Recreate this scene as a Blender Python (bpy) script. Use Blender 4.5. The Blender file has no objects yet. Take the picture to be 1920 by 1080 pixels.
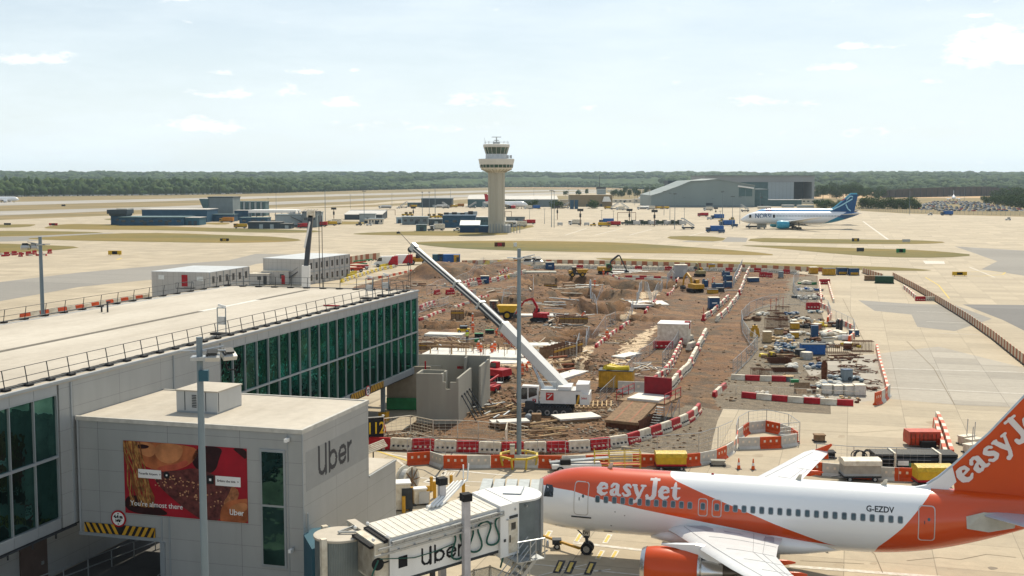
import bpy,bmesh,math,random
import numpy as np
from mathutils import Matrix,Vector,noise
from mathutils.geometry import delaunay_2d_cdt
R=math.radians
random.seed(7);np.random.seed(7)
scene=bpy.context.scene
COL=scene.collection
# ---------------------------------------------------------------- camera
F=2240.0;HOR=338.0;CH=24.0
PITCH=math.atan((540.0-HOR)/F)
cd=bpy.data.cameras.new("camera");cam=bpy.data.objects.new("camera",cd);COL.objects.link(cam)
cd.sensor_width=36.0;cd.lens=F/1920*36;cd.clip_start=0.5;cd.clip_end=60000
cam.location=(0,0,CH);cam.rotation_euler=(math.pi/2-PITCH,0,0)
scene.camera=cam
CP,SP=math.cos(PITCH),math.sin(PITCH)
# ---------------------------------------------------------------- light
SUN_EL,SUN_AZ=50.0,17.0
sl=bpy.data.lights.new("sun",'SUN');sun=bpy.data.objects.new("sun",sl);COL.objects.link(sun)
sl.energy=5.0;sl.angle=R(0.55);sl.color=(1.0,0.905,0.73)
sd=Vector((math.sin(R(SUN_AZ))*math.cos(R(SUN_EL)),math.cos(R(SUN_AZ))*math.cos(R(SUN_EL)),math.sin(R(SUN_EL))))
sun.rotation_euler=sd.to_track_quat('Z','Y').to_euler()
sun.location=(0,0,300)
world=bpy.data.worlds.new("World");scene.world=world;world.use_nodes=True
vs=scene.view_settings
vs.view_transform='Standard';vs.look='None';vs.gamma=1.0;vs.exposure=0.05
scene.cycles.max_bounces=6;scene.cycles.diffuse_bounces=2;scene.cycles.glossy_bounces=3
scene.cycles.transmission_bounces=3;scene.cycles.volume_bounces=0;scene.cycles.transparent_max_bounces=8
scene.cycles.use_denoising=True
def build_world():
 nt=world.node_tree;N=nt.nodes;L=nt.links
 for n in list(N):N.remove(n)
 out=N.new('ShaderNodeOutputWorld');bg=N.new('ShaderNodeBackground');bg.inputs[1].default_value=SKY
 L.new(bg.outputs[0],out.inputs[0])
 sky=N.new('ShaderNodeTexSky');sky.sky_type='NISHITA';sky.sun_disc=False
 sky.sun_elevation=R(SUN_EL);sky.sun_rotation=R(SUN_AZ);sky.altitude=60
 sky.air_density=1.0;sky.dust_density=.6;sky.ozone_density=1.3
 tc=N.new('ShaderNodeTexCoord');sp=N.new('ShaderNodeSeparateXYZ');L.new(tc.outputs['Generated'],sp.inputs[0])
 def m(op,a,b=None,c=None,clamp=False):
  n=N.new('ShaderNodeMath');n.operation=op;n.use_clamp=clamp
  for i,v in enumerate((a,b,c)):
   if v is None:continue
   if isinstance(v,(int,float)):n.inputs[i].default_value=v
   else:L.new(v,n.inputs[i])
  return n.outputs[0]
 az=m('ARCTAN2',sp.outputs[0],sp.outputs[1]);el=m('ARCSINE',sp.outputs[2])
 ns=N.new('ShaderNodeTexNoise');ns.inputs['Scale'].default_value=42;ns.inputs['Detail'].default_value=8;ns.inputs['Roughness'].default_value=0.62
 mp=N.new('ShaderNodeMapping');mp.inputs['Scale'].default_value=(1,1,2.6);L.new(tc.outputs['Generated'],mp.inputs[0]);L.new(mp.outputs[0],ns.inputs['Vector'])
 nz=ns.outputs['Fac']
 tot=None
 for(u,v,w,h,d)in CLOUDS:
  a0=math.atan((u-960)/F);e0=math.atan((HOR-v)/F*math.cos(a0))
  dx=m('MULTIPLY',m('SUBTRACT',az,a0),F/w);dy=m('MULTIPLY',m('SUBTRACT',el,e0),F/h)
  dy=m('MAXIMUM',dy,m('MULTIPLY',dy,-1.8))
  r=m('SQRT',m('ADD',m('MULTIPLY',dx,dx),m('MULTIPLY',dy,dy)))
  f=m('MULTIPLY',m('SUBTRACT',1.25,r,clamp=True),d)
  tot=f if tot is None else m('MAXIMUM',tot,f)
 dens=m('MULTIPLY',m('SUBTRACT',m('ADD',m('MULTIPLY',tot,0.52),m('MULTIPLY',nz,1.5)),.99),2.6,clamp=True)
 n2=N.new('ShaderNodeTexNoise');n2.inputs['Scale'].default_value=5;n2.inputs['Detail'].default_value=6;n2.inputs['Roughness'].default_value=0.6
 mp2=N.new('ShaderNodeMapping');mp2.inputs['Scale'].default_value=(1,1,5);L.new(tc.outputs['Generated'],mp2.inputs[0]);L.new(mp2.outputs[0],n2.inputs['Vector'])
 veil=m('MULTIPLY',m('SUBTRACT',n2.outputs['Fac'],0.40),0.9,clamp=True)
 low=m('POWER',m('SUBTRACT',1.0,m('ABSOLUTE',sp.outputs[2]),clamp=True),7.0)
 veil=m('ADD',m('ADD',veil,.3),m('MULTIPLY',low,0.62),clamp=True)
 mx=N.new('ShaderNodeMixRGB');L.new(veil,mx.inputs[0]);L.new(sky.outputs[0],mx.inputs[1]);mx.inputs[2].default_value=(VEIL[0],VEIL[1],VEIL[2],1)
 mx2=N.new('ShaderNodeMixRGB');L.new(dens,mx2.inputs[0]);L.new(mx.outputs[0],mx2.inputs[1]);mx2.inputs[2].default_value=(CLOUDC[0],CLOUDC[1],CLOUDC[2],1)
 L.new(mx2.outputs[0],bg.inputs[0])
SKY=0.09
VEIL=(10.2,11.3,11.8);CLOUDC=(13.6,13.4,13.1)
CLOUDS=[(75,118,100,18,.9),(440,180,90,16,.85),(540,180,45,13,.75),(375,238,90,32,.8),(640,195,75,22,.8),(578,139,40,12,.75),(420,141,35,8,.6),
   (536,48,22,9,.6),(350,3,45,12,.8),(488,7,18,8,.6),(885,195,95,20,.7),(940,178,60,8,.55),(1095,207,45,10,.6),(1005,125,30,7,.55),(1012,153,20,9,.55),
   (1430,192,110,20,.65),(1256,158,30,7,.5),(1565,130,50,15,.8),(1612,92,65,11,.8),(1728,157,45,9,.65),(1823,36,35,12,.9),(1850,100,115,52,1.25),
   (800,240,180,28,.45),(1560,255,200,30,.4),(665,135,12,8,.6),(240,236,30,10,.4),(1340,172,35,6,.5)]
build_world()
# ---------------------------------------------------------------- image rows and columns -> places on the ground
def P(u,v,z=0.0):
 dx,dy,dz=(u-960),F*CP-(v-540)*SP,-F*SP-(v-540)*CP
 t=(z-CH)/dz
 return Vector((dx*t,dy*t,z))
def PY(u,v,Y):
 dx,dy,dz=(u-960),F*CP-(v-540)*SP,-F*SP-(v-540)*CP
 t=Y/dy
 return Vector((dx*t,Y,CH+dz*t))
def proj(p):
 x,y,z=p[0],p[1],p[2]-CH
 d=y*CP-z*SP;up=y*SP+z*CP
 return 960+F*x/d,540-F*up/d
# ---------------------------------------------------------------- mesh builder
class MB:
 def __init__(s):
  s.v=[];s.f=[];s.m=[];s.M=Matrix.Identity(4)
 def at(s,loc=(0,0,0),rz=0.0,rx=0.0,ry=0.0,sc=1.0):
  s.M=Matrix.Translation(Vector(loc))@Matrix.Rotation(rz,4,'Z')@Matrix.Rotation(ry,4,'Y')@Matrix.Rotation(rx,4,'X')@Matrix.Scale(sc,4)
  return s
 def add(s,vs,fs,m=0):
  b=len(s.v);M=s.M
  s.v+=[tuple(M@Vector(p))for p in vs]
  s.f+=[tuple(i+b for i in f)for f in fs]
  s.m+=[m]*len(fs)
  return s
 def box(s,x0,x1,y0,y1,z0,z1,m=0):
  return s.add([(x0,y0,z0),(x1,y0,z0),(x1,y1,z0),(x0,y1,z0),(x0,y0,z1),(x1,y0,z1),(x1,y1,z1),(x0,y1,z1)],
      [(3,2,1,0),(4,5,6,7),(0,1,5,4),(1,2,6,5),(2,3,7,6),(3,0,4,7)],m)
 def cb(s,c,d,m=0):
  return s.box(c[0]-d[0]/2,c[0]+d[0]/2,c[1]-d[1]/2,c[1]+d[1]/2,c[2]-d[2]/2,c[2]+d[2]/2,m)
 def quad(s,a,b,c,d,m=0):return s.add([a,b,c,d],[(0,1,2,3)],m)
 def poly(s,pts,m=0):return s.add(pts,[tuple(range(len(pts)))],m)
 def prism(s,pts,z0,z1,m=0):
  n=len(pts)
  return s.add([(p[0],p[1],z0)for p in pts]+[(p[0],p[1],z1)for p in pts],
      [tuple(range(n-1,-1,-1)),tuple(range(n,2*n))]+[(i,(i+1)%n,(i+1)%n+n,i+n)for i in range(n)],m)
 def ext(s,pts,y0,y1,m=0):
  n=len(pts)
  return s.add([(p[0],y0,p[1])for p in pts]+[(p[0],y1,p[1])for p in pts],
      [tuple(range(n)),tuple(range(2*n-1,n-1,-1))]+[(i,i+n,(i+1)%n+n,(i+1)%n)for i in range(n)],m)
 def extx(s,pts,x0,x1,m=0):
  n=len(pts)
  return s.add([(x0,p[0],p[1])for p in pts]+[(x1,p[0],p[1])for p in pts],
      [tuple(range(n-1,-1,-1)),tuple(range(n,2*n))]+[(i,(i+1)%n,(i+1)%n+n,i+n)for i in range(n)],m)
 def tube(s,p,q,r,r2=None,n=6,m=0,cap=True):
  p=Vector(p);q=Vector(q);r2=r if r2 is None else r2
  d=q-p
  if d.length<1e-6:return s
  d.normalize();a=d.orthogonal().normalized();b=d.cross(a)
  vs=[]
  for(c,rr)in((p,r),(q,r2)):
   for i in range(n):
    t=2*math.pi*(i+.5)/n;vs.append(c+(a*math.cos(t)+b*math.sin(t))*rr)
  fs=[(i,(i+1)%n,(i+1)%n+n,i+n)for i in range(n)]
  if cap:fs+=[tuple(range(n-1,-1,-1)),tuple(range(n,2*n))]
  return s.add(vs,fs,m)
 def path(s,pts,r,n=6,m=0):
  for a,b in zip(pts,pts[1:]):s.tube(a,b,r,n=n,m=m)
  return s
 def bar(s,p,q,w,h,m=0):
  p=Vector(p);q=Vector(q);d=(q-p).normalized()
  up=Vector((0,0,1))if abs(d.z)<.95 else Vector((0,1,0))
  a=d.cross(up).normalized()*w/2;b=a.cross(d).normalized()*h/2
  vs=[p-a-b,p+a-b,p+a+b,p-a+b,q-a-b,q+a-b,q+a+b,q-a+b]
  return s.add(vs,[(0,1,2,3),(7,6,5,4),(0,4,5,1),(1,5,6,2),(2,6,7,3),(3,7,4,0)],m)
 def lathe(s,prof,n=24,m=0,axis='Z',caps=True):
  vs=[];fs=[];b0=len(s.v)
  for pr in prof:
   for i in range(n):
    t=2*math.pi*i/n;c,d=pr[0]*math.cos(t),pr[0]*math.sin(t)
    vs.append((c,d,pr[1])if axis=='Z' else(pr[1],c,d)if axis=='X' else(c,pr[1],d))
  ms=[]
  for k in range(len(prof)-1):
   mm=prof[k][2]if len(prof[k])>2 else m
   for i in range(n):
    fs.append((k*n+i,k*n+(i+1)%n,(k+1)*n+(i+1)%n,(k+1)*n+i));ms.append(mm)
  if caps:
   fs.append(tuple(range(n-1,-1,-1)));ms.append(m);e=(len(prof)-1)*n
   fs.append(tuple(range(e,e+n)));ms.append(m)
  s.add(vs,fs,m);s.m[-len(fs):]=ms
  return s
 def ball(s,c,r,m=0,sx=1,sy=1,sz=1,n=10,k=6):
  vs=[(c[0],c[1],c[2]-r*sz)];fs=[]
  for j in range(1,k):
   ph=-math.pi/2+math.pi*j/k
   for i in range(n):
    t=2*math.pi*i/n;vs.append((c[0]+r*sx*math.cos(ph)*math.cos(t),c[1]+r*sy*math.cos(ph)*math.sin(t),c[2]+r*sz*math.sin(ph)))
  vs.append((c[0],c[1],c[2]+r*sz));T=len(vs)-1
  for i in range(n):
   fs.append((0,1+(i+1)%n,1+i));fs.append((T,1+(k-2)*n+i,1+(k-2)*n+(i+1)%n))
   for j in range(k-2):fs.append((1+j*n+i,1+j*n+(i+1)%n,1+(j+1)*n+(i+1)%n,1+(j+1)*n+i))
  return s.add(vs,fs,m)
 def wheel(s,c,r,w,m=0,mh=1,n=14):
  x,y,z=c
  for(rr,ww,mm)in((r,w,m),(r*.55,w+.02,mh)):
   vs=[(x+rr*math.cos(2*math.pi*i/n),y+sg*ww/2,z+rr*math.sin(2*math.pi*i/n))for sg in(-1,1)for i in range(n)]
   s.add(vs,[(i,(i+1)%n,(i+1)%n+n,i+n)for i in range(n)]+[tuple(range(n-1,-1,-1)),tuple(range(n,2*n))],mm)
  return s
 def build(s,name,mats,parent=None,loc=None,rz=0.0,smooth=False):
  me=bpy.data.meshes.new(name)
  me.from_pydata(s.v,[],s.f)
  if not isinstance(mats,(list,tuple)):mats=[mats]
  for mt in mats:me.materials.append(mt)
  if len(mats)>1:me.polygons.foreach_set('material_index',s.m)
  if smooth:
   me.polygons.foreach_set('use_smooth',[True]*len(s.f))
   if smooth!='all':me.set_sharp_from_angle(angle=R(38))
  me.update()
  o=bpy.data.objects.new(name,me);COL.objects.link(o)
  if parent is not None:o.parent=parent
  if loc is not None:o.location=loc
  if rz:o.rotation_euler=(0,0,rz)
  return o
def tag(o,label,cat,group=None):
 o['label']=label;o['category']=cat
 if group:o['group']=group
 return o
def kind(o,k,label=None):
 o['kind']=k
 if label:o['label']=label
 return o
def thing(name,label,cat,loc=(0,0,0),rz=0.0,group=None):
 o=bpy.data.objects.new(name,None);COL.objects.link(o);o.empty_display_size=0.3
 o.location=loc;o.rotation_euler=(0,0,rz)
 return tag(o,label,cat,group)
KIDS={}
def dup(root,loc,rz,label,group=None,sc=None,cat=None):
 if root.name not in KIDS:KIDS[root.name]=[(c,list(c.children))for c in root.children]
 r=root.copy();COL.objects.link(r);r.location=loc;r.rotation_euler=(0,0,rz)
 r['label']=label
 if cat:r['category']=cat
 if group:r['group']=group
 if sc is not None:r.scale=sc if isinstance(sc,tuple)else(sc,)*3
 for c,gs in KIDS[root.name]:
  k=c.copy();COL.objects.link(k);k.parent=r
  for g in gs:
   h=g.copy();COL.objects.link(h);h.parent=k
 return r
_o1=['','first','second','third','fourth','fifth','sixth','seventh','eighth','ninth','tenth','eleventh','twelfth','thirteenth','fourteenth','fifteenth','sixteenth','seventeenth','eighteenth','nineteenth']
_o10={2:'twent',3:'thirt',4:'fort',5:'fift',6:'sixt',7:'sevent',8:'eight',9:'ninet'}
def ordn(n):
 if n>99:return 'hundred and '+ordn(n-100)if n>100 else 'hundredth'
 if n<20:return _o1[n]
 t,u=divmod(n,10)
 return _o10[t]+'ieth' if u==0 else _o10[t]+'y-'+_o1[u]
# ---------------------------------------------------------------- materials
MATS={}
def mat(name,col,rough=0.6,metal=0.0,var=0.12,scale=1.5,bump=0.0,spec=0.25,coat=0.0,dirt=None,streak=False):
 if name in MATS:return MATS[name]
 m=bpy.data.materials.new(name);m.use_nodes=True;nt=m.node_tree;N=nt.nodes;L=nt.links
 b=N['Principled BSDF'];b.inputs['Roughness'].default_value=rough;b.inputs['Metallic'].default_value=metal
 b.inputs['Specular IOR Level'].default_value=spec;b.inputs['Coat Weight'].default_value=coat
 tc=N.new('ShaderNodeTexCoord');src=tc.outputs['Object']
 if streak:
  mp=N.new('ShaderNodeMapping');mp.inputs['Scale'].default_value=(1,1,.15);L.new(src,mp.inputs[0]);src=mp.outputs[0]
 nz=N.new('ShaderNodeTexNoise');nz.inputs['Scale'].default_value=scale;nz.inputs['Detail'].default_value=6;nz.inputs['Roughness'].default_value=.6
 L.new(src,nz.inputs['Vector'])
 cr=N.new('ShaderNodeValToRGB');cr.color_ramp.elements[0].position=.3;cr.color_ramp.elements[1].position=.72
 lo=dirt if dirt else[c*(1-var*1.6)for c in col];hi=[min(1,c*(1+var))for c in col]
 cr.color_ramp.elements[0].color=(*lo,1);cr.color_ramp.elements[1].color=(*hi,1)
 L.new(nz.outputs['Fac'],cr.inputs[0]);L.new(cr.outputs[0],b.inputs['Base Color'])
 if bump:
  bp=N.new('ShaderNodeBump');bp.inputs['Strength'].default_value=bump;bp.inputs['Distance'].default_value=.05
  n2=N.new('ShaderNodeTexNoise');n2.inputs['Scale'].default_value=scale*6;n2.inputs['Detail'].default_value=4
  L.new(tc.outputs['Object'],n2.inputs['Vector']);L.new(n2.outputs['Fac'],bp.inputs['Height']);L.new(bp.outputs[0],b.inputs['Normal'])
 MATS[name]=m
 return m
class NT:
 def __init__(s,name,rough=.8):
  s.m=bpy.data.materials.new(name);s.m.use_nodes=True;s.N=s.m.node_tree.nodes;s.L=s.m.node_tree.links
  s.b=s.N['Principled BSDF'];s.b.inputs['Roughness'].default_value=rough
  MATS[name]=s.m
 def lk(s,a,b):s.L.new(a,b)
 def math(s,op,a,b=None,c=None,clamp=False):
  n=s.N.new('ShaderNodeMath');n.operation=op;n.use_clamp=clamp
  for i,v in enumerate((a,b,c)):
   if v is None:continue
   if isinstance(v,(int,float)):n.inputs[i].default_value=v
   else:s.lk(v,n.inputs[i])
  return n.outputs[0]
 def noise(s,vec,scale,detail=6,rough=.6,sc3=None,dist=0):
  if sc3:
   mp=s.N.new('ShaderNodeMapping');mp.inputs['Scale'].default_value=sc3;s.lk(vec,mp.inputs[0]);vec=mp.outputs[0]
  n=s.N.new('ShaderNodeTexNoise');n.inputs['Scale'].default_value=scale;n.inputs['Detail'].default_value=detail;n.inputs['Roughness'].default_value=rough;n.inputs['Distortion'].default_value=dist
  s.lk(vec,n.inputs['Vector']);return n.outputs['Fac']
 def ramp(s,fac,stops):
  r=s.N.new('ShaderNodeValToRGB');e=r.color_ramp.elements
  while len(e)>1:e.remove(e[-1])
  e[0].position=stops[0][0];e[0].color=(*stops[0][1],1)
  for p,c in stops[1:]:
   q=e.new(p);q.color=(*c,1)
  s.lk(fac,r.inputs[0]);return r.outputs[0]
 def mix(s,fac,a,b,mode='MIX'):
  n=s.N.new('ShaderNodeMixRGB');n.blend_type=mode
  for i,v in enumerate((fac,a,b)):
   if isinstance(v,(int,float)):n.inputs[i].default_value=v
   elif isinstance(v,(tuple,list)):n.inputs[i].default_value=(*v,1)
   else:s.lk(v,n.inputs[i])
  return n.outputs[0]
 def obj(s,which='Object'):
  return s.N.new('ShaderNodeTexCoord').outputs[which]
 def pos(s,rot=0.0):
  g=s.N.new('ShaderNodeNewGeometry');mp=s.N.new('ShaderNodeMapping');mp.inputs['Rotation'].default_value=(0,0,rot)
  s.lk(g.outputs['Position'],mp.inputs[0]);return mp.outputs[0]
 def attr(s,name):
  a=s.N.new('ShaderNodeAttribute');a.attribute_name=name;return a.outputs['Fac']
 def bump(s,h,st=.4,d=.1):
  b=s.N.new('ShaderNodeBump');b.inputs['Strength'].default_value=st;b.inputs['Distance'].default_value=d
  s.lk(h,b.inputs['Height']);s.lk(b.outputs[0],s.b.inputs['Normal'])
 def col(s,c):s.lk(c,s.b.inputs['Base Color'])
ALPHA=R(15.9)
def concrete_ground(name,base,tint,slab=5.5,mortar=.035,stain=.5):
 t=NT(name,.85);p=t.pos(ALPHA)
 br=t.N.new('ShaderNodeTexBrick');br.offset=0;br.inputs['Scale'].default_value=1
 br.inputs['Brick Width'].default_value=slab;br.inputs['Row Height'].default_value=slab;br.inputs['Mortar Size'].default_value=mortar
 br.inputs['Mortar Smooth'].default_value=.3;br.inputs['Bias'].default_value=0
 br.inputs['Color1'].default_value=(*[c*.80 for c in base],1);br.inputs['Color2'].default_value=(*[c*1.08 for c in base],1)
 br.inputs['Mortar'].default_value=(*[c*.5 for c in base],1);t.lk(p,br.inputs['Vector'])
 n1=t.noise(p,.035,7,.6,(.45,1,1));n2=t.noise(p,.9,8,.7);n3=t.noise(p,.16,6,.65,(.35,1,1));n5=t.noise(p,14,5,.75)
 c=t.mix(t.math('MULTIPLY',t.math('SUBTRACT',n1,.42,clamp=True),3*stain,clamp=True),br.outputs['Color'],tint)
 c=t.mix(t.math('MULTIPLY',t.math('SUBTRACT',n3,.52,clamp=True),2.6*stain,clamp=True),c,tuple(x*.78 for x in base))
 g=t.ramp(n2,[(.3,(.86,.86,.86)),(.6,(1,1,1)),(.8,(1.05,1.05,1.05))]);c=t.mix(1,c,g,'MULTIPLY')
 n4=t.noise(p,.5,5,.6,(.06,1,1))
 c=t.mix(t.math('MULTIPLY',t.math('SUBTRACT',n4,.56,clamp=True),2.4,clamp=True),c,tuple(x*.42 for x in base))
 n6=t.noise(p,.75,3,.5);c=t.mix(t.math('MULTIPLY',t.math('SUBTRACT',n6,.72,clamp=True),5,clamp=True),c,tuple(x*.55 for x in base))
 g=t.ramp(n5,[(.3,(.9,.9,.9)),(.7,(1.06,1.06,1.06))]);c=t.mix(.8,c,g,'MULTIPLY')
 t.col(c);t.bump(n5,.12,.02);return t.m
def grass_ground(name,a,b,c3):
 t=NT(name,.95);p=t.pos()
 n1=t.noise(p,.02,8,.65,(.35,1,1));n2=t.noise(p,.4,8,.7)
 c=t.ramp(n1,[(.36,a),(.5,b),(.64,c3)]);g=t.ramp(n2,[(.3,(.78,.78,.78)),(.7,(1.15,1.15,1.15))])
 t.col(t.mix(1,c,g,'MULTIPLY'));return t.m
M_conc=concrete_ground('apron concrete',(.45,.375,.265),(.36,.295,.205),stain=.8)
M_asph=concrete_ground('worn asphalt',(.24,.225,.2),(.30,.275,.235),40,.02,.4)
M_patch=concrete_ground('dark asphalt patch',(.15,.145,.14),(.19,.18,.17),60,.01,.4)
M_run=concrete_ground('runway asphalt',(.36,.33,.29),(.28,.26,.235),60,.02,.4)
M_grass=grass_ground('mown grass',(.085,.082,.006),(.155,.115,.009),(.22,.145,.018))
M_dry=grass_ground('dry grass field',(.14,.11,.03),(.20,.145,.05),(.27,.19,.08))
M_line=mat('white ground paint',(.62,.60,.55),.8,var=.12,scale=3,dirt=(.45,.4,.33))
M_yline=mat('yellow ground paint',(.62,.46,.12),.8,var=.15,scale=3)
M_white=mat('white paint',(.80,.79,.76),.45,var=.05,scale=1.2,streak=True)
M_cream=mat('cream paint',(.70,.65,.54),.6,var=.07)
M_clad=mat('grey cladding',(.50,.50,.485),.42,metal=.15,var=.05,scale=.7,streak=True)
M_clad2=mat('pale grey trim',(.33,.36,.38),.4,metal=.3,var=.05)
M_dark=mat('dark steel',(.045,.05,.055),.55,var=.2)
M_black=mat('black rubber',(.018,.018,.02),.8,var=.2)
M_steel=mat('galvanised steel',(.42,.44,.45),.42,metal=.7,var=.1,scale=3)
M_mast=mat('mast grey blue paint',(.20,.25,.28),.5,metal=.2,var=.1,scale=2,streak=True)
M_red=mat('red plastic',(.42,.010,.018),.5,var=.22,scale=2)
M_rwhite=mat('weathered white plastic',(.74,.69,.58),.55,var=.1,scale=2,dirt=(.5,.43,.32))
M_orange=mat('orange plastic',(.60,.075,.012),.5,var=.18,scale=2)
M_yellow=mat('yellow paint',(.62,.38,.02),.5,var=.14,scale=2)
M_ylw2=mat('lemon yellow plastic',(.70,.52,.03),.5,var=.12,scale=2)
M_ochre=mat('amber plant paint',(.50,.27,.02),.5,var=.2,scale=2)
M_blue=mat('deep blue paint',(.018,.065,.15),.5,var=.15,scale=1.5)
M_blue2=mat('bright blue paint',(.02,.11,.34),.5,var=.15,scale=1.5)
M_teal=mat('teal blue cladding',(.03,.10,.14),.5,var=.1,scale=.5,streak=True)
M_green=mat('green paint',(.03,.22,.08),.5,var=.15)
M_rust=mat('rusty steel',(.12,.045,.022),.85,var=.35,scale=3)
M_wood=mat('sawn timber',(.48,.33,.17),.8,var=.2,scale=3)
M_wood2=mat('weathered timber',(.25,.16,.09),.85,var=.25,scale=3)
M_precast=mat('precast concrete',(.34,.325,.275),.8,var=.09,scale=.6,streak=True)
M_glassd=mat('dark vehicle glass',(.012,.02,.028),.08,var=.1,spec=.8)
M_skin=mat('skin',(.42,.24,.16),.6,var=.05)
M_hivis=mat('orange hi vis fabric',(.85,.13,.03),.75,var=.12,scale=8)
M_hivisy=mat('yellow hi vis fabric',(.6,.75,.05),.75,var=.1,scale=8)
M_band=mat('reflective tape',(.65,.65,.6),.4,var=.05)
M_brown=mat('brown board',(.36,.13,.065),.7,var=.15)
M_creamb=mat('cream board',(.58,.50,.36),.7,var=.1)
M_tarp=mat('grey tarpaulin',(.32,.36,.39),.6,var=.2,scale=2,bump=.5)
M_bag=mat('white sack',(.68,.66,.60),.8,var=.12,scale=3,bump=.5)
M_plate=mat('pale steel plate',(.62,.60,.55),.5,metal=.1,var=.12)
M_roofc=None
# == GROUND, GRASS, RUNWAYS
def inpoly(x,y,poly):
 c=False;n=len(poly);j=n-1
 for i in range(n):
  xi,yi=poly[i][0],poly[i][1];xj,yj=poly[j][0],poly[j][1]
  if(yi>y)!=(yj>y)and x<(xj-xi)*(y-yi)/(yj-yi)+xi:c=not c
  j=i
 return c
def smooth_px(px,k=2):
 for _ in range(k):
  q=[]
  for a,b in zip(px,px[1:]+px[:1]):
   q+=[(a[0]*.75+b[0]*.25,a[1]*.75+b[1]*.25),(a[0]*.25+b[0]*.75,a[1]*.25+b[1]*.75)]
  px=q
 return px
def sheet(name,outlines,z,m,round_=0,kindv='structure',holes=(),label=None):
 """one flat sheet at height z; the outlines are measured on the photograph and laid on the ground"""
 V=[];E=[];FC=[]
 for o in outlines:
  if round_:o=smooth_px(list(o),round_)
  w=[P(u,v)for u,v in o];b=len(V)
  V+=[Vector((p.x,p.y))for p in w];FC.append(list(range(b,b+len(w))))
 me=bpy.data.meshes.new(name);vs=[];fs=[]
 if holes:
  hs=[[Vector(h)for h in hole]for hole in holes];b=len(V);
  for h in hs:
   k=len(V);V+=h;n=len(h);E+=[(k+i,k+(i+1)%n)for i in range(n)]
  r=delaunay_2d_cdt(V,E,FC,1,1e-6)
  vs=[(p.x,p.y,z)for p in r[0]]
  for f in r[2]:
   cx=sum(r[0][i].x for i in f)/len(f);cy=sum(r[0][i].y for i in f)/len(f)
   if not any(inpoly(cx,cy,h)for h in hs):fs.append(tuple(f))
 else:
  r=delaunay_2d_cdt(V,[],FC,1,1e-6);vs=[(p.x,p.y,z)for p in r[0]];fs=[tuple(f)for f in r[2]]
 me.from_pydata(vs,[],fs);me.materials.append(m);me.update()
 o=bpy.data.objects.new(name,me);COL.objects.link(o)
 me.calc_loop_triangles()
 if len(fs)and me.polygons[0].normal.z<0:me.flip_normals()
 return kind(o,kindv,label)
SITE=[(690,846),(745,848),(856,850),(940,856),(1050,856),(1108,850),(1180,846),(1240,852),(1290,862),(1333,845),(1337,822),(1345,790),(1356,767),(1450,771),(1558,777),
  (1556,740),(1552,640),(1545,600),(1535,572),(1534,545),(1533,517),(1480,511),(1380,507),(1280,505),(1200,503),(1100,501),(1000,500),(940,497),(880,497),(820,505),(770,512),(720,523),(664,538),
  (650,552),(680,600),(730,650),(760,700),(778,760),(782,788),(760,806),(690,812)]
SITEW=[(P(u,v).x,P(u,v).y)for u,v in SITE]
HX0,HX1,HY0,HY1=-60.0,110.0,101.0,350.0
g=MB()
B=14000.0
g.quad((-B,-300,0),(B,-300,0),(B,HY0,0),(-B,HY0,0));g.quad((-B,HY1,0),(B,HY1,0),(B,B,0),(-B,B,0))
g.quad((-B,HY0,0),(HX0,HY0,0),(HX0,HY1,0),(-B,HY1,0));g.quad((HX1,HY0,0),(B,HY0,0),(B,HY1,0),(HX1,HY1,0))
kind(g.build('ground',M_dry),'structure')
apron_top=[(-900,432),(0,412.5),(200,404.5),(275,401.5),(440,391.5),(565,390.5),(700,388),(780,384),(960,380),(1220,380),(1500,388),(1640,397),(1700,400.5),(1920,406.5),(2900,440)]
a=P(-900,432);b=P(2900,440)
ap=[(p.x,p.y)for p in(P(u,v)for u,v in apron_top)]
apo=[(-420,-60),(420,-60)]
def apron():
 V=[Vector(p)for p in apo]+[Vector(p)for p in reversed(ap)]
 FC=[list(range(len(V)))];k=len(V);V+=[Vector(p)for p in SITEW];n=len(SITEW)
 r=delaunay_2d_cdt(V,[(k+i,k+(i+1)%n)for i in range(n)],FC,1,1e-6)
 fs=[]
 for f in r[2]:
  cx=sum(r[0][i].x for i in f)/len(f);cy=sum(r[0][i].y for i in f)/len(f)
  if not inpoly(cx,cy,SITEW):fs.append(tuple(f))
 me=bpy.data.meshes.new('apron');me.from_pydata([(p.x,p.y,.02)for p in r[0]],[],fs);me.materials.append(M_conc);me.update()
 if me.polygons[0].normal.z<0:me.flip_normals()
 o=bpy.data.objects.new('apron',me);COL.objects.link(o);kind(o,'structure')
apron()
sheet('runway',[[(-900,397),(0,379),(320,372.5),(640,364),(915,357),(1118,355.5),(1118,357.5),(915,360.5),(640,367.7),(320,377),(0,385.5),(-900,408)]],.03,M_run)
sheet('runway',[[(-900,419),(0,396),(320,387),(500,379),(700,371.7),(900,364),(1118,358.5),(1118,361.5),(900,369),(700,375.7),(500,384.5),(320,391.6),(180,397),(0,404),(-900,428)]],.03,M_run)
sheet('taxiway',[[(430,392.5),(560,388),(700,381),(740,377),(860,371.5),(940,367),(1150,361.5),(1150,365),(950,369.5),(860,374.5),(700,384),(600,388.5),(500,392)]],.03,M_conc)
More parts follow.
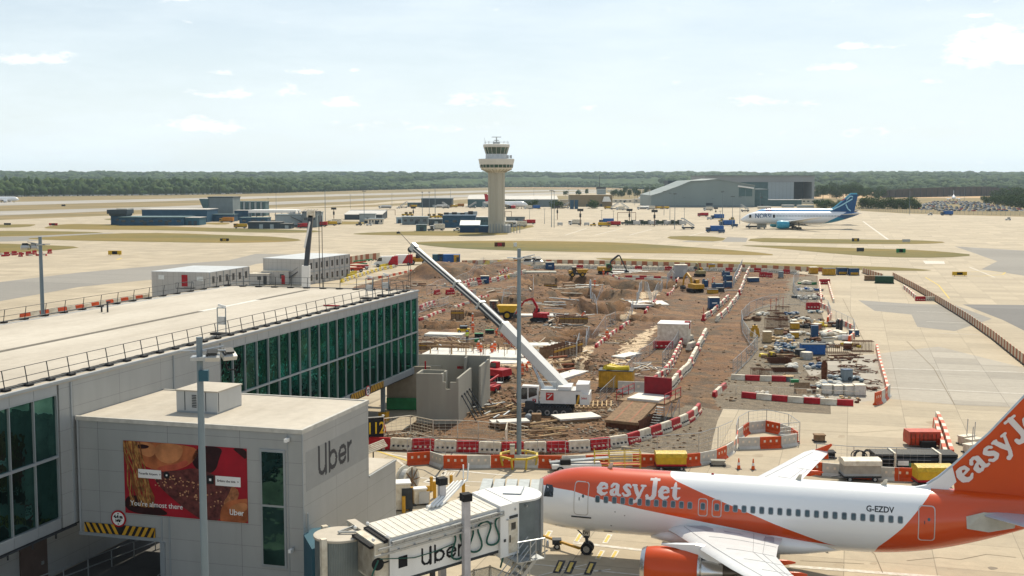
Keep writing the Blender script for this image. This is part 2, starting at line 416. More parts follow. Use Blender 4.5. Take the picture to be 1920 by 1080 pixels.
G=[[(0,421.3),(45,420.5),(72,421),(50,426),(0,427.2),(-200,429),(-200,422)],
 [(80,427),(112,420.5),(165,420),(300,424),(440,428.5),(520,430),(615,433.2),(575,437),(440,435.7),(300,431.5),(180,431),(90,429)],
 [(-200,435),(0,433),(100,433.5),(208,436),(150,438.5),(80,441.5),(20,443.5),(-200,446)],
 [(42,448),(100,443.5),(213,437.5),(320,436.8),(440,441.5),(520,444),(573,450.3),(540,453.5),(440,455.8),(320,454.5),(180,452),(83,450)],
 [(-200,455),(0,456.6),(80,459.5),(157,463.2),(120,468),(60,472.5),(0,474.5),(-200,478)],
 [(653,438.7),(700,435.8),(760,434),(860,433),(925,430),(965,421.5),(1010,423.3),(975,431),(948,438.5),(955,440),(870,442.8),(740,441.3),(690,440.8)],
 [(773,456),(790,453.5),(870,452),(960,451.6),(1060,452.5),(1170,455),(1280,462.2),(1400,471),(1465,479),(1400,478.6),(1280,475.5),(1200,475),(1000,471),(870,467),(800,461)],
 [(1248,447.3),(1259,442),(1363,444.5),(1353,453.2),(1290,451)],
 [(1400,453.5),(1410,446),(1500,447.5),(1640,449.5),(1720,450.5),(1782,454.3),(1740,457.6),(1650,458),(1520,456.5)],
 [(1378,460),(1430,460.3),(1500,462),(1620,466),(1700,468),(1770,472),(1834,478.7),(1770,483.6),(1660,482.8),(1560,475.5),(1460,466)],
 [(1110,485),(1140,483.8),(1280,488.7),(1400,492),(1480,495),(1620,499.5),(1700,502.5),(1762,508.3),(1640,507.5),(1500,502.5),(1400,499.3),(1280,495),(1150,489)],
 [(370,418),(430,417.5),(430,421),(400,421.5)],[(590,421),(625,415),(690,416),(690,421)],
 [(190,411.5),(210,409.5),(235,409),(225,413)]]
for g_ in G:sheet('grass',[g_],.06,M_grass,1,'structure')
sheet('taxiway',[[(-200,560),(0,529),(150,511),(300,498),(430,488),(480,476),(600,478),(560,486),(480,495),(420,512),(330,520),(150,538),(0,565),(-200,604)]],.03,M_asph)
sheet('taxiway',[[(-200,469),(-200,447),(40,443.5),(140,438.5),(210,436.4),(216,437.2),(110,443),(52,449),(83,451.5),(-60,454.5)]],.03,M_asph)
sheet('asphalt_patch',[[(1609,563),(1710,570),(1790,572),(1860,598),(1790,621),(1720,613),(1709,590),(1640,583)]],.024,M_asph)
sheet('asphalt_patch',[[(1805,571),(1920,572),(2300,580),(2300,660),(1960,640),(1880,600)]],.024,M_patch)
sheet('asphalt_patch',[[(1790,462),(1920,470),(2100,485),(2100,530),(1940,520),(1840,505),(1870,490)]],.024,M_asph)
sheet('asphalt_patch',[[(1278,453.4),(1290,451),(1353,453.6),(1364,444.5),(1402,446),(1399,454)]],.024,M_asph)
sheet('apron_patch',[[(1500,680),(1760,650),(1960,700),(2100,770),(1800,760),(1665,748),(1560,760)]],.024,concrete_ground('greyer concrete',(.36,.325,.27),(.44,.38,.30)))
def line_(name,a,b,w,m=M_line,z=.034,n=1,gap=.5):
 A=P(*a);Bp=P(*b);d=(Bp-A);s=d.normalized().cross(Vector((0,0,1)))*w/2
 mb=MB()
 for i in range(n):
  t0=i/n;t1=t0+(1/n if n==1 else gap/n);p=A+d*t0;q=A+d*t1
  mb.quad((p.x-s.x,p.y-s.y,z),(p.x+s.x,p.y+s.y,z),(q.x+s.x,q.y+s.y,z),(q.x-s.x,q.y-s.y,z))
  if s.cross(d).z>0:pass
 return kind(mb.build(name,m),'structure')
for a_,b_,w_ in[((708,848),(835,870),.35),((744,862),(765,880),.25),((744,893),(832,900),.25),((800,903),(880,912),.25),((745,918),(840,915),.2),
  ((873,903),(915,905),.2),((825,880),(960,893),.3),((1660,691),(2000,701),.35),((1650,726),(1990,742),.3),
  ((1075,1018),(1330,1046),.45),((1480,1062),(1920,1095),.5),((985,1057),(1210,1080),.16),((1010,1080),(1100,1059),.14),((1060,1082),(1145,1068),.14),
  ((1618,415),(1665,449),.9),((1275,447),(1420,410),.5),((820,441),(880,432),.5),((1115,441),(1168,428),.5),((1180,441),(1222,430),.5),((1060,441),(1100,428),.5),
  ((1719,584),(1790,587),.2),((1737,603),(1812,606),.2),((1760,625),(1840,628),.2),((1818,501),(1865,520),.4),((690,452),(760,449),.4)]:
 line_('painted_line',a_,b_,w_)
for q in[[(792,905),(812,893),(833,895),(812,908)],[(1730,489),(1770,490),(1772,495),(1735,495)],[(826,890),(838,880),(842,880),(832,890)]]:sheet('painted_mark',[q],.034,M_line)
for k in range(5):sheet('painted_mark',[[(826+k*5,893),(831+k*5,886),(834+k*5,886),(829+k*5,893)]],.034,M_line)
line_('painted_line',(763,861),(1180,880),.12,M_line)
for u,v in((1025,1003),(1083,1008),(1137,1010),(1123,1040),(1150,1040)):
 sheet('painted_mark',[[(u-8,v+9),(u+2,v-8),(u+12,v-7),(u+2,v+10)]],.034,M_line);sheet('painted_mark',[[(u-5,v+7),(u+3,v-6),(u+8,v-5),(u,v+8)]],.038,M_yline)
for u,v in((1048,1063),(1069,1064),(1106,1066)):
 sheet('painted_mark',[[(u-12,v+12),(u-1,v-12),(u+13,v-11),(u+2,v+13)]],.034,mat('black ground paint',(.05,.05,.055),.8));sheet('painted_mark',[[(u-7,v+9),(u+1,v-9),(u+7,v-8),(u-1,v+10)]],.04,M_yline)
line_('painted_line',(706,846),(775,868),.3,M_yline,.04);line_('painted_line',(219,487),(228,484),.8,M_yline);line_('painted_line',(640,536),(800,500),.3,M_yline);
def arc_line(pts,w,m=M_line,name='painted_line'):
 mb=MB();q=[P(*p)for p in pts]
 for a,b in zip(q,q[1:]):
  s=(b-a).normalized().cross(Vector((0,0,1)))*w/2
  mb.quad((a.x-s.x,a.y-s.y,.036),(a.x+s.x,a.y+s.y,.036),(b.x+s.x,b.y+s.y,.036),(b.x-s.x,b.y-s.y,.036))
 kind(mb.build(name,m),'structure')
for k_,q_ in enumerate([[(1700,1052),(1760,1046),(1800,1050),(1850,1040),(1905,1046)],[(1590,1002),(1640,1040),(1655,1075)],[(1490,806),(1600,812),(1700,806)],[(1285,895),(1300,870)],[(1500,1052),(1620,1058)],[(1700,640),(1750,690),(1790,760)],[(1580,560),(1620,640),(1600,700)]]):arc_line(q_,.05 if k_<5 else .08,mat('dark crack',(.2,.16,.11),.9),'crack')
rd_=random.Random(12)
for k_ in range(26):
 u_,v_=rd_.uniform(1050,1900),rd_.uniform(770,1070)
 if v_<850 and u_<1400:continue
 sheet('oil_stain',[smooth_px([(u_+w_*math.cos(a_)*rd_.uniform(.5,1),v_+w_*.3*math.sin(a_)*rd_.uniform(.5,1))for a_ in(0,.9,1.8,2.7,3.6,4.5,5.4)],2)for w_ in(rd_.uniform(5,16),)],.023,mat('oil stain',(.22,.185,.14),.8,var=.2)if k_%3==0 else mat('faint stain',(.36,.295,.21),.85,var=.1))
arc_line([(1790,517),(1840,518),(1880,515),(1885,511),(1850,509),(1820,510)],.4,M_yline);arc_line([(1735,520),(1760,535),(1780,560)],.3,M_yline)
for pts in([(747,880),(781,862),(826,882),(818,895),(795,882),(763,876)],[(815,895),(840,866),(850,845)],[(855,895),(872,868),(878,858)]):arc_line(pts,.1,M_dark,'sealant_joint')
# ---------------------------------------------------------------- the dig: one relief mesh inside the site outline
PITS=[(1105,531,4,9,2.2),(1157,535,5,9,2.4),(1196,541,6,9,2.8),(1237,536,5,9,2.4),(1187,577,5,7,2.6),(1127,582,4.5,6,2.2),(1168,600,4,5,2.0),(1048,524,9,9,1.8),
  (945,566,5,6,1.9),(1022,570,6,6,1.4),(1085,556,6,6,1.4),(1010,535,5,9,1.5),(1085,628,4,4,1.3),(1065,642,3.5,4,1.3),(820,612,5,5,1.4),(900,590,5,4,1.0),(1130,560,4,6,1.2),(1232,600,3,3,.5),(950,640,3,3,.6),(1075,690,2.5,5,1.2)]
MOUNDS=[(850,516,15,14,3.2),(812,521,6,8,1.8),(955,500,7,9,2.0),(1020,552,5,6,1.2),(1075,575,5,6,1.3),(1150,556,5,6,1.4),(1060,605,4,4,1.0),(1010,545,7,7,1.2),(950,618,4,4,.9),(1120,608,3,4,.9),
   (1210,556,5,7,1.2),(1100,548,6,7,1.3),(985,580,4,5,1.0),(800,545,6,8,1.0),(945,700,2.5,3,.9),(960,740,3,4,.6),(1290,540,4,5,.6),(1040,628,3,3,.9)]
PW=[(P(u,v),a,b,d*1.35)for u,v,a,b,d in PITS];MW=[(P(u,v),a,b,d)for u,v,a,b,d in MOUNDS]
def wpoly(px):return[(P(u,v).x,P(u,v).y)for u,v in px]
GRAV=wpoly([(1368,708),(1420,655),(1393,612),(1415,580),(1470,560),(1480,520),(1536,517),(1536,572),(1553,620),(1560,778),(1350,768),(1330,740)])
GRAV2=wpoly([(1060,838),(1200,800),(1290,760),(1350,770),(1335,850),(1180,850)])
LIME=[wpoly([(770,668),(905,650),(1000,648),(1060,655),(1060,690),(960,695),(780,690)]),wpoly([(1195,558),(1235,545),(1240,555),(1205,575)]),wpoly([(1160,592),(1190,585),(1195,592),(1165,597)]),
  wpoly([(1080,640),(1120,650),(1090,700),(1070,705)]),wpoly([(1170,640),(1240,605),(1220,640),(1165,690),(1110,720)]),wpoly([(1000,648),(1060,640),(1070,660),(1010,670)])]
def relief(x,y):
 z=(noise.noise((x*.09,y*.09,1))*.42+noise.noise((x*.3,y*.3,5))*.20+noise.noise((x*1.1,y*1.1,9))*.07)
 z+=.05*abs(noise.noise((x*2.6,y*2.6,3)))
 core=0.0
 for p,a,b,d in PW:
  r=math.hypot((x-p.x)/a,(y-p.y)/b)+.18*noise.noise((x*.5,y*.5,2))
  if r<1.35:
   z-=d*min(1,max(0,(1.12-r)/.42));z+=.35*d*max(0,1-abs(r-1.15)/.2)*.5
 for p,a,b,d in MW:
  r=math.hypot((x-p.x)/a,(y-p.y)/b)+.2*noise.noise((x*.3,y*.3,7))
  if r<1:z+=d*(1-r*r)
 return z
def dist_edge(x,y,poly):
 m=1e9;n=len(poly)
 for i in range(n):
  ax,ay=poly[i];bx,by=poly[(i+1)%n];dx,dy=bx-ax,by-ay
  t=max(0,min(1,((x-ax)*dx+(y-ay)*dy)/(dx*dx+dy*dy+1e-9)));m=min(m,math.hypot(x-ax-dx*t,y-ay-dy*t))
 return m
def zat(x,y):
 if not inpoly(x,y,SITEW):return 0.02
 e=dist_edge(x,y,SITEW);w=min(1,e/5.0)
 gv=inpoly(x,y,GRAV)or inpoly(x,y,GRAV2)
 z=relief(x,y)
 if gv:z*=.15
 return .03+z*w
def site():
 V=[Vector(p)for p in SITEW];FC=[list(range(len(V)))]
 y=HY0
 xs0=min(p[0]for p in SITEW);xs1=max(p[0]for p in SITEW)
 while y<345:
  st=.42 if y<135 else .6 if y<170 else .95 if y<230 else 1.5
  x=xs0+random.random()*st
  while x<xs1:
   px=x+(random.random()-.5)*st*.5;py=y+(random.random()-.5)*st*.5
   if inpoly(px,py,SITEW)and dist_edge(px,py,SITEW)>.3:V.append(Vector((px,py)))
   x+=st
  y+=st
 r=delaunay_2d_cdt(V,[],FC,1,1e-6)
 pts=r[0];me=bpy.data.meshes.new('dirt_ground')
 me.from_pydata([(p.x,p.y,zat(p.x,p.y))for p in pts],[],[tuple(f)for f in r[2]])
 me.polygons.foreach_set('use_smooth',[True]*len(me.polygons))
 ga=me.attributes.new('gravel','FLOAT','POINT');la=me.attributes.new('lime','FLOAT','POINT')
 gv=[];lv=[]
 for p in pts:
  gv.append(1.0 if inpoly(p.x,p.y,GRAV)or inpoly(p.x,p.y,GRAV2)else 0.0)
  lv.append(1.0 if any(inpoly(p.x,p.y,q)for q in LIME)else 0.0)
 ga.data.foreach_set('value',gv);la.data.foreach_set('value',lv)
 t=NT('churned earth',.92);p=t.pos();
 n1=t.noise(p,.11,8,.65);n2=t.noise(p,.9,8,.72);n3=t.noise(p,5,6,.75);n4=t.noise(t.pos(R(-35)),.35,7,.6,(1,.12,1));n5=t.noise(p,.5,8,.7,None,1.5)
 c=t.ramp(n1,[(.30,(.04,.022,.012)),(.42,(.105,.056,.028)),(.5,(.185,.105,.05)),(.57,(.085,.064,.045)),(.72,(.27,.17,.09))])
 c=t.mix(t.math('MULTIPLY',t.math('SUBTRACT',n4,.5,clamp=True),2.6,clamp=True),c,(.33,.21,.11))
 c=t.mix(t.math('MULTIPLY',t.math('SUBTRACT',.46,n5,clamp=True),5,clamp=True),c,(.045,.03,.02))
 gr=t.ramp(n2,[(.3,(.105,.098,.085)),(.5,(.17,.155,.13)),(.75,(.27,.24,.20))])
 gfac=t.math('ADD',t.attr('gravel'),t.math('MULTIPLY',t.math('SUBTRACT',n2,.5),.9),clamp=True)
 gfac=t.math('MULTIPLY',t.math('SUBTRACT',gfac,.35,clamp=True),3,clamp=True)
 c=t.mix(gfac,c,gr)
 lf=t.math('MULTIPLY',t.math('SUBTRACT',t.math('ADD',t.math('MULTIPLY',t.attr('lime'),.35),t.noise(p,.8,8,.68,None,.8)),.775,clamp=True),14,clamp=True)
 c=t.mix(lf,c,(.60,.53,.43))
 g=t.ramp(n3,[(.3,(.45,.44,.43)),(.52,(1,1,1)),(.72,(1.45,1.43,1.4))]);c=t.mix(1,c,g,'MULTIPLY');c=t.mix(1,c,(1.12,.97,.78),'MULTIPLY')
 t.col(c);t.bump(n3,1,.2)
 me.materials.append(t.m);me.update()
 if me.polygons[0].normal.z<0:me.flip_normals()
 o=bpy.data.objects.new('dirt_ground',me);COL.objects.link(o);kind(o,'structure')
site()
# == HILLS AND WOODS
def foliage_mat(name,cols,scale=.12):
 t=NT(name,.95);p=t.pos();n1=t.noise(p,scale,3,.6);n2=t.noise(p,scale*9,4,.75)
 c=t.ramp(n1,[(.3,cols[0]),(.5,cols[1]),(.7,cols[2])]);g=t.ramp(n2,[(.32,(.5,.5,.5)),(.5,(1,1,1)),(.7,(1.45,1.45,1.45))])
 t.col(t.mix(1,c,g,'MULTIPLY'));t.bump(n2,1,.6);t.b.inputs['Specular IOR Level'].default_value=.1;return t.m
M_wood_far=foliage_mat('woodland foliage',[(.016,.036,.012),(.036,.068,.018),(.075,.105,.028)],.05)
M_leaf=foliage_mat('tree foliage',[(.03,.06,.015),(.05,.09,.02),(.085,.13,.03)],.4)
def edge_v(u):
 pts=[(-300,374),(0,369),(320,365.5),(500,362.3),(700,356.5),(915,351.5),(1120,352),(1240,356),(1530,356),(1640,360),(1920,356),(2300,352)]
 for a,b in zip(pts,pts[1:]):
  if u<=b[0]:return a[1]+(b[1]-a[1])*(u-a[0])/(b[0]-a[0])
 return pts[-1][1]
def hills():
 nx,ny=240,70;vs=[];fs=[]
 for j in range(ny):
  Y=2300+(9000-2300)*(j/(ny-1))**1.3
  for i in range(nx):
   X=(i/(nx-1)-.5)*1.25*Y*2*.75
   t=(Y-2300)/(5200-2300);h=6+40*max(0,min(1,t))**1.5
   if Y>5200:h+=(Y-5200)*.004
   h+=10*noise.noise((X*.0011,Y*.0007,3))*min(1,t+.2)+5*noise.noise((X*.004,Y*.002,8))*min(1,t+.3)
   if Y>8800:h=-5
   uu=960+F*X/Y
   if Y<P(uu,edge_v(uu)).y*1.03 or(905<uu<1245 and Y<4500):h=-4
   vs.append((X,Y,h-8 if j==0 else h))
 for j in range(ny-1):
  for i in range(nx-1):a=j*nx+i;fs.append((a,a+1,a+nx+1,a+nx))
 me=bpy.data.meshes.new('hills');me.from_pydata(vs,[],fs);me.materials.append(M_wood_far)
 me.polygons.foreach_set('use_smooth',[True]*len(fs));me.update()
 o=bpy.data.objects.new('hills',me);COL.objects.link(o);kind(o,'structure')
 return vs,nx,ny
HV,HNX,HNY=hills()
def hill_z(X,Y):
 if Y<2310:return 0
 j=min(HNY-2,max(0,int(((Y-2300)/(6700))**(1/1.3)*(HNY-1))));a=HV[j*HNX];
 x0=HV[j*HNX][0];x1=HV[j*HNX+HNX-1][0];i=int((X-x0)/(x1-x0)*(HNX-1)+.5);i=min(HNX-1,max(0,i))
 y0,y1=HV[j*HNX][1],HV[(j+1)*HNX][1];w=max(0,min(1,(Y-y0)/(y1-y0)))
 return HV[j*HNX+i][2]*(1-w)+HV[(j+1)*HNX+i][2]*w
def ico(sub):
 bm=bmesh.new();bmesh.ops.create_icosphere(bm,subdivisions=sub,radius=1);v=np.array([tuple(q.co)for q in bm.verts]);f=np.array([[q.index for q in k.verts]for k in bm.faces]);bm.free();return v,f
def scatter_blobs(name,items,m,sub=2,rough=.32):
 """items: x, y, z, rx, rz; each becomes a lumpy crown"""
 v,f=ico(sub);nv=len(v);it=np.array(items,float);n=len(it)
 variants=[]
 for k in range(12):
  d=np.array([1+rough*noise.noise(Vector((p[0]*1.6+k*7,p[1]*1.6,p[2]*1.6)))*1.6+rough*.8*noise.noise(Vector((p[0]*4+k*3,p[1]*4,p[2]*4)))for p in v]);variants.append(v*d[:,None])
 V=np.empty((n,nv,3));
 for i in range(n):
  w=variants[i%12];a=random.random()*6.28;c,s=math.cos(a),math.sin(a)
  V[i,:,0]=it[i,0]+(w[:,0]*c-w[:,1]*s)*it[i,3];V[i,:,1]=it[i,1]+(w[:,0]*s+w[:,1]*c)*it[i,3];V[i,:,2]=it[i,2]+w[:,2]*it[i,4]
 Fc=(f[None]+(np.arange(n)*nv)[:,None,None]).reshape(-1,3)
 me=bpy.data.meshes.new(name);me.vertices.add(n*nv);me.vertices.foreach_set('co',V.reshape(-1));me.loops.add(Fc.size);me.loops.foreach_set('vertex_index',Fc.reshape(-1).astype(np.int32))
 me.polygons.add(len(Fc));me.polygons.foreach_set('loop_start',(np.arange(len(Fc))*3).astype(np.int32));me.polygons.foreach_set('loop_total',np.full(len(Fc),3,np.int32))
 me.materials.append(m);me.update(calc_edges=True);me.validate()
 o=bpy.data.objects.new(name,me);COL.objects.link(o);return o
items=[]
for row in range(9):
 u=-260.0
 while u<2200:
  Y=P(u,edge_v(u)).y*(1+row*.022)+random.uniform(-8,8);X=(u-960)*Y/F
  r=random.uniform(5,9.5)*(1 if Y<2300 else 1.35);hgt=random.uniform(5,13)*(1.1 if row>2 else .8)*(1 if u<560 else .8)
  if 1120<u<1400:hgt*=.6
  items.append((X,Y,hgt*.85+row*.5,r,hgt));u+=r*F/Y*random.uniform(.9,1.7)
for k in range(7800):
 u=random.uniform(-200,2120);Y=1900+(8700-1900)*random.random()**1.7;
 if Y<P(u,edge_v(u)).y*1.15:continue
 if 905<u<1240 and Y<4700:continue
 X=(u-960)*Y/F;z=hill_z(X,Y);r=random.uniform(9,20)*(Y/3000)**.6
 items.append((X,Y,z+r*.2+(5 if Y<2600 else 0),r,random.uniform(5,12)*(Y/3000)**.2))
kind(scatter_blobs('distant_woodland',items,M_wood_far),'stuff','wooded hills and tree belt along the horizon')
sheet('field',[[(945,349.5),(1110,347),(1180,349),(1240,352),(1240,354),(1080,353.5),(945,352.5)]],.5,mat('stubble field',(.5,.33,.17),.9,var=.1,scale=.02))
sheet('field',[[(1460,353),(1530,350),(1700,356),(2100,362),(2100,372),(1700,371),(1530,372),(1460,368)]],.06,mat('stubble field',(.5,.33,.17),.9))
def rubble():
 rd=random.Random(77);it=[]
 while len(it)<6500:
  u=rd.uniform(670,1550);v=500+rd.random()**.8*350;p=P(u,v)
  if not inpoly(p.x,p.y,SITEW)or dist_edge(p.x,p.y,SITEW)<.6:continue
  gv=inpoly(p.x,p.y,GRAV)
  if(gv or 1190<u<1400)and rd.random()<.85:continue
  if noise.noise((p.x*.12,p.y*.12,4))<rd.uniform(-.3,.25):continue
  r=rd.uniform(.05,.15)*(1+p.y/300)if rd.random()<.96 else rd.uniform(.2,.42)
  it.append((p.x,p.y,zat(p.x,p.y)+r*.15,r,r*.7))
 t=NT('clods of earth',.95);n=t.noise(t.pos(),.5,3);t.col(t.ramp(n,[(.35,(.13,.075,.04)),(.5,(.24,.15,.08)),(.6,(.3,.26,.2)),(.68,(.5,.43,.33))]))
 kind(scatter_blobs('loose_rubble',it,t.m,1,.5),'stuff','loose clods and stones strewn over the dig')
rubble()
# == PIER, GATE BLOCK, JET BRIDGE
OP=P(785,545,12.45);OP.z=0
e1=Vector((math.cos(ALPHA),-math.sin(ALPHA),0));e2=Vector((math.sin(ALPHA),math.cos(ALPHA),0))
def W(x,y,z=0):return OP+e1*x+e2*y+Vector((0,0,z))
def panel_mat(name,col,w,h,ox=.13,oz=.31,rough=.42,metal=.15,lw=.02,rot=ALPHA):
 t=NT(name,rough);t.b.inputs['Metallic'].default_value=metal;p=t.pos(rot)
 s=t.N.new('ShaderNodeSeparateXYZ');t.lk(p,s.inputs[0]);g=t.N.new('ShaderNodeNewGeometry');mp=t.N.new('ShaderNodeMapping');mp.vector_type='VECTOR';mp.inputs['Rotation'].default_value=(0,0,rot);t.lk(g.outputs['Normal'],mp.inputs[0])
 sn=t.N.new('ShaderNodeSeparateXYZ');t.lk(mp.outputs[0],sn.inputs[0])
 def ln(c,per,off,wd):return t.math('LESS_THAN',t.math('FRACT',t.math('ADD',t.math('DIVIDE',c,per),off)),wd/per)
 f=t.math('ADD',t.math('MULTIPLY',ln(s.outputs[0],w,ox,lw*1.6),t.math('GREATER_THAN',t.math('ABSOLUTE',sn.outputs[1]),.5)),t.math('MULTIPLY',ln(s.outputs[1],w,ox,lw*1.6),t.math('GREATER_THAN',t.math('ABSOLUTE',sn.outputs[0]),.5)))
 f=t.math('ADD',f,t.math('MULTIPLY',ln(s.outputs[2],h,oz,lw),t.math('LESS_THAN',t.math('ABSOLUTE',sn.outputs[2]),.5)),clamp=True)
 n=t.noise(p,.6,6,.6,(1,1,.3));n2=t.noise(p,3,5,.7,(1,1,.12))
 c=t.ramp(n,[(.3,[q*.9 for q in col]),(.7,[q*1.05 for q in col])]);c=t.mix(t.math('MULTIPLY',t.math('SUBTRACT',n2,.55,clamp=True),.8),c,[q*.72 for q in col])
 t.col(t.mix(t.math('MULTIPLY',f,.6),c,[q*.25 for q in col]));return t.m
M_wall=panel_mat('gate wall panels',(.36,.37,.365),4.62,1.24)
M_office=panel_mat('office container wall',(.46,.44,.41),1.2,2.9,rough=.55,metal=0,lw=.03)
M_fascia=mat('pale fascia metal',(.38,.40,.41),.4,metal=.25,var=.05,streak=True)
def roof_mat():
 t=NT('weathered flat roof',.8);p=t.pos(ALPHA);n1=t.noise(p,.09,8,.65,(1,.5,1));n2=t.noise(p,1.6,7,.7);n3=t.noise(p,.4,7,.6,(1,.2,1))
 c=t.ramp(n1,[(.3,(.38,.335,.27)),(.5,(.49,.44,.365)),(.7,(.56,.51,.43))]);c=t.mix(t.math('MULTIPLY',t.math('SUBTRACT',n3,.5,clamp=True),2.2),c,(.34,.29,.22))
 s=t.N.new('ShaderNodeSeparateXYZ');t.lk(p,s.inputs[0])
 f=t.math('LESS_THAN',t.math('FRACT',t.math('DIVIDE',s.outputs[1],2.4)),.014)
 c=t.mix(t.math('MULTIPLY',f,.25),c,(.3,.26,.2));g=t.ramp(n2,[(.3,(.88,.88,.88)),(.7,(1.04,1.04,1.04))]);t.col(t.mix(1,c,g,'MULTIPLY'));t.bump(n2,.15,.03);return t.m
M_roof=roof_mat()
def facade_glass():
 t=NT('green tinted facade glass',.02);p=t.pos(ALPHA);n=t.noise(p,.55,3,.5);n2=t.noise(p,.5,4,.6)
 c=t.ramp(n2,[(.38,(.026,.068,.068)),(.62,(.055,.13,.122))]);oi=t.N.new('ShaderNodeObjectInfo');c=t.mix(1,c,t.ramp(oi.outputs['Random'],[(0,(.55,.6,.62)),(.5,(1,1,1)),(1,(1.9,1.75,1.75))]),'MULTIPLY');t.col(c);t.b.inputs['Metallic'].default_value=.92
 t.b.inputs['Specular IOR Level'].default_value=.8;t.b.inputs['IOR'].default_value=1.5;t.b.inputs['Specular Tint'].default_value=(.30,.85,.62,1)
 t.bump(n,.07,1.0);return t.m
M_fglass=facade_glass()
def build_pier():
 pr=thing('pier_building','long grey pier building with flat roof and green glazed side, left of the dig','building',OP,-ALPHA)
 BK,NR,H=-22.95,-104.0,12.45
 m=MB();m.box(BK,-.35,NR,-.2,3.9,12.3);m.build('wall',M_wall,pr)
 m=MB();m.box(BK-.15,.02,NR,.02,12.3,12.45);r=m.build('roof',M_roof,pr)
 m=MB();m.box(BK+1.0,BK+1.25,NR,.0-1,12.45,12.47);m.box(-1.0,-.94,NR,-.5,12.45,12.5);m.build('roof_edge_trim',M_steel,pr)
 m=MB();m.box(-.13,.06,NR,.06,12.37,12.53);m.box(BK-.2,.06,-.02,.1,12.37,12.53);m.build('roof_coping',M_fascia,pr)
 m=MB();X0=-11.9
 m.box(X0,X0+.6,NR,-24,12.452,12.462);m.box(X0,X0+.6,-13.4,-2.4,12.452,12.462);m.build('roof_gutter',mat('bitumen strip',(.14,.125,.1),.8),pr)
 m=MB();m.box(X0,X0+.6,-24,-13.4,12.452,12.462);m.build('roof_gutter',mat('pale roof membrane',(.66,.64,.58),.6),pr)
 def glazed(y0,y1,n,side=1):
  st=(y1-y0)/n
  for(z0,z1)in((8.2,11.7),(4.55,8.05)):
   for k in range(n):
    g_=MB();a_=random.uniform(-.009,.009);b_=random.uniform(-.012,.012)
    ya,yb=y0+k*st+.04,y0+(k+1)*st-.04
    g_.add([(-.2+a_,ya,z0+b_*0),(-.2-a_,yb,z0),(-.2-a_+b_,yb,z1),(-.2+a_+b_,ya,z1)],[(0,1,2,3)])
    g_.build('glass_pane',M_fglass,pr)
  f=MB()
  for k in range(n+1):f.box(-.22,-.06,y0+k*st-.035,y0+k*st+.035,4.5,11.75)
  f.box(-.22,-.05,y0,y1,8.05,8.2);f.box(-.22,-.05,y0,y1,11.7,11.8);f.build('window_frame',M_clad2,pr)
  f=MB()
  for k in range(n):f.box(-.3,-.04,y0+k*st+.015,y0+(k+1)*st-.015,11.8,12.37)
  f.build('fascia_panel',M_fascia,pr)
  f=MB()
  for k in range(n):f.box(-.3,-.04,y0+k*st+.015,y0+(k+1)*st-.015,3.87,4.5)
  f.build('sill_panel',M_clad2,pr)
 glazed(-40.95,-.05,22)
 glazed(-104.0,-59.45,22)
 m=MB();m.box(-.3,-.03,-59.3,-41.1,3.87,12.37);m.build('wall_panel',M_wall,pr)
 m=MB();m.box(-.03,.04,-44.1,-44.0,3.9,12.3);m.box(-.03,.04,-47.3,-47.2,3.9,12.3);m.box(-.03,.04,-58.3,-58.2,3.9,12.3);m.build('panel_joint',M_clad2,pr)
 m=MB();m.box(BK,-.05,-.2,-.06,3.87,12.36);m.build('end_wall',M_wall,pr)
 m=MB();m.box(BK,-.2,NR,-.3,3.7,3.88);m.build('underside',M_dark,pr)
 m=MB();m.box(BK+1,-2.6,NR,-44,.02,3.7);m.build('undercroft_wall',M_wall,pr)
 for y in(-7.9,-18,-28,-38):
  m=MB();m.box(-1.1,-.75,y-.2,y+.2,.9,3.7);c=m.build('column',M_mast,pr)
  m=MB();m.box(-1.25,-.45,y-.45,y+.45,.02,1.0);m.build('column_guard',M_ochre,c)
 for y in(-66,-74,-82):
  m=MB();m.box(-1.1,-.75,y-.2,y+.2,.03,3.7);m.build('column',M_mast,pr)
 m=MB();m.box(-2.62,-2.5,-60,-57.6,.1,2.9);d=m.build('undercroft_door',mat('brown door',(.10,.07,.06),.6),pr)
 m=MB();m.box(-2.5,-2.44,-58.2,-58.0,1.1,1.3);m.build('handle',M_steel,d)
 m=MB();m.tube((-.1,-104,3.7),(-.1,-58,3.7),.05)
 for k in range(22):m.box(-.14,-.06,-103+k*2.05,-102.92+k*2.05,3.4,3.72)
 m.build('service_pipe',M_dark,pr)
 return pr
PIER=build_pier()
def striped(name,x,y0,z,L,H,axis,slant,parent=None,loc=None,rz=0,mirror=False):
 """black and yellow chevron board; axis 'x' lies along local x, facing -y; 'y' along local y, facing +x"""
 m=MB();n=int(L/.42);m.box(0,L,-.02,.0,0,H,0)
 for k in range(n+1):
  a=k*.42;s=slant if(not mirror or a>L/2)else-slant;w=.22
  pts=[]
  for(px_,pz)in((a,0),(a+w,0),(a+w+s,H),(a+s,H)):pts.append((min(L,max(0,px_)),-.026,pz))
  if pts[1][0]-pts[0][0]>.02 or pts[2][0]-pts[3][0]>.02:m.poly(pts,1)
 o=m.build(name,[M_black,mat('hazard yellow',(.60,.33,.03),.5,var=.2)],parent,loc,rz);return o
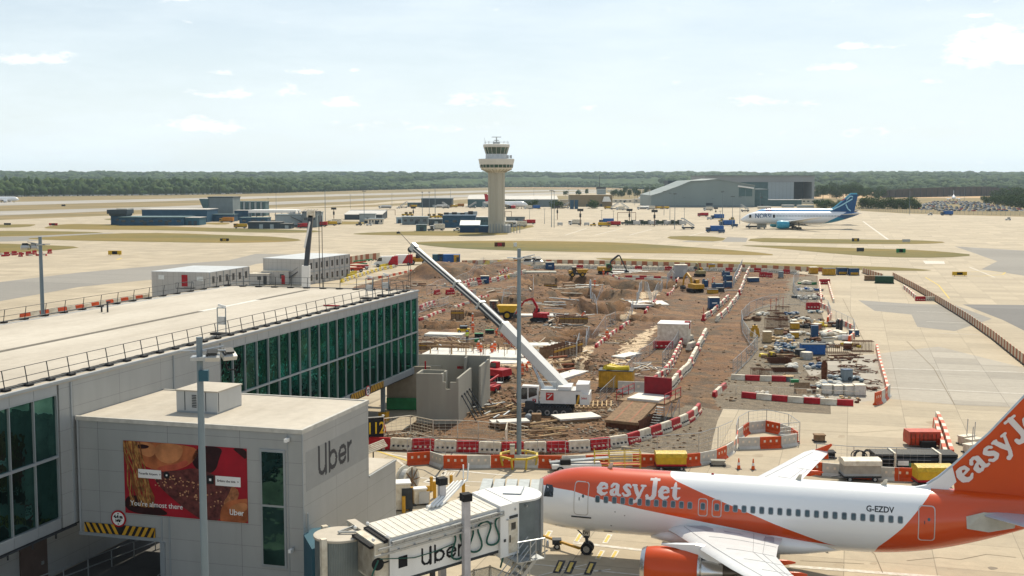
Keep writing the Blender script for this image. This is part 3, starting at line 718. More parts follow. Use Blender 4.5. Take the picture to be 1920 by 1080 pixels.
def round_sign(parent,lines):
 m=MB();m.lathe([(.5,0),(.5,.03)],32,0,'Y');b=m.build('sign_face',M_red,parent)
 m=MB();m.lathe([(.4,-.008),(.4,.0)],32,0,'Y');m.build('sign_disc',M_white,b)
 for s,sz,z in lines:
  t=text_mesh(s,sz,.02);t3=MB();t3.add([(p[0],-.014,p[1]+z)for p in t[0]],t[1]);t3.build('lettering',M_black,b)
 m=MB();m.poly([(-.07,-.014,.34),(0,-.014,.25),(.07,-.014,.34)]);m.poly([(-.07,-.014,-.34),(.07,-.014,-.34),(0,-.014,-.25)]);m.build('arrow_mark',M_black,b)
def text_mesh(s,size,off=0.0,align='CENTER',space=1.0):
 c=bpy.data.curves.new('t','FONT');c.body=s;c.size=size;c.offset=off;c.align_x=align;c.align_y='CENTER';c.resolution_u=3;c.space_character=space
 o=bpy.data.objects.new('t',c);COL.objects.link(o);dg=bpy.context.evaluated_depsgraph_get();dg.update()
 me=bpy.data.meshes.new_from_object(o.evaluated_get(dg));v=[(q.co.x,q.co.y)for q in me.vertices];f=[tuple(p.vertices)for p in me.polygons]
 bpy.data.objects.remove(o);bpy.data.curves.remove(c);bpy.data.meshes.remove(me);return v,f
# ---- letters drawn as swelling strokes, filled on a fine grid (for the big fat serif name and the big thin name)
FAT={'e':(1.0,[[(.2,.5,.07),(.5,.53,.075),(.8,.58,.08)],[(.84,.6,.1),(.76,.82,.12),(.55,.9,.11),(.33,.82,.17),(.21,.56,.2),(.24,.3,.2),(.42,.12,.15),(.66,.1,.11),(.86,.24,.07)]]),
 'a':(1.04,[[(.7,.78,.16),(.7,.22,.16),(.82,.1,.1),(.98,.1,.08)],[(.22,.74,.12),(.34,.9,.1),(.55,.93,.09),(.7,.8,.14)],[(.66,.56,.08),(.42,.5,.1),(.24,.34,.16),(.27,.16,.16),(.44,.08,.1),(.64,.18,.09)]]),
 's':(.86,[[(.72,.78,.09),(.6,.9,.09),(.38,.9,.11),(.22,.74,.14),(.36,.58,.16),(.58,.42,.16),(.66,.24,.14),(.5,.1,.11),(.28,.1,.1),(.13,.24,.09)]]),
 'y':(1.08,[[(.04,.92,.07),(.34,.92,.07)],[(.2,.88,.14),(.38,.45,.16),(.56,.1,.14)],[(.72,.92,.07),(1.04,.92,.07)],[(.9,.88,.09),(.7,.4,.1),(.52,-.05,.12),(.38,-.3,.12),(.2,-.34,.14)]]),
 'J':(1.0,[[(.34,1.4,.08),(1.02,1.4,.08)],[(.7,1.34,.18),(.7,.3,.18),(.6,.08,.16),(.38,-.04,.14),(.18,.02,.15),(.14,.18,.13)]]),
 't':(.8,[[(.36,1.22,.09),(.34,.9,.16),(.34,.32,.17),(.44,.12,.13),(.62,.1,.08),(.76,.24,.05)],[(.06,.9,.07),(.7,.9,.07)]])}
THIN={'U':(1.12,[[(.12,1.4,.1),(.12,.5,.1),(.18,.26,.1),(.34,.12,.1),(.55,.1,.1),(.78,.22,.1),(.86,.45,.1),(.86,1.4,.1)],[(.86,.5,.1),(.86,.02,.1)]]),
 'b':(1.08,[[(.12,1.4,.1),(.12,.02,.1)],[(.52+.4*math.cos(t*.524),.5+.4*math.sin(t*.524),.1)for t in range(13)]]),
 'e':(1.02,[[(.12,.5,.095),(.9,.5,.095),(.84,.74,.1),(.68,.88,.1),(.5,.9,.1),(.28,.84,.1),(.12,.62,.1),(.12,.38,.1),(.28,.15,.1),(.5,.1,.1),(.7,.14,.1),(.84,.26,.1)]]),
 'r':(.62,[[(.12,.9,.1),(.12,.02,.1)],[(.12,.6,.1),(.26,.82,.1),(.5,.88,.1)]])}
def glyphs(s,table,cell=.045,gap=.04):
 V=[];Fc=[];X=0
 for ch in s:
  w,strokes=table[ch];nx=int(1.35/cell);x=(np.arange(nx)+.5)*cell-.12;y=(np.arange(int(2.1/cell))+.5)*cell-.52
  gx,gy=np.meshgrid(x,y,indexing='ij');D=np.full(gx.shape,9.0)
  for st in strokes:
   for(a,b)in zip(st,st[1:]):
    dx,dy=b[0]-a[0],b[1]-a[1];t=np.clip(((gx-a[0])*dx+(gy-a[1])*dy)/(dx*dx+dy*dy),0,1)
    D=np.minimum(D,np.hypot(gx-a[0]-dx*t,gy-a[1]-dy*t)-(a[2]+(b[2]-a[2])*t))
  idx={}
  def vid(i,j):
   if(i,j)not in idx:idx[(i,j)]=len(V);V.append((X+i*cell-.12,j*cell-.52))
   return idx[(i,j)]
  for i,j in zip(*np.where(D<0)):Fc.append((vid(i,j),vid(i+1,j),vid(i+1,j+1),vid(i,j+1)))
  X+=w+gap
 return V,Fc,X
# ---- hazard boards and clearance signs
o=striped('hazard_board',0,0,0,3.3,.62,'x',.3,loc=W(.0,-13.3,3.9),rz=math.pi/2-ALPHA);tag(o,'yellow and black striped board under the far glazing, right of the round clearance sign','hazard board')
o=striped('hazard_board',0,0,0,3.3,.62,'x',.3,loc=W(.0,-18.0,3.9),rz=math.pi/2-ALPHA);tag(o,'yellow and black striped board under the far glazing, left of the round clearance sign','hazard board')
sg=thing('clearance_sign','small round red and white height sign below the far glazing of the pier','sign',W(.1,-14.1,4.2),math.pi/2-ALPHA);round_sign(sg,[('4.4 m',.26,.12),('14\'6"',.2,-.12)])
# ---- gate block
BX,BY0,BY1,BH=14.58,-57.93,-48.5,10.1
def build_block():
 b=thing('gate_building','grey panelled gate building with flat cream roof and dark logo on its side','building',OP,-ALPHA)
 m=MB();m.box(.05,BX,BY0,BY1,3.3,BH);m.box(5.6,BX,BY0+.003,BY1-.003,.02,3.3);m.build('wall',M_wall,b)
 m=MB();m.box(.03,BX-.05,BY0+.05,BY1-.02,BH,BH+.06);m.build('roof',M_roof,b)
 m=MB();m.box(.03,BX+.06,BY0-.06,BY0+.12,BH-.12,BH+.12);m.box(BX-.12,BX+.06,BY0+.12,BY1+.03,BH-.12,BH+.12);m.box(.03,BX-.12,BY1-.13,BY1+.03,BH-.12,BH+.12);m.build('roof_edge',mat('roof edge trim',(.52,.50,.45),.5,var=.15),b)
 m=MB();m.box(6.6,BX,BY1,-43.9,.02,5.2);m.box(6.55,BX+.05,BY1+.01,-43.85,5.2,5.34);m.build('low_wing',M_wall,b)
 m=MB();m.box(6.7,BX-.08,BY1+.02,-43.95,5.34,5.38);m.build('low_roof',M_roof,b)
 for q in((BX-.9,BX-.86,BY0-.03,BY0+.02,.02,BH-.12),(BX-.01,BX+.04,BY0-.04,BY0+.06,.02,BH-.12),(6.05,6.15,BY0-.04,BY0+.01,.02,4.6),(5.55,5.65,BY0-.04,BY0+.01,3.3,4.6)):m=MB();m.box(*q);m.build('trim',M_clad2,b)
 m=MB();m.tube((BX+.09,BY0+.4,0),(BX+.09,BY0+.4,5.4),.05);m.build('downpipe',M_clad2,b);m=MB();m.tube((.2,BY0-.08,3.3),(.2,BY0-.08,10),.06);m.build('downpipe',M_clad2,b);m=MB();m.box(.05,5.6,BY0-.05,BY0+.0,3.1,3.3);m.build('lintel',M_clad2,b)
 m=MB();m.box(5.5,5.8,BY0-.12,BY0+.1,.02,3.1);m.build('corner_post',M_clad2,b)
 m=MB();m.box(12.0,13.55,BY0-.07,BY0+.01,2.25,9.0);w=m.build('window',M_clad2,b)
 m=MB();m.box(12.12,13.43,BY0-.09,BY0-.068,5.85,8.85);m.build('pane',M_fglass,w)
 m=MB();m.box(12.12,13.43,BY0-.09,BY0-.068,2.4,5.72);m.build('pane',M_fglass,w)
 V,Fc,X=glyphs('Uber',THIN,.05);s=.98*5.0/X;t=MB();t.add([(BX+.012,-55.95+p[0]*s,7.05+p[1]*s*1.0)for p in V],Fc)
 t.build('lettering',mat('charcoal lettering',(.03,.035,.045),.5),b)
 m=MB();m.box(BX,BX+.008,-57.5,-48.6,6.6,8.85);m.build('sign_band',mat('greyer sign band',(.30,.31,.305),.45,metal=.15,var=.04),b)
 m=MB();m.box(.05,5.6,BY0,BY1,3.22,3.3);m.build('underside',M_dark,b)
 hv=thing('roof_unit','pale box shaped ventilation unit on the cream roof of the gate building','ventilation unit',W(0,0,0),-ALPHA)
 m=MB();m.box(4.95,7.7,-55.0,-52.1,BH+.15,BH+1.35);m.build('casing',M_clad,hv)
 m=MB();m.box(4.9,7.75,-55.05,-52.05,BH+1.35,BH+1.43);m.build('lid',M_roof,hv)
 m=MB();m.box(4.98,7.68,-55.02,-52.08,BH+.06,BH+.17);m.build('base_frame',M_clad2,hv)
 m=MB()
 for k in range(8):m.box(6.0,6.3,-55.03,-54.99,BH+.4+k*.1,BH+.45+k*.1)
 m.build('louvre',M_dark,hv)
 m=MB();m.box(5.5,5.54,-55.02,-54.98,BH+.2,BH+1.34);m.box(6.9,6.94,-55.02,-54.98,BH+.2,BH+1.34);m.box(7.68,7.72,-54.9,-54.86,BH+.2,BH+1.34);m.build('seam',M_dark,hv)
build_block()
m=MB();m.quad((-2.5,-75,.026),(6,-75,.026),(6,-40,.026),(-2.5,-40,.026));o=m.build('service_road',M_patch,None,OP,-ALPHA);kind(o,'structure')
for k,(x0,y0,x1,y1,lab)in enumerate([(-1.9,-64,1.2,-47,'grey tube railing on the left of the passage under the gate building'),(5.3,-58,5.3,-47,'grey tube railing on the right of the passage under the gate building')]):
 m=MB();a=Vector((x0,y0,0));b_=Vector((x1,y1,0));n=9
 for z in(.55,1.1):m.tube(a+Vector((0,0,z)),b_+Vector((0,0,z)),.04)
 for i in range(n+1):q=a+(b_-a)*i/n;m.tube(q+Vector((0,0,.03)),q+Vector((0,0,1.1)),.04)
 o=m.build('railing',M_steel,None,OP,-ALPHA);tag(o,lab,'railing')
o=striped('hazard_board',0,0,0,4.75,.58,'x',.32,loc=W(.45,BY0-.06,3.32),rz=-ALPHA,mirror=True);tag(o,'yellow and black striped board over the passage under the gate building','hazard board')
sg=thing('clearance_sign','round red and white height sign above the striped board on the gate building','sign',W(2.78,BY0-.1,4.28),-ALPHA);round_sign(sg,[('4.4 m',.26,.12),('14\'6"',.2,-.12)])
for x,z,lab in((13.8,9.66,'small white camera at the top right of the poster wall'),(13.95,3.4,'small white camera low beside the tall dark window')):
 c=thing('security_camera',lab,'camera',W(x,BY0-.1,z),-ALPHA)
 m=MB();m.tube((0,.1,.1),(0,-.15,.1),.03);m.build('bracket',M_clad2,c);m=MB();m.box(-.08,.08,-.4,0,-.1,.1);m.build('housing',M_white,c)
# ---- advertising poster: an abstract stand-in photograph of hair, skin, chocolate and red cloth
def poster():
 x0,x1,z0,z1=3.22,11.17,4.66,8.95;Wd=x1-x0;Hd=z1-z0
 p=thing('poster','large advertising poster of a chocolate bar being bitten, on the gate building','poster',W(x0,BY0-.02,z0),-ALPHA)
 def blot(name,pts,y,m_,r=2):
  q=[(a*Wd/100,b*Hd/100)for a,b in pts]
  if r:q=smooth_px(q,r)
  q=[(min(Wd,max(0,a)),min(Hd,max(0,b)))for a,b in q]
  if r is not None:
   mm=MB();rr=delaunay_2d_cdt([Vector(k)for k in q],[],[list(range(len(q)))],1,1e-5);mm.add([(k.x,-y,k.y)for k in rr[0]],[tuple(f)for f in rr[2]]);mm.build(name,m_,p)
 m=MB();m.box(0,Wd,-.01,.015,0,Hd);m.build('backing',mat('crimson print',(.33,.010,.022),.5,var=.2,scale=.5),p)
 sk=mat('printed skin tone',(.40,.12,.045),.5,var=.4,scale=.9);sk2=mat('printed light skin tone',(.50,.20,.08),.5,var=.3,scale=.8);ch=mat('printed chocolate',(.12,.035,.03),.5,var=.5,scale=3,dirt=(.04,.01,.012));hr=mat('printed hair',(.20,.075,.022),.5,var=.6,scale=3,dirt=(.08,.03,.015));dk=mat('printed shadow',(.03,.008,.01),.5,var=.3)
 blot('skin_print',[(0,100),(62,100),(60,82),(50,68),(34,60),(16,66),(10,84),(0,92)],.014,sk)
 blot('skin_print',[(28,100),(50,100),(48,82),(40,72),(30,74),(25,86)],.018,sk2)
 blot('skin_print',[(9,100),(26,99),(27,84),(20,78),(10,88)],.019,sk2)
 blot('shadow_print',[(8,92),(14,97),(22,95),(20,91),(13,90)],.022,dk,1)
 blot('shadow_print',[(62,100),(82,100),(78,84),(76,70),(70,62),(60,66),(55,80)],.014,dk)
 blot('shadow_print',[(88,100),(100,100),(100,84),(94,92)],.014,dk,1)
 blot('shadow_print',[(0,24),(14,26),(26,14),(40,0),(0,0)],.014,dk)
 blot('chocolate_print',[(23,52),(32,62),(46,64),(58,70),(72,64),(84,52),(92,44),(90,26),(82,12),(74,-4),(64,-2),(50,12),(34,32)],.024,ch)
 blot('chocolate_print',[(88,50),(94,42),(92,30),(84,18),(80,24),(85,36)],.027,mat('printed wafer',(.36,.14,.06),.5,var=.4,scale=4),1)
 blot('skin_print',[(80,22),(88,30),(96,32),(102,34),(102,-4),(78,-4),(78,10)],.030,sk)
 blot('skin_print',[(84,18),(93,27),(100,27),(100,18),(90,10)],.033,sk2)
 blot('lip_print',[(26,64),(34,60),(46,66),(54,74),(52,80),(42,72),(32,69)],.021,mat('printed lips',(.45,.09,.05),.5,var=.2,scale=2))
 random.seed(5);m=MB()
 for k in range(26):
  x=random.uniform(-2,14);pts=[(x,100)]
  for j in range(6):pts.append((pts[-1][0]+random.uniform(-1,4.2),100-(j+1)*15))
  for a,b in zip(pts,pts[1:]):
   w=.5;q=[(a[0]-w,a[1]),(a[0]+w,a[1]),(b[0]+w,b[1]),(b[0]-w,b[1])]
   m.poly([(min(Wd,max(0,u*Wd/100)),-.034-.0003*k,min(Hd,max(0,v*Hd/100)))for u,v in q],k%2)
 m.build('hair_print',[hr,mat('printed blond hair',(.40,.20,.06),.5,var=.5,scale=3)],p)
 m=MB()
 for k in range(70):
  t,s=random.random(),random.uniform(-1,1);u=26+t*54;v=52-t*26+s*13
  if not(24<u<88 and 0<v<62):continue
  r=random.uniform(.35,.9);m.poly([((u+r*math.cos(a))*Wd/100,-.028,(v+r*1.7*math.sin(a))*Hd/100)for a in(0,1.3,2.4,3.6,5)])
 m.build('crumb_print',mat('printed nut crumbs',(.55,.28,.14),.5),p)
 wt=mat('printed white',(.78,.76,.74),.5,var=.02)
 for(a,b,c,d,txt)in((12,62.5,31,50.5,'Tenerife Airport  >'),(75,61,95,48,'Bribing the kids  >')):
  m=MB();m.box(a*Wd/100,c*Wd/100,-.05,-.046,d*Hd/100,b*Hd/100);q=m.build('caption_box',wt,p)
  v,f=text_mesh(txt,.185,.004);t=MB();t.add([(u_+(a+c)/2*Wd/100,-.054,w_+(b+d)/2*Hd/100)for u_,w_ in v],f);t.build('lettering',M_black,q)
 m=MB();m.lathe([(.2,-.05),(.2,-.046)],20,0,'Y');o_=m.build('marker',M_black,p);o_.location=(35.5*Wd/100,0,56.5*Hd/100)
 m=MB();m.lathe([(.06,-.056),(.06,-.051)],12,0,'Y');d_=m.build('dot',wt,o_)
 m=MB();m.box(68*Wd/100,73.5*Wd/100,-.05,-.046,49.5*Hd/100,60.5*Hd/100);o_=m.build('marker',M_black,p)
 m=MB();m.box(70*Wd/100,71.7*Wd/100,-.056,-.051,53.4*Hd/100,56.6*Hd/100);m.build('dot',wt,o_)
 v,f=text_mesh("You're almost there",.54,.004);mx=max(q[0]for q in v)-min(q[0]for q in v);k=3.45/mx;t=MB();t.add([(u_*k+2.1,-.056,w_*k+.62)for u_,w_ in v],f);t.build('lettering',wt,p)
 V,Fc,X=glyphs('Uber',THIN,.06);k=.9/X;t=MB();t.add([(6.83+a*k,-.056,.42+b*k)for a,b in V],Fc);t.build('lettering',wt,p)
poster()
# ---- roof edge railings and roof masts
def roof_rail(lab,x,y0,y1,sp,lean,endx=None):
 r=thing('roof_railing',lab,'railing',OP,-ALPHA);n=int((y1-y0)/sp);Z=12.47
 for k in range(n+1):
  m=MB();y=y0+k*sp;m.tube((x,y,Z),(x+lean,y,Z+1.1),.032,n=5);m.build('post',M_dark,r)
 m=MB()
 for t in(.5,1.0):m.tube((x+lean*t,y0,Z+1.1*t),(x+lean*t,y1,Z+1.1*t),.022,n=5)
 m.build('rail',M_dark,r)
 for k in range(n+1):m=MB();y=y0+k*sp;m.box(x-.5,x+.25,y-.22,y+.22,Z,Z+.1);m.build('ballast_block',M_black,r)
 m=MB();m.tube((x-.1,y0,Z+.1),(x-.1,y1,Z+.1),.06,n=5);m.tube((x-.4,y0,Z+.08),(x-.4,y1,Z+.08),.03,n=5);m.build('cable_tray',M_dark,r)
roof_rail('leaning safety railing along the near roof edge of the pier, above the glazing',-.85,-78,-.9,1.9,-.18)
roof_rail('leaning safety railing along the far long edge of the pier roof',-22.4,-70,.9,2.6,.18)
r=thing('roof_railing','safety railing across the far end of the pier roof','railing',OP,-ALPHA)
for k in range(12):m=MB();x=-22+k*1.9;m.tube((x,-.6,12.47),(x,-.5,13.57),.032,n=5);m.build('post',M_dark,r)
m=MB()
for t in(13.0,13.57):m.tube((-22.4,-.5,t),(-.9,-.5,t),.022,n=5)
m.tube((-22.4,-.7,12.55),(-.9,-.7,12.55),.05,n=5)
m.build('rail',M_dark,r)
for k in range(12):m=MB();x=-22+k*1.9;m.box(x-.3,x+.3,-1,-.4,12.47,12.57);m.build('ballast_block',M_black,r)
for(x,y,lab)in((-1.7,-37.8,'white camera on a braced mast on the pier roof above the first glass bays'),(-1.6,-9.5,'white camera mast near the far right end of the pier roof'),(-1.2,-6.3,'second camera mast, at the far right end of the pier roof')):
 c=thing('roof_mast',lab,'camera mast',W(x,y,12.47),-ALPHA)
 m=MB();m.tube((-.35,0,0),(-.35,0,2.0),.04);m.tube((.35,0,0),(.35,0,2.0),.04);m.tube((-.35,0,2.0),(.35,0,2.0),.04);m.tube((-.35,0,.9),(.35,0,.9),.03);m.build('frame',M_mast,c)
 m=MB();m.box(-.28,.3,-.12,.1,.75,1.35);m.build('junction_box',M_clad,c)
 m=MB();m.at((.1,-.1,2.15),rz=.5,ry=.3).box(-.3,.3,-.1,.1,-.08,.1);m.build('camera',M_white,c)
 m=MB();m.box(-.8,.8,-.35,.35,0,.12);m.build('ballast',M_black,c)
c=thing('roof_vent','two short dark vent pipes on the far side of the pier roof','vent',W(-19,-27,12.47),-ALPHA);m=MB();m.tube((0,0,0),(0,0,.9),.08);m.tube((0,0,.9),(.3,0,.9),.07);m.build('pipe',M_dark,c);m=MB();m.tube((-.6,0,0),(-.6,0,.5),.08);m.build('pipe',M_dark,c)
c=thing('hand_rail_stub','small red hose reel on the pier roof by the near railing','hose reel',W(-2.2,-17,12.47),-ALPHA);m=MB();m.box(-.8,.8,-.1,.1,0,.12);m.build('reel',M_red,c)
c['label']='thin red bar lying on the pier roof by the near railing';c.name='roof_bar';c['category']='bar'
# ---- sign 112 beside the block
s=thing('stand_sign','black stand number sign on a bracket behind the gate building','sign',W(15.9,-36.5,0),-ALPHA)
# == JET BRIDGE
def jet_bridge():
 A1=P(735,1007,5.7);A2=P(933,952,6.4);A3=P(700,975,5.7)
 d=(A2-A1);L0=d.length;yaw=math.atan2(d.y,d.x);tilt=-math.asin(d.z/L0)
 jb=thing('jet_bridge','white passenger boarding bridge with black logo, parked before the orange aircraft','jet bridge',(A1.x,A1.y,0),yaw)
 sl_=math.tan(-tilt);z0=A1.z;Wt=2.9
 def sbox(m,x0,x1,y0,y1,h0,h1,mi=0):
  c=[(x,y,z0+sl_*x+h)for h in(h0,h1)for x,y in((x0,y0),(x1,y0),(x1,y1),(x0,y1))]
  m.add(c,[(3,2,1,0),(4,5,6,7),(0,1,5,4),(1,2,6,5),(2,3,7,6),(3,0,4,7)],mi)
 L=L0+.2
 q_=jb_local(jb,P(637,1000,5.15));rc=(q_.x,q_.y);RZ=5.15
 m=MB();sbox(m,-.15,L,0,Wt,-2.35,-.06);sbox(m,-.15,-.02,-.05,Wt+.05,-2.4,.0);tun=m.build('tunnel',M_white,jb)
 m=MB();sbox(m,-.2,L,-.05,Wt+.05,-.06,.0)
 for k in range(18):sbox(m,-.1+k*L/18,-.04+k*L/18,0,Wt,0,.02)
 m.build('tunnel_roof',mat('dusty white roof',(.70,.66,.58),.6,var=.1,scale=2),jb)
 m=MB();sbox(m,-.9,L,-.34,-.28,-.42,-.32);sbox(m,-1.1,L-1,-.36,-.28,-.72,-.62);sbox(m,-.1,L,-.3,-.1,-.22,-.16)
 for k in range(12):sbox(m,-.1+k*.72,-.04+k*.72,-.32,0,-.3,-.18)
 for k in range(9):sbox(m,-.6+k*.9,-.5+k*.9,-.34,.0,-.74,-.68)
 m.build('side_rail',M_steel,jb)
 m=MB();sbox(m,-.15,L,-.02,.04,-2.5,-2.35);sbox(m,-1.6,-.2,.1,.2,-2.5,-2.35);m.build('bottom_rail',M_dark,jb)
 m=MB();sbox(m,-.9,-.02,.14,Wt-.14,-2.25,-.2);sbox(m,rc[0]+1.3,-.9,.26,Wt-.26,-2.15,-.34);m.build('inner_tunnel',M_rwhite,jb)
 m=MB();sbox(m,-.42,-.2,.06,Wt-.06,-.26,-.1);sbox(m,-1.15,-.95,.2,Wt-.2,-.40,-.27);m.build('seal',M_black,jb)
 for(x,y)in((-.2,.1),(-.95,.2),(-.2,Wt-.1),(-.95,Wt-.2),(3.4,.0),(3.4,Wt)):
  m=MB();m.ball((x,y,z0+sl_*x+.05),.1);m.build('roof_light',M_white,jb)
 pass
 m=MB();n=60
 m.at((rc[0],rc[1],0)).lathe([(1.3,.9),(1.3,RZ-.1)],60,0);
 ro=m.build('rotunda',mat('corrugated shutter',(.20,.24,.25),.45,metal=.5,var=.08),jb)
 m=MB()
 for k in range(90):
  a=2*math.pi*k/90;c_,s_=math.cos(a),math.sin(a);m.bar((rc[0]+1.305*c_,rc[1]+1.305*s_,.95),(rc[0]+1.305*c_,rc[1]+1.305*s_,RZ-.15),.04,.04)
 m.build('shutter_rib',mat('shutter rib',(.25,.29,.30),.45,metal=.5,var=.05),ro)
 m=MB();m.at((rc[0],rc[1],0)).lathe([(1.4,RZ-.14),(1.4,RZ-.02),(1.3,RZ)],48);m.build('rotunda_roof',M_roof,jb)
 for(x,y,dx)in((rc[0]+1.25,rc[1]-1.35,.45),(rc[0]+1.25,rc[1]+1.35,.45),(rc[0]-1.2,rc[1]-.75,.3),(rc[0]-.3,rc[1]+1.5,.3)):
  m=MB();m.box(x-dx/2,x+dx/2,y-.16,y+.16,.9,RZ+.08);m.build('rotunda_post',M_rwhite,jb)
 m=MB();m.box(rc[0]+1.0,rc[0]+1.5,rc[1]-1.55,rc[1]+1.55,RZ+.08,RZ+.2);m.build('portal_beam',M_roof,jb)
 m=MB();m.bar((rc[0]+1.1,rc[1]-.7,RZ+.1),(rc[0]-.1,rc[1]-.1,RZ+.1),.1,.1);m.bar((rc[0]+1.1,rc[1]+.6,RZ+.1),(rc[0]-.1,rc[1]-.05,RZ+.1),.1,.1);m.build('tie_bracket',M_steel,jb)
 m=MB();m.at((rc[0],rc[1],0)).lathe([(.55,.02),(.55,.95)],20);m.build('rotunda_column',M_mast,jb)
 wl=jb_local(jb,W(BX+.1,-56.6,0));m=MB();aa=Vector((rc[0]-.5,rc[1]+.5,0));dd=(Vector((wl.x,wl.y,0))-aa)
 m.bar(aa+Vector((0,0,3.0)),aa+dd+Vector((0,0,3.0)),1.7,2.6);m.build('link_walkway',M_teal,jb)
 cx=L
 m=MB();sbox(m,cx-.2,cx+.95,-.25,Wt+.2,-2.75,.12);m.build('cab_vestibule',M_white,jb)
 zc=z0+sl_*cx+.12
 m=MB();pts=[]
 cc=(cx+1.7,Wt/2-.05)
 for k in range(13):a=-math.pi/2+math.pi*k/12;pts.append((cc[0]+1.35*math.cos(a),cc[1]+1.62*math.sin(a)))
 pts+=[(cx+.6,cc[1]+1.62),(cx+.6,cc[1]-1.62)]
 m.prism(pts,zc,zc+.1);m.build('cab_roof',M_white,jb)
 q=[(cc[0]+(a-cc[0])*.95,cc[1]+(b-cc[1])*.95)for a,b in pts];m=MB();m.prism(q,zc-2.95,zc);m.build('cab_curtain',mat('slate shutter',(.16,.19,.20),.5,metal=.3),jb)
 yaw2=-ALPHA*.2-yaw
 c2=jb_local(jb,P(953,915,6.5));
 def cab(name,boxes,m_):
  mm=MB();mm.at((c2.x,c2.y,0),rz=yaw2)
  for b in boxes:mm.box(*b)
  return mm.build(name,m_,jb)
 cab('cab_body',[(-1.5,1.25,-1.9,1.7,3.35,6.15)],M_white)
 cab('cab_hood',[(-1.75,1.45,-2.2,-1.9,6.15,6.35)],M_rwhite)
 mm=MB();mm.at((c2.x,c2.y,0),rz=yaw2)
 for k in range(5):mm.box(-1.6+k*.72,-1.0+k*.72,-1.6,1.9,6.15+.04*(k%2),6.55)
 mm.build('canopy_bellows',mat('pale grey bellows',(.42,.45,.45),.6,var=.12,scale=3),jb)
 mm=MB();mm.at((c2.x,c2.y,0),rz=yaw2);mm.box(1.25,1.75,-2.0,1.9,3.2,6.5);mm.build('canopy_side',M_rwhite,jb)
 mm=MB();mm.at((c2.x,c2.y,0),rz=yaw2);mm.box(1.75,1.95,-2.05,1.95,3.1,6.6);mm.build('canopy_edge',mat('grey canopy rubber',(.20,.21,.21),.7),jb)
 for z in(3.6,4.75):
  mm=MB();mm.at((c2.x,c2.y,0),rz=yaw2);mm.box(.55,.95,-1.93,-1.9,z,z+.85);mm.build('cab_window',M_glassd,jb)
 mm=MB();mm.at((c2.x,c2.y,0),rz=yaw2);mm.box(-1.3,1.7,-1.8,1.6,3.1,3.3);mm.build('cab_floor',M_dark,jb)
 mm=MB();mm.at((c2.x,c2.y,0),rz=yaw2);mm.tube((1.9,-1.7,3.2),(2.3,-1.9,3.5),.04);mm.ball((2.3,-1.9,3.85),.16,sz=1.6,sx=.5);mm.build('mirror',M_steel,jb)
 V,Fc,X=glyphs('Uber',THIN,.055);s=2.55/X;t=MB();t.add([(1.62+p[0]*s,-.012,z0+sl_*(1.62+p[0]*s)-2.0+p[1]*s*1.0)for p in V],Fc);t.build('lettering',M_black,jb)
 m=MB();sbox(m,.35,.85,-.02,0,-1.75,-1.15);m.build('black_panel',M_black,jb)
 m=MB();m.at((-.75,.12,z0-1.35)).lathe([(.33,-.02),(.33,.03)],20,0,'Y');m.bar((.3,0,.02),(.75,0,.08),.06,.06);m.build('cable_drum',M_black,jb)
 pts=[];xs=np.linspace(0,1,90)
 for t_ in xs:
  x=3.3+t_*3.9;th=t_*7.4*math.pi+2.2;pts.append((x-.24*math.sin(2*th),-.14,z0+sl_*x-1.4+(.78-.1*t_)*math.sin(th)+t_*.3))
 m=MB();m.path(pts,.055,5);m.path([(7.0,-.16,z0+.1),(6.9,-.18,z0-.7),(6.4,-.18,z0-2.1),(6.3,-.1,z0-2.6)],.055,5);m.path([(-.9,-.3,z0-1.0),(-1.2,-.3,z0-1.6),(-1.5,-.2,z0-2.6)],.05,5);m.path([(3.5,-.1,z0-.85),(2.4,-.1,z0-1.1),(1.2,-.1,z0-1.25),(-.8,-.3,z0-.95)],.03,5);m.build('service_hose',mat('green rubber hose',(.02,.10,.075),.5),jb)
 m=MB();sbox(m,cx+.3,cx+.85,-.28,-.25,-2.6,-.75);dr=m.build('door',M_rwhite,jb)
 m=MB();sbox(m,cx+.45,cx+.72,-.3,-.28,-1.35,-.95);m.build('door_window',M_glassd,dr);m=MB();sbox(m,cx+.34,cx+.4,-.31,-.28,-2.0,-1.6);m.build('handle',M_black,dr)
 m=MB();sbox(m,cx+.34,cx+.86,-.29,-.26,-.7,-.55);sbox(m,cx-.0,cx+.12,-.29,-.26,-1.9,-1.75);m.build('control_box',M_dark,jb)
 for(u,v,yy)in((866,935,-.35),(823,892,Wt+.4)):
  q=jb_local(jb,P(u,v,7.3));
  m=MB();cx_=4.1 if yy<0 else 4.45;m.box(cx_-.18,cx_+.18,yy-.17,yy+.17,1.0,7.15);lc=m.build('lift_column',mat('lilac grey column',(.50,.48,.49),.5),jb)
  m=MB();m.box(cx_-.26,cx_+.26,yy-.24,yy+.24,7.15,7.55);m.build('column_cap',M_black,lc)
 m=MB();m.box(4.5,5.3,-.4,Wt+.5,.7,1.2);m.build('bogie_beam',M_mast,jb)
 for yy in(-.1,Wt+.2):
  for xx in(4.4,5.4):
   m=MB();m.wheel((xx,yy,.46),.45,.3);m.build('wheel',[M_black,M_steel],jb)
 m=MB();m.box(2.4,2.6,.3,.6,.02,z0-2.3);m.build('prop',M_dark,jb)
 m=MB()
 for k in range(4):m.tube((4.0-.25*k,Wt-.4,z0+.5),(6.4-.25*k,Wt+1.3,z0+1.25),.07)
 m.tube((6.2,Wt+1.2,z0+1.2),(6.2,Wt+1.2,z0+2.2),.04);m.tube((6.5,Wt+1.3,z0+1.2),(6.6,Wt+1.3,z0+2.2),.04);m.build('lift_arm',M_white,jb)
 m=MB();top=z0+sl_*cx-2.75
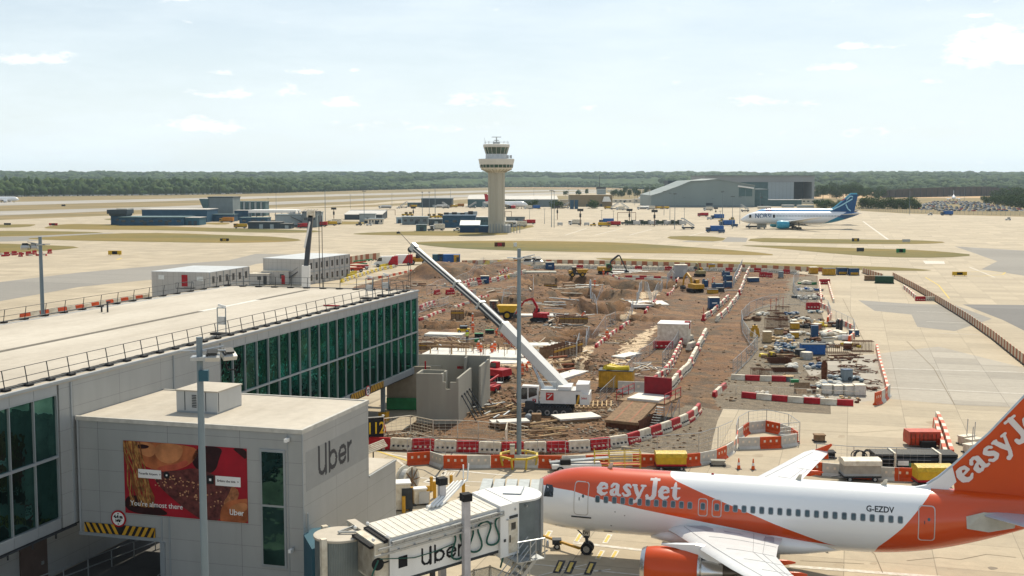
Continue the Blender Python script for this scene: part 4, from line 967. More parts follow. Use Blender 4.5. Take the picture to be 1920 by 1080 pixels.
 for k in range(12):f=k/12;sx=cx+1.2-f*3.2;m.box(sx,sx+.3,-1.3,-.45,top*(1-f),top*(1-f)+.05)
 for yy in(-1.3,-.45):m.bar((cx+1.4,yy,top),(cx-2.1,yy,.1),.05,.2);m.tube((cx+1.4,yy,top+1),(cx-2.1,yy,1.1),.03);m.tube((cx+1.4,yy,top+.5),(cx-2.1,yy,.6),.03)
 for k in range(5):f=k/4;sx=cx+1.4-f*3.5;m.tube((sx,-1.3,top*(1-f)),(sx,-1.3,top*(1-f)+1),.03)
 m.box(cx+.2,cx+1.9,-1.4,-.3,top-.06,top)
 for sx in(cx+.2,cx+1.0,cx+1.9):m.tube((sx,-1.4,top),(sx,-1.4,top+1.1),.035)
 m.tube((cx+.2,-1.4,top+1.1),(cx+1.9,-1.4,top+1.1),.035);m.build('stair',M_steel,jb)
 m=MB();m.tube((cx+.9,1.5,zc+.14),(cx+1.7,.9,zc+.14),.05);m.tube((cx+1.7,.9,zc+.14),(cx+2.6,2.1,zc+.14),.05);m.build('roof_brace',M_steel,jb)
def jb_local(jb,p):
 c,s=math.cos(-jb.rotation_euler.z),math.sin(-jb.rotation_euler.z);d=p-jb.location
 return Vector((d.x*c-d.y*s,d.x*s+d.y*c,p.z))
jet_bridge()
def sign112():
 p=P(707,838,0);s['label']='black sign with yellow number 112 on a bracket right behind the gate building';s.location=p;s.rotation_euler=(0,0,R(20))
 v0=PY(688,805,p.y);c=proj((p.x,p.y,0))
 m=MB();m.box(-1.1,.6,-.08,.08,.75,2.7);m.build('sign_board',M_black,s)
 m=MB();m.box(-1.15,.65,-.1,.1,2.7,2.76);m.box(.6,.66,-.1,.1,.75,2.7);m.build('sign_frame',M_steel,s)
 v,f=text_mesh('112',1.5,.02);t=MB();t.add([(a*.75-.1,-.09,b+1.7)for a,b in v],f);t.build('lettering',mat('yellow numerals',(.75,.5,.02),.5),s)
 m=MB();m.tube((-.6,0,0),(-.6,0,.8),.06);m.tube((.3,0,0),(.3,0,.8),.06);m.build('post',M_steel,s)
sign112()
# == LAMP MASTS
def lamp_mast(lab,base,h=18.2,r0=.21,r1=.15,rz=0,fs=1.0):
 t=thing('lamp_mast',lab,'lamp mast',base,rz,'tall apron lamp masts')
 m=MB();m.tube((0,0,0),(0,0,h),r0,r1,12);m.build('pole',M_mast,t,smooth=True)
 m=MB();m.tube((-1.0*fs,0,h-.75*fs),(1.4*fs,0,h-.75*fs),.05*fs);m.tube((-.5*fs,0,h-.85*fs),(1.3*fs,0,h-.5*fs),.04*fs);m.box(-.3,.3,-.3,.3,h-.85,h-.72);m.build('cross_arm',M_steel,t)
 for(x,y,a,b)in((.75,-.2,0,.45),(1.55,.1,.5,.5)):
  m=MB();m.at((x*fs,y,h-1.1*fs),rz=a,rx=b,sc=fs).box(-.38,.38,-.25,.25,-.1,.16);m.box(-.36,.36,-.2,.2,-.13,-.1);l=m.build('floodlight',M_clad,t)
  m=MB();m.at((x*fs,y,h-.85*fs),rz=a,rx=b,sc=fs).box(-.25,.25,-.2,.2,0,.14);m.box(-.33,-.25,-.25,.25,-.1,.1);m.build('bracket',M_dark,l)
 m=MB();m.at((1.2,.05,h-.75)).path([(0,0,0),(-.25,0,-.2),(-.2,0,-.5),(.1,0,-.5)],.03);m.build('cable_loop',M_black,t)
 return t
CP_=P(973,874,0)
lamp_mast('tall grey lamp mast standing in the yellow octagonal guard, centre of picture',CP_,18.35)
lm2=PY(371,632,44.0);lamp_mast('tall grey lamp mast in front of the poster wall',(lm2.x+.05,44.0,0),lm2.z,.175,.115,.1,.68)
m=MB();m.box(.0,.35,-.4,-.15,16.6,17.0);m.build('junction_box',M_teal,bpy.data.objects['lamp_mast.001'])
lm3=PY(75,444,121.0);lamp_mast('tall grey lamp mast standing beyond the pier roof, far left',(lm3.x,121.0,0),lm3.z,.24,.17,math.pi)
gd=thing('mast_guard','yellow octagonal steel guard round the foot of the centre lamp mast','guard rail',CP_,R(22.5))
m=MB();Rg=1.65
for k in range(8):a,b=k*math.pi/4,(k+1)*math.pi/4;m.bar((Rg*math.cos(a),Rg*math.sin(a),.95),(Rg*math.cos(b),Rg*math.sin(b),.95),.18,.16)
m.build('rail',mat('guard yellow',(.62,.46,.06),.5,var=.15),gd)
for k in range(8):
 a=k*math.pi/4;m=MB();m.bar((Rg*math.cos(a),Rg*math.sin(a),.9),(Rg*math.cos(a)*.88,Rg*math.sin(a)*.88,.03),.14,.14);m.build('leg',MATS['guard yellow'],gd)
cb_=thing('control_cabinet','narrow grey cabinet attached to the foot of the centre lamp mast','cabinet',CP_+Vector((-.55,-.1,0)),0);m=MB();m.box(-.22,.22,-.2,.2,0,1.9);m.build('casing',M_precast,cb_);m=MB();m.box(-.18,.18,-.22,-.2,.4,1.7);m.build('door',M_rwhite,cb_)
# == THE ORANGE AND WHITE AIRLINER
TH=R(14.8)
GEAR=P(1100,1040,0)
AX=Vector((math.cos(TH),-math.sin(TH),0));AY=Vector((math.sin(TH),math.cos(TH),0))
NOSE=GEAR-AX*5.07+AY*.2
def ray_o(u,v):
 d=Vector((u-960,F*CP-(v-540)*SP,-F*SP-(v-540)*CP));return Vector((0,0,CH)),d
def plane_hit(u,v,yl):
 o,d=ray_o(u,v);n=AY;t=((NOSE+AY*yl-o).dot(n))/d.dot(n);p=o+d*t;return(p-NOSE).dot(AX),p.z
ZC,RH,RW=3.65,2.07,1.975
def fus_hit(u,v):
 o,d=ray_o(u,v);oy=(o-NOSE).dot(AY);dy=d.dot(AY)
 a=(dy/RW)**2+(d.z/RH)**2;b=2*(oy*dy/RW**2+(o.z-ZC)*d.z/RH**2);c=(oy/RW)**2+((o.z-ZC)/RH)**2-1
 q=b*b-4*a*c;t=(-b-math.sqrt(max(0,q)))/(2*a);p=o+d*t;return(p-NOSE).dot(AX),p.z
ST=[(0,2.92,.03,.03),(.08,2.93,.2,.2),(.3,2.96,.44,.44),(.65,3.02,.70,.70),(1.1,3.12,.97,.96),(1.6,3.25,1.22,1.17),(2.2,3.40,1.50,1.40),(2.9,3.51,1.73,1.60),(3.8,3.59,1.92,1.79),(4.8,3.635,2.03,1.92),(5.8,3.65,2.07,1.97),
  (8,3.65,2.07,1.975),(12,3.65,2.07,1.975),(16,3.65,2.07,1.975),(20,3.65,2.07,1.975),(21.5,3.65,2.07,1.975),(23,3.675,2.045,1.97),(24.5,3.75,1.97,1.93),(26,3.88,1.84,1.84),(27.5,4.06,1.65,1.66),(29,4.28,1.41,1.40),(30.5,4.52,1.12,1.08),(32,4.76,.79,.74),(33.2,4.95,.48,.43),(33.84,5.05,.24,.22)]
def stat(x):
 for a,b in zip(ST,ST[1:]):
  if x<=b[0]:
   t=(x-a[0])/(b[0]-a[0]);return[a[i]+(b[i]-a[i])*t for i in range(4)]
 return ST[-1]
def ysurf(x,z,off=0.0):
 s=stat(max(0,x));q=1-((z-s[1])/s[2])**2;return-(s[3]*math.sqrt(max(0,q))+off)
def loft(m,rings,mi=0,caps=True):
 n=len(rings[0]);vs=[p for r in rings for p in r];fs=[]
 for k in range(len(rings)-1):
  for i in range(n):fs.append((k*n+i,k*n+(i+1)%n,(k+1)*n+(i+1)%n,(k+1)*n+i))
 if caps:fs+=[tuple(range(n-1,-1,-1)),tuple(range((len(rings)-1)*n,len(rings)*n))]
 return m.add(vs,fs,mi)
def fuselage_mesh(st,n=48,step=None):
 m=MB();xs=[]
 for a,b in zip(st,st[1:]):
  k=max(1,int((b[0]-a[0])/step))if step else 1
  for i in range(k):xs.append(a[0]+(b[0]-a[0])*i/k)
 xs.append(st[-1][0]);rings=[]
 def sm(x):
  for i in range(len(st)-1):
   if x<=st[i+1][0]+1e-9:
    a,b=st[i],st[i+1];h=b[0]-a[0];t=(x-a[0])/h;out=[]
    p0=st[i-1]if i>0 else a;p3=st[i+2]if i+2<len(st)else b
    for q in(1,2,3):
     m0=(b[q]-p0[q])/(b[0]-p0[0])*h if i>0 else(b[q]-a[q])*1.8;m1=(p3[q]-a[q])/(p3[0]-a[0])*h if p3 is not b else(b[q]-a[q])
     out.append((2*t**3-3*t*t+1)*a[q]+(t**3-2*t*t+t)*m0+(-2*t**3+3*t*t)*b[q]+(t**3-t*t)*m1)
    return out
 for x in xs:
  zc,h,w=sm(x);rings.append([(x,w*math.cos(2*math.pi*i/n),zc+h*math.sin(2*math.pi*i/n))for i in range(n)])
 loft(m,rings);return m
def foil(c,th,n=9):
 up=[];lo=[]
 for i in range(n+1):
  x=(1-math.cos(math.pi*i/n))/2;y=5*th*(.2969*math.sqrt(x)-.126*x-.3516*x*x+.2843*x**3-.1015*x**4)
  up.append((x*c,y*c*1.15));lo.append((x*c,-y*c*.75))
 return up+lo[::-1][1:-1]
def wing_mesh(secs,flip=1):
 """secs: (y, xLE, chord, z, thickness)"""
 m=MB();rings=[]
 for y,x,c,z,th in secs:rings.append([(x+a,y,z+b)for a,b in foil(c,th)])
 if secs[-1][0]<secs[0][0]:rings=[r[::-1]for r in rings]
 loft(m,rings);return m
M_plane_w=mat('aircraft white paint',(.80,.81,.82),.22,var=.03,spec=.6,coat=.35,scale=.5)
M_plane_o=mat('aircraft orange paint',(.60,.066,.005),.28,var=.04,spec=.35,coat=.1,scale=.5)
M_wingtop=mat('wing upper grey white',(.66,.67,.68),.3,var=.05,scale=1.5,coat=.1)
M_lilac=mat('flap grey',(.36,.36,.40),.35,var=.06)
M_alu=mat('polished metal',(.62,.62,.62),.22,metal=.9,var=.06)
M_winfr=mat('window surround',(.30,.31,.33),.4,var=.05)
M_cabin=mat('cabin window',(.03,.07,.09),.12,var=.3,spec=.8)
def livery():
 t=NT('orange and white livery',.24);t.b.inputs['Coat Weight'].default_value=.35;t.b.inputs['Specular IOR Level'].default_value=.55
 s=t.N.new('ShaderNodeSeparateXYZ');t.lk(t.obj(),s.inputs[0]);X,Z=s.outputs[0],s.outputs[2]
 def curve(pts):
  f=t.N.new('ShaderNodeFloatCurve');c=f.mapping.curves[0];f.mapping.use_clip=False
  pts=sorted(pts);P_=[(min(1,max(0,x/34)),z/8)for x,z in pts]
  c.points[0].location=P_[0];c.points[1].location=P_[-1]
  for q in P_[1:-1]:c.points.new(*q)
  for q in c.points:q.handle_type='VECTOR'
  f.mapping.update();t.lk(t.math('DIVIDE',X,34.0),f.inputs['Value']);return t.math('MULTIPLY',f.outputs[0],8.0)
 low=[fus_hit(u,v)for u,v in((1073,921),(1102,930),(1134,938),(1204,955),(1262,967),(1320,979),(1375,990),(1428,1001),(1480,1010),(1517,1016),(1547,1020),(1583,1026))]
 low=[(0,4.35),(1.2,4.52),(2.5,4.6)]+low+[(low[-1][0]+.3,low[-1][1]),(34,low[-1][1])]
 up=[fus_hit(u,v)for u,v in((1258,893),(1267,901),(1290,912),(1320,926),(1352,940),(1383,953),(1420,969),(1455,984),(1500,1001),(1550,1019),(1583,1027))]
 up=[(up[0][0]-.12,5.75),(up[0][0]-.1-.3,6.2),(0,6.2)]+up+[(up[-1][0]+.3,up[-1][1]-.3),(34,1.0)]
 L_=curve(low);U_=curve(up)
 a=t.math('MULTIPLY',t.math('GREATER_THAN',Z,L_),t.math('LESS_THAN',Z,U_))
 t1=[fus_hit(u,v)for u,v in((1745,923),(1721,957),(1693,990),(1647,1025))]
 tl=[(1.0,t1[3][0]-.6)]+[(z,x)for x,z in reversed(t1)]+[(6.5,t1[0][0]+.3)]
 f=t.N.new('ShaderNodeFloatCurve');c=f.mapping.curves[0];f.mapping.use_clip=False;P_=[(z/8,x/34)for z,x in sorted(tl)]
 c.points[0].location=P_[0];c.points[1].location=P_[-1]
 for q in P_[1:-1]:c.points.new(*q)
 for q in c.points:q.handle_type='VECTOR'
 f.mapping.update();t.lk(t.math('DIVIDE',Z,8.0),f.inputs['Value'])
 b=t.math('GREATER_THAN',X,t.math('MULTIPLY',f.outputs[0],34.0))
 t.col(t.mix(t.math('ADD',a,b,clamp=True),(.80,.81,.82),(.60,.066,.005)));return t.m
M_livery=livery()
def patch(m,cx,cz,w,h,off,r=.4,n=16,mi=0,inner=None,side=-1):
 """rounded rectangle laid on the port side of the fuselage; with inner it is an outline"""
 def ring(w_,h_):
  o=[]
  cr=min(w_,h_)*.5*min(1,.3+r*.5)if r<.9 else min(w_,h_)*.5
  q=[]
  for(sx,sz,a0)in((1,1,0),(-1,1,90),(-1,-1,180),(1,-1,270)):
   for j in range(4):a=R(a0+j*30);q.append((sx*(w_/2-cr)+cr*math.cos(a),sz*(h_/2-cr)+cr*math.sin(a)))
  full=[]
  for a,b in zip(q,q[1:]+q[:1]):
   L=math.hypot(b[0]-a[0],b[1]-a[1]);k=max(1,int(L/.12))if L>.2 else 1
   if inner is None:k=1
   if inner is not None and L>.2:k=max(2,int(h/.12))
   full+=[(a[0]+(b[0]-a[0])*i/k,a[1]+(b[1]-a[1])*i/k)for i in range(k)]
  for px,pz in full:
   x=cx+px;z=cz+pz;y=ysurf(x,z,off);o.append((x,y if side<0 else-y,z))
  return o
 a=ring(w,h);n=len(a)
 if inner is None:m.add([(cx,ysurf(cx,cz,off)*(-side if side<0 else-1),cz)]+a,[(0,1+(k+1)%n,1+k)for k in range(n)],mi)
 else:
  b=ring(w-2*inner,h-2*inner);m.add(a+b,[(k,n+k,n+(k+1)%n,(k+1)%n)for k in range(n)],mi)
 return m
def airliner_main():
 t=thing('airliner','large orange and white passenger jet parked in the foreground, nose to the left','airliner',NOSE,-TH)
 fz=fuselage_mesh(ST,64,.4).build('fuselage',M_livery,t,smooth='all')
 m=MB();rings=[]
 for x,w,h,zc in((9.3,.9,.25,1.75),(10.0,1.5,.55,1.95),(11,1.85,.80,2.02),(12.5,2.1,.95,2.05),(15,2.15,1.0,2.05),(17,2.1,.95,2.05),(18.6,1.8,.75,2.0),(20,1.2,.45,1.9),(21,.5,.18,1.75)):
  rings.append([(x,w*math.cos(a),zc+h*math.sin(a))for a in[2*math.pi*i/32 for i in range(32)]])
 loft(m,rings);m.build('belly_fairing',M_plane_w,t,smooth='all')
 cw=MB()
 for(x0,x1,za,zb,zc_,zd)in((2.5,3.15,3.98,4.68,4.62,4.02),(1.85,2.4,3.92,4.58,4.62,3.95)):
  pts=[(x0,za),(x0+.08,zb),(x1-.12,zb+.02),(x1,zc_-.12),(x1,zd)]
  m=MB();
  q=[]
  for i in range(len(pts)):
   a,b=pts[i],pts[(i+1)%len(pts)]
   for k in range(4):q.append((a[0]+(b[0]-a[0])*k/4,a[1]+(b[1]-a[1])*k/4))
  c0=(sum(p[0]for p in q)/len(q),sum(p[1]for p in q)/len(q))
  for sg in(1,-1):
   vs=[(c0[0],sg*ysurf(c0[0],c0[1],.02),c0[1])]+[(a,sg*ysurf(a,b,.02),b)for a,b in q];nn=len(q)
   m.add(vs,[(0,1+(k+1)%nn,1+k)if sg>0 else(0,1+k,1+(k+1)%nn)for k in range(nn)])
  m.build('cockpit_window',M_glassd,t)
 ws=[(1120.5+(1293.5-1120.5)*k/11)for k in range(12)]
 ws+=[1317.9,1344.0,1363.1]+[1363.1+(1688.2-1363.1)*(k/19)**1.03 for k in range(1,20)]
 for u in ws:
  v=933.8+(971.8-933.8)*(u-1120.5)/567.7;x,z=fus_hit(u,v);z=4.17
  m=MB();patch(m,x,z,.31,.44,.012,.55);w_=m.build('window',M_winfr,t)
  m=MB();patch(m,x,z,.235,.36,.018,.55);m.build('pane',M_cabin,w_)
 M_outl=mat('door outline',(.52,.50,.48),.4,var=.05);M_dl=mat('dark door seam',(.12,.12,.13),.5)
 for(u,v,w,h,inn)in((1089.5,929,.95,1.95,.05),(1738,972,.95,1.95,.05)):
  x,z=fus_hit(u,v);m=MB();patch(m,x,4.08 if u<1200 else 4.0,w,h+.1,.012,.22,40,inner=inn);d=m.build('door',M_outl,t)
  m=MB();patch(m,x+.12,4.28,.16,.2,.014,1);m.build('door_window',M_cabin,d)
  m=MB();patch(m,x-.12,4.1,.05,.2,.014,.5);m.build('handle',M_dark,d)
 m=MB();x,z=fus_hit(1089,960);patch(m,x,2.92,1.3,.1,.05,.3,16);m.build('door_sill',M_dark,t)
 for u in(1317.9,1344.0):
  x,z=fus_hit(u,947);m=MB();patch(m,x,4.1,.58,1.05,.012,.4,32,inner=.045);m.build('exit_door',M_outl,t)
 m=MB()
 for(x,z,w,h)in((7.2,3.45,.07,.07),(7.8,3.25,.07,.07),(6.9,2.45,.1,.06),(3.2,2.0,.12,.08),(6.6,1.9,.55,.12)):patch(m,x,z,w,h,.012,.8)
 m.build('service_hatch',M_dl,t)
 V,Fc,X=glyphs('easyJet',FAT,.04,.0);x0,_=fus_hit(1118,925);x1,_=fus_hit(1274,933);k=(x1-x0)/(X-.06)
 zb=4.42;mm=MB();mm.add([(x0+a*k,ysurf(x0+a*k,zb+b*k*.93,.012),zb+b*k*.93)for a,b in V],Fc);mm.build('lettering',mat('off white lettering',(.74,.68,.66),.4,var=.03),t)
 v,f=text_mesh('G-EZDV',.48,.012);x0,z0=fus_hit(1650,957);mm=MB();w=max(a for a,b in v)-min(a for a,b in v);s=1.58/w;mm.add([(x0+a*s,ysurf(x0+a*s,4.66+b*s,.012),4.66+b*s)for a,b in v],f);mm.build('registration',M_dark,t)
 le=[plane_hit(u,v,0)for u,v in((1713,913),(1738.9,908.4),(1759.6,895.5),(1785.5,874.7),(1855.5,812.5),(1920,745))]
 sl_=(le[5][1]-le[4][1])/(le[5][0]-le[4][0]);tipz=11.76;xt=le[5][0]+(tipz-le[5][1]-.25)/sl_
 prof=le[3:]+[(xt,tipz-.25),(xt+.35,tipz),(33.55,tipz),(31.95,5.35),(le[3][0]+.2,5.45)]
 def finbody(name,pts,th,m_):
  m=MB();
  r=delaunay_2d_cdt([Vector(p)for p in pts],[],[list(range(len(pts)))],1,1e-5);n=len(r[0])
  cx=sum(p[0]for p in pts)/len(pts)
  def yy(p):return th*(.35+.65*max(0,1-abs((p.x-cx)/4.5)))*(1-.5*max(0,(p.y-5.5)/6.3))
  vs=[(p.x,-yy(p),p.y)for p in r[0]]+[(p.x,yy(p),p.y)for p in r[0]]
  fs=[tuple(f)for f in r[2]]+[tuple(i+n for i in reversed(f))for f in r[2]]
  N_=len(pts);fs+=[(i,i+n,(i+1)%N_+n,(i+1)%N_)for i in range(N_)]
  m.add(vs,fs);return m.build(name,m_,t)
 finbody('fin',prof,.17,M_plane_o)
 finbody('fin_fillet',[(le[0][0]-.4,5.66),le[0],le[1],le[2],le[3],(le[3][0]+.25,6.2),(le[2][0]+.35,5.5)],.13,M_plane_w)
 m=MB();
 for a,b in zip(le[1:],le[2:]+[(xt,tipz-.25)]):m.tube((a[0]-.02,0,a[1]+.02),(b[0]-.02,0,b[1]+.02),.085,n=8)
 m.build('fin_leading_edge',mat('pale leading edge',(.5,.55,.6),.3,metal=.5),t)
 e_=plane_hit(1807,910,-.16);ang=R(43);k=.97;mm=MB();ca,sa=math.cos(ang),math.sin(ang);V,Fc,X=glyphs('easyJet',FAT,.02,.0)
 mm.add([(e_[0]+(a*ca-b*sa)*k,-.20,e_[1]+(a*sa+b*ca)*k)for a,b in V if 1],Fc);mm.build('fin_lettering',MATS['off white lettering'],t)
 m=MB();m.box(31.2,31.24,-.185,.185,5.6,11);
 for sg,nm in((-1,'wing'),(1,'wing')):
  secs=[(1.0,10.0,7.5,2.4,.13),(1.95,10.7,6.65,2.48,.13),(4,11.8,5.4,2.62,.12),(6.4,13.05,4.15,2.78,.11),(10,14.9,3.2,3.07,.105),(13.5,16.75,2.35,3.45,.10),(16.3,18.2,1.75,3.78,.095),(16.9,18.75,1.2,3.85,.09)]
  secs=[(y*sg,x,c,z,th)for y,x,c,z,th in secs]
  wg=wing_mesh(secs).build('wing',M_wingtop,t,smooth=True)
  def zt(y,x):
   for a,b in zip(secs,secs[1:]):
    if abs(y)<=abs(b[0]):
     q=(abs(y)-abs(a[0]))/(abs(b[0])-abs(a[0]));xl=a[1]+(b[1]-a[1])*q;c=a[2]+(b[2]-a[2])*q;z=a[3]+(b[3]-a[3])*q;th=a[4]+(b[4]-a[4])*q
     f=min(1,max(0,(x-xl)/c));return z+5*th*(.2969*math.sqrt(f)-.126*f-.3516*f*f+.2843*f**3-.1015*f**4)*c*1.15
   return 3.8
  def strip(name,pts,w,m_):
   m=MB()
   for a,b in zip(pts,pts[1:]):
    n=8
    for i in range(n):
     p=(a[0]+(b[0]-a[0])*i/n,a[1]+(b[1]-a[1])*i/n);q=(a[0]+(b[0]-a[0])*(i+1)/n,a[1]+(b[1]-a[1])*(i+1)/n)
     m.bar((p[0],p[1]*sg,zt(p[1],p[0])+.008),(q[0],q[1]*sg,zt(q[1],q[0])+.008),w,.012)
   m.build(name,m_,wg)
  strip('slat_seam',[(11.5,2.1),(12.7,4.4),(16.2,11),(18.9,16.2)],.035,M_winfr)
  strip('spoiler_seam',[(15.7,2.1),(15.9,6.3),(18.3,12.6)],.03,M_winfr);strip('flap_seam',[(16.4,2.1),(16.45,6.4),(18.6,12.6)],.03,M_winfr)
  for y in(4.2,6.4,8.4,10.4,12.6,14.6):strip('panel_seam',[(13.2+(y-4.2)*.55,y),(17.1+(max(y,6.4)-6.4)*.27,y)],.02,M_winfr)
  m=MB();pts=[(11.6,2.0),(12.6,2.05),(15.2,2.0),(16.9,2.02),(16.95,3.2),(14.5,2.75),(12.9,3.0)]
  top=[(x,y*sg,zt(y,x)+.012)for x,y in pts];m.poly(top if sg<0 else top[::-1]);m.build('root_walkway',M_lilac,wg)
  for y,L_ in((6.7,1.9),(9.6,1.7),(12.6,1.5)):
   xt_=17.25+(y-6.4)*.27;z=2.55+(y-6)*.105
   m=MB();rings=[[(xt_+a*L_,y*sg+w*math.cos(q),z+dz+h*math.sin(q))for q in[2*math.pi*i/10 for i in range(10)]]for a,w,h,dz in((-1,.04,.05,.0),(-.6,.15,.2,-.12),(-.1,.16,.22,-.12),(.25,.12,.14,-.02),(.5,.03,.04,.0))]
   loft(m,rings);m.build('flap_fairing',M_plane_o,wg,smooth='all')
  m=MB();pts=[(18.7,3.65),(19.1,3.95),(20.2,4.45),(20.3,4.35),(19.95,3.9),(20.05,3.3),(19.8,3.25),(19.2,3.6)]
  m.ext(pts if 1 else 0,16.86*sg-.05,16.86*sg+.05);m.build('wingtip_fence',M_plane_o,wg)
 for sg in(-1,1):
  cy,cz=5.75*sg,1.42
  en=MB();en.at((0,cy,cz)).lathe([(.90,9.75),(1.0,9.55),(1.04,9.5),(1.1,9.6),(1.2,10.2),(1.24,11.0),(1.18,12.0),(1.02,12.75),(.98,12.78)],40,0,'X',caps=False)
  e=en.build('engine',M_plane_o,t,smooth=True)
  m=MB();m.at((0,cy,cz)).lathe([(.93,9.8),(1.005,9.54),(1.045,9.49),(1.105,9.59),(1.15,9.75)],40,0,'X',caps=False);m.build('inlet_lip',M_alu,e,smooth=True)
  m=MB();m.at((0,cy,cz)).lathe([(.93,9.8),(.88,10.4),(.88,10.45),(.25,10.44),(.05,10.0)],32,0,'X',caps=False);m.build('fan',M_dark,e,smooth=True)
  m=MB();m.at((0,cy,cz)).lathe([(.97,12.7),(.92,12.9),(.74,13.0),(.68,13.6),(.50,14.2)],32,0,'X',caps=False);m.build('exhaust',M_alu,e,smooth=True)
  m=MB();m.at((0,cy,cz)).lathe([(.42,14.1),(.30,14.6),(.04,15.0)],20,0,'X');m.build('exhaust_cone',mat('burnt metal',(.16,.14,.12),.4,metal=.8),e,smooth=True)
  m=MB();rings=[]
  for x,w,z0,z1 in((10.6,.02,2.75,2.86),(11.4,.16,2.7,2.95),(12.6,.22,2.4,3.02),(13.6,.22,1.95,2.9),(15.0,.18,2.1,2.6),(16.4,.04,2.35,2.5)):rings.append([(x,cy-w,z0),(x,cy-w,z1-.05),(x,cy,z1),(x,cy+w,z1-.05),(x,cy+w,z0)])
  loft(m,rings);m.build('pylon',M_plane_w,e)
 for sg in(-1,1):
  wing_mesh([(.5*sg,28.0,4.3,4.55,.09),(1.2*sg,28.45,3.9,4.62,.09),(6.2*sg,31.7,1.6,5.1,.09)]).build('tailplane',mat('tailplane grey',(.40,.41,.46),.3,var=.05,coat=.1),t,smooth=True)
 m=MB();m.add([(27.75,ysurf(27.75,4.55,.03),4.55),(28.7,-1.62,4.88),(30.6,-1.42,4.75),(30.4,-1.40,4.0),(29.0,-1.56,3.7),(27.8,-1.68,3.85)],[(0,1,2,3,4,5)]);m.build('tailplane_seal',mat('bare cream panel',(.5,.49,.44),.4),t)
 for x,h in((6.3,.35),(18.0,.35),(23.0,.35)):
  m=MB();m.ext([(x,5.68),(x+.25,5.72+h),(x+.42,5.72+h),(x+.36,5.68)],-.02,.02);m.build('aerial',M_rwhite,t)
 m=MB();m.ball((13.0,0,5.73),.09);m.build('beacon',M_red,t)
 m=MB();m.ext([(19.7,1.6),(19.95,1.25),(20.1,1.25),(20.0,1.6)],-.02,.02);m.build('drain_mast',M_rwhite,t)
 g_=MB();g_.tube((5.07,0,.4),(4.95,0,2.0),.11);g_.bar((5.0,0,1.0),(4.2,0,1.75),.07,.07);g_.box(4.95,5.2,-.3,.3,.7,.8);g_.box(4.85,5.2,-.22,.22,1.1,1.5);ng=g_.build('nose_gear',M_dark,t)
 for y in(-.25,.25):m=MB();m.wheel((5.07,y,.39),.39,.2,n=20);m.build('wheel',[M_black,M_alu],ng)
 m=MB();m.box(4.8,5.25,-.30,-.27,1.28,1.6);dp=m.build('gear_door',M_rwhite,ng)
 v,f=text_mesh('DV',.26,.01);mm=MB();mm.add([(5.02+a,-.305,1.44+b)for a,b in v],f);mm.build('gear_lettering',M_black,ng)
 for sg in(-1,1):
  g_=MB();g_.tube((16.1,3.8*sg,.5),(16.1,3.5*sg,2.3),.14);g_.bar((16.1,3.7*sg,1.0),(16.1,2.2*sg,1.9),.1,.1);mg=g_.build('main_gear',M_steel,t)
  for dy in(-.45,.45):m=MB();m.wheel((16.1,3.8*sg+dy,.58),.58,.4,n=20);m.build('wheel',[M_black,M_alu],mg)
airliner_main()
tb=thing('tow_bar','long orange tow bar on small wheels reaching to the nose wheel of the orange jet','tow bar',P(1010,1017,0),0)
a=Vector((0,0,.55));b=GEAR+Vector((-.45,-.1,.45))-tb.location;
m=MB();m.bar(a,b,.16,.14);m.build('bar',M_ochre,tb)
mid=a+(b-a)*.45;m=MB();m.box(mid.x-.3,mid.x+.3,mid.y-.3,mid.y+.3,.3,.62);m.build('axle_box',M_dark,tb)
for dy in(-.35,.35):m=MB();m.wheel((mid.x,mid.y+dy,.2),.2,.12);m.build('wheel',[M_black,M_steel],tb)
m=MB();m.tube(a,(a.x-.35,a.y,a.z+.1),.05);m.build('eye',M_dark,tb)
# ---------------------------------------------------------------- far airliners
def far_plane(name,lab,loc,rz,L,mats_f,eng,finmat,sc_w=1.0,parts=True,wmat=None):
 """L: length; mats_f: fuselage material"""
 t=thing(name,lab,'airliner',loc,rz);k=L/33.84;q=k if k<1.3 else 1+(k-1)*.72
 st=[(a*k,b*q,c*q*sc_w,d*q*sc_w)for a,b,c,d in ST]
 fuselage_mesh(st,20).build('fuselage',mats_f,t,smooth='all')
 for sg in(-1,1):
  secs=[(1.0*sg*k,10.3*k,7.3*k,2.2*q,.12),(6.4*sg*k,13.3*k,3.9*k,2.8*q,.11),(16.9*sg*k,19.2*k,.9*k,4.4*q,.09)]
  wing_mesh(secs).build('wing',wmat or M_wingtop,t)
  m=MB();m.at((0,5.75*sg*k,1.6*q)).lathe([(.95*k,9.5*k),(1.2*k,10.3*k),(1.2*k,11.2*k),(.95*k,12.9*k)],18,0,'X');e=m.build('engine',eng,t,smooth=True)
  m=MB();m.at((0,5.75*sg*k,1.6*q)).lathe([(.7*k,12.8*k),(.35*k,14.3*k)],12,0,'X');m.build('exhaust',M_dark,e)
  wing_mesh([(.5*sg*k,28.0*k,4.3*k,4.7*q,.09),(6.2*sg*k,31.9*k,1.5*k,5.3*q,.09)]).build('tailplane',wmat or M_wingtop,t)
  m=MB()
  m.tube((16.1*k,3.8*sg*k,.5),(16.1*k,3.5*sg*k,2.3*q),.14*k)
  for dx in((-.7,.7)if k>1.3 else(0,)):
   m.wheel((16.1*k+dx,3.8*sg*k,.6),.6,.9,0,0)
  m.build('main_gear',M_dark,t)
 m=MB();m.ext([(24.8*k,5.6*q),(26.3*k,6.3*q),(31.4*k,11.3*q),(33.4*k,11.3*q),(32.4*k,5.4*q)],-.15*k,.15*k);m.build('fin',finmat,t)
 m=MB();m.tube((5.07*k,0,.3),(5.07*k,0,2*q),.12*k);m.wheel((5.07*k,0,.4),.4,.5,0,0);m.build('nose_gear',M_dark,t)
 return t,k,q
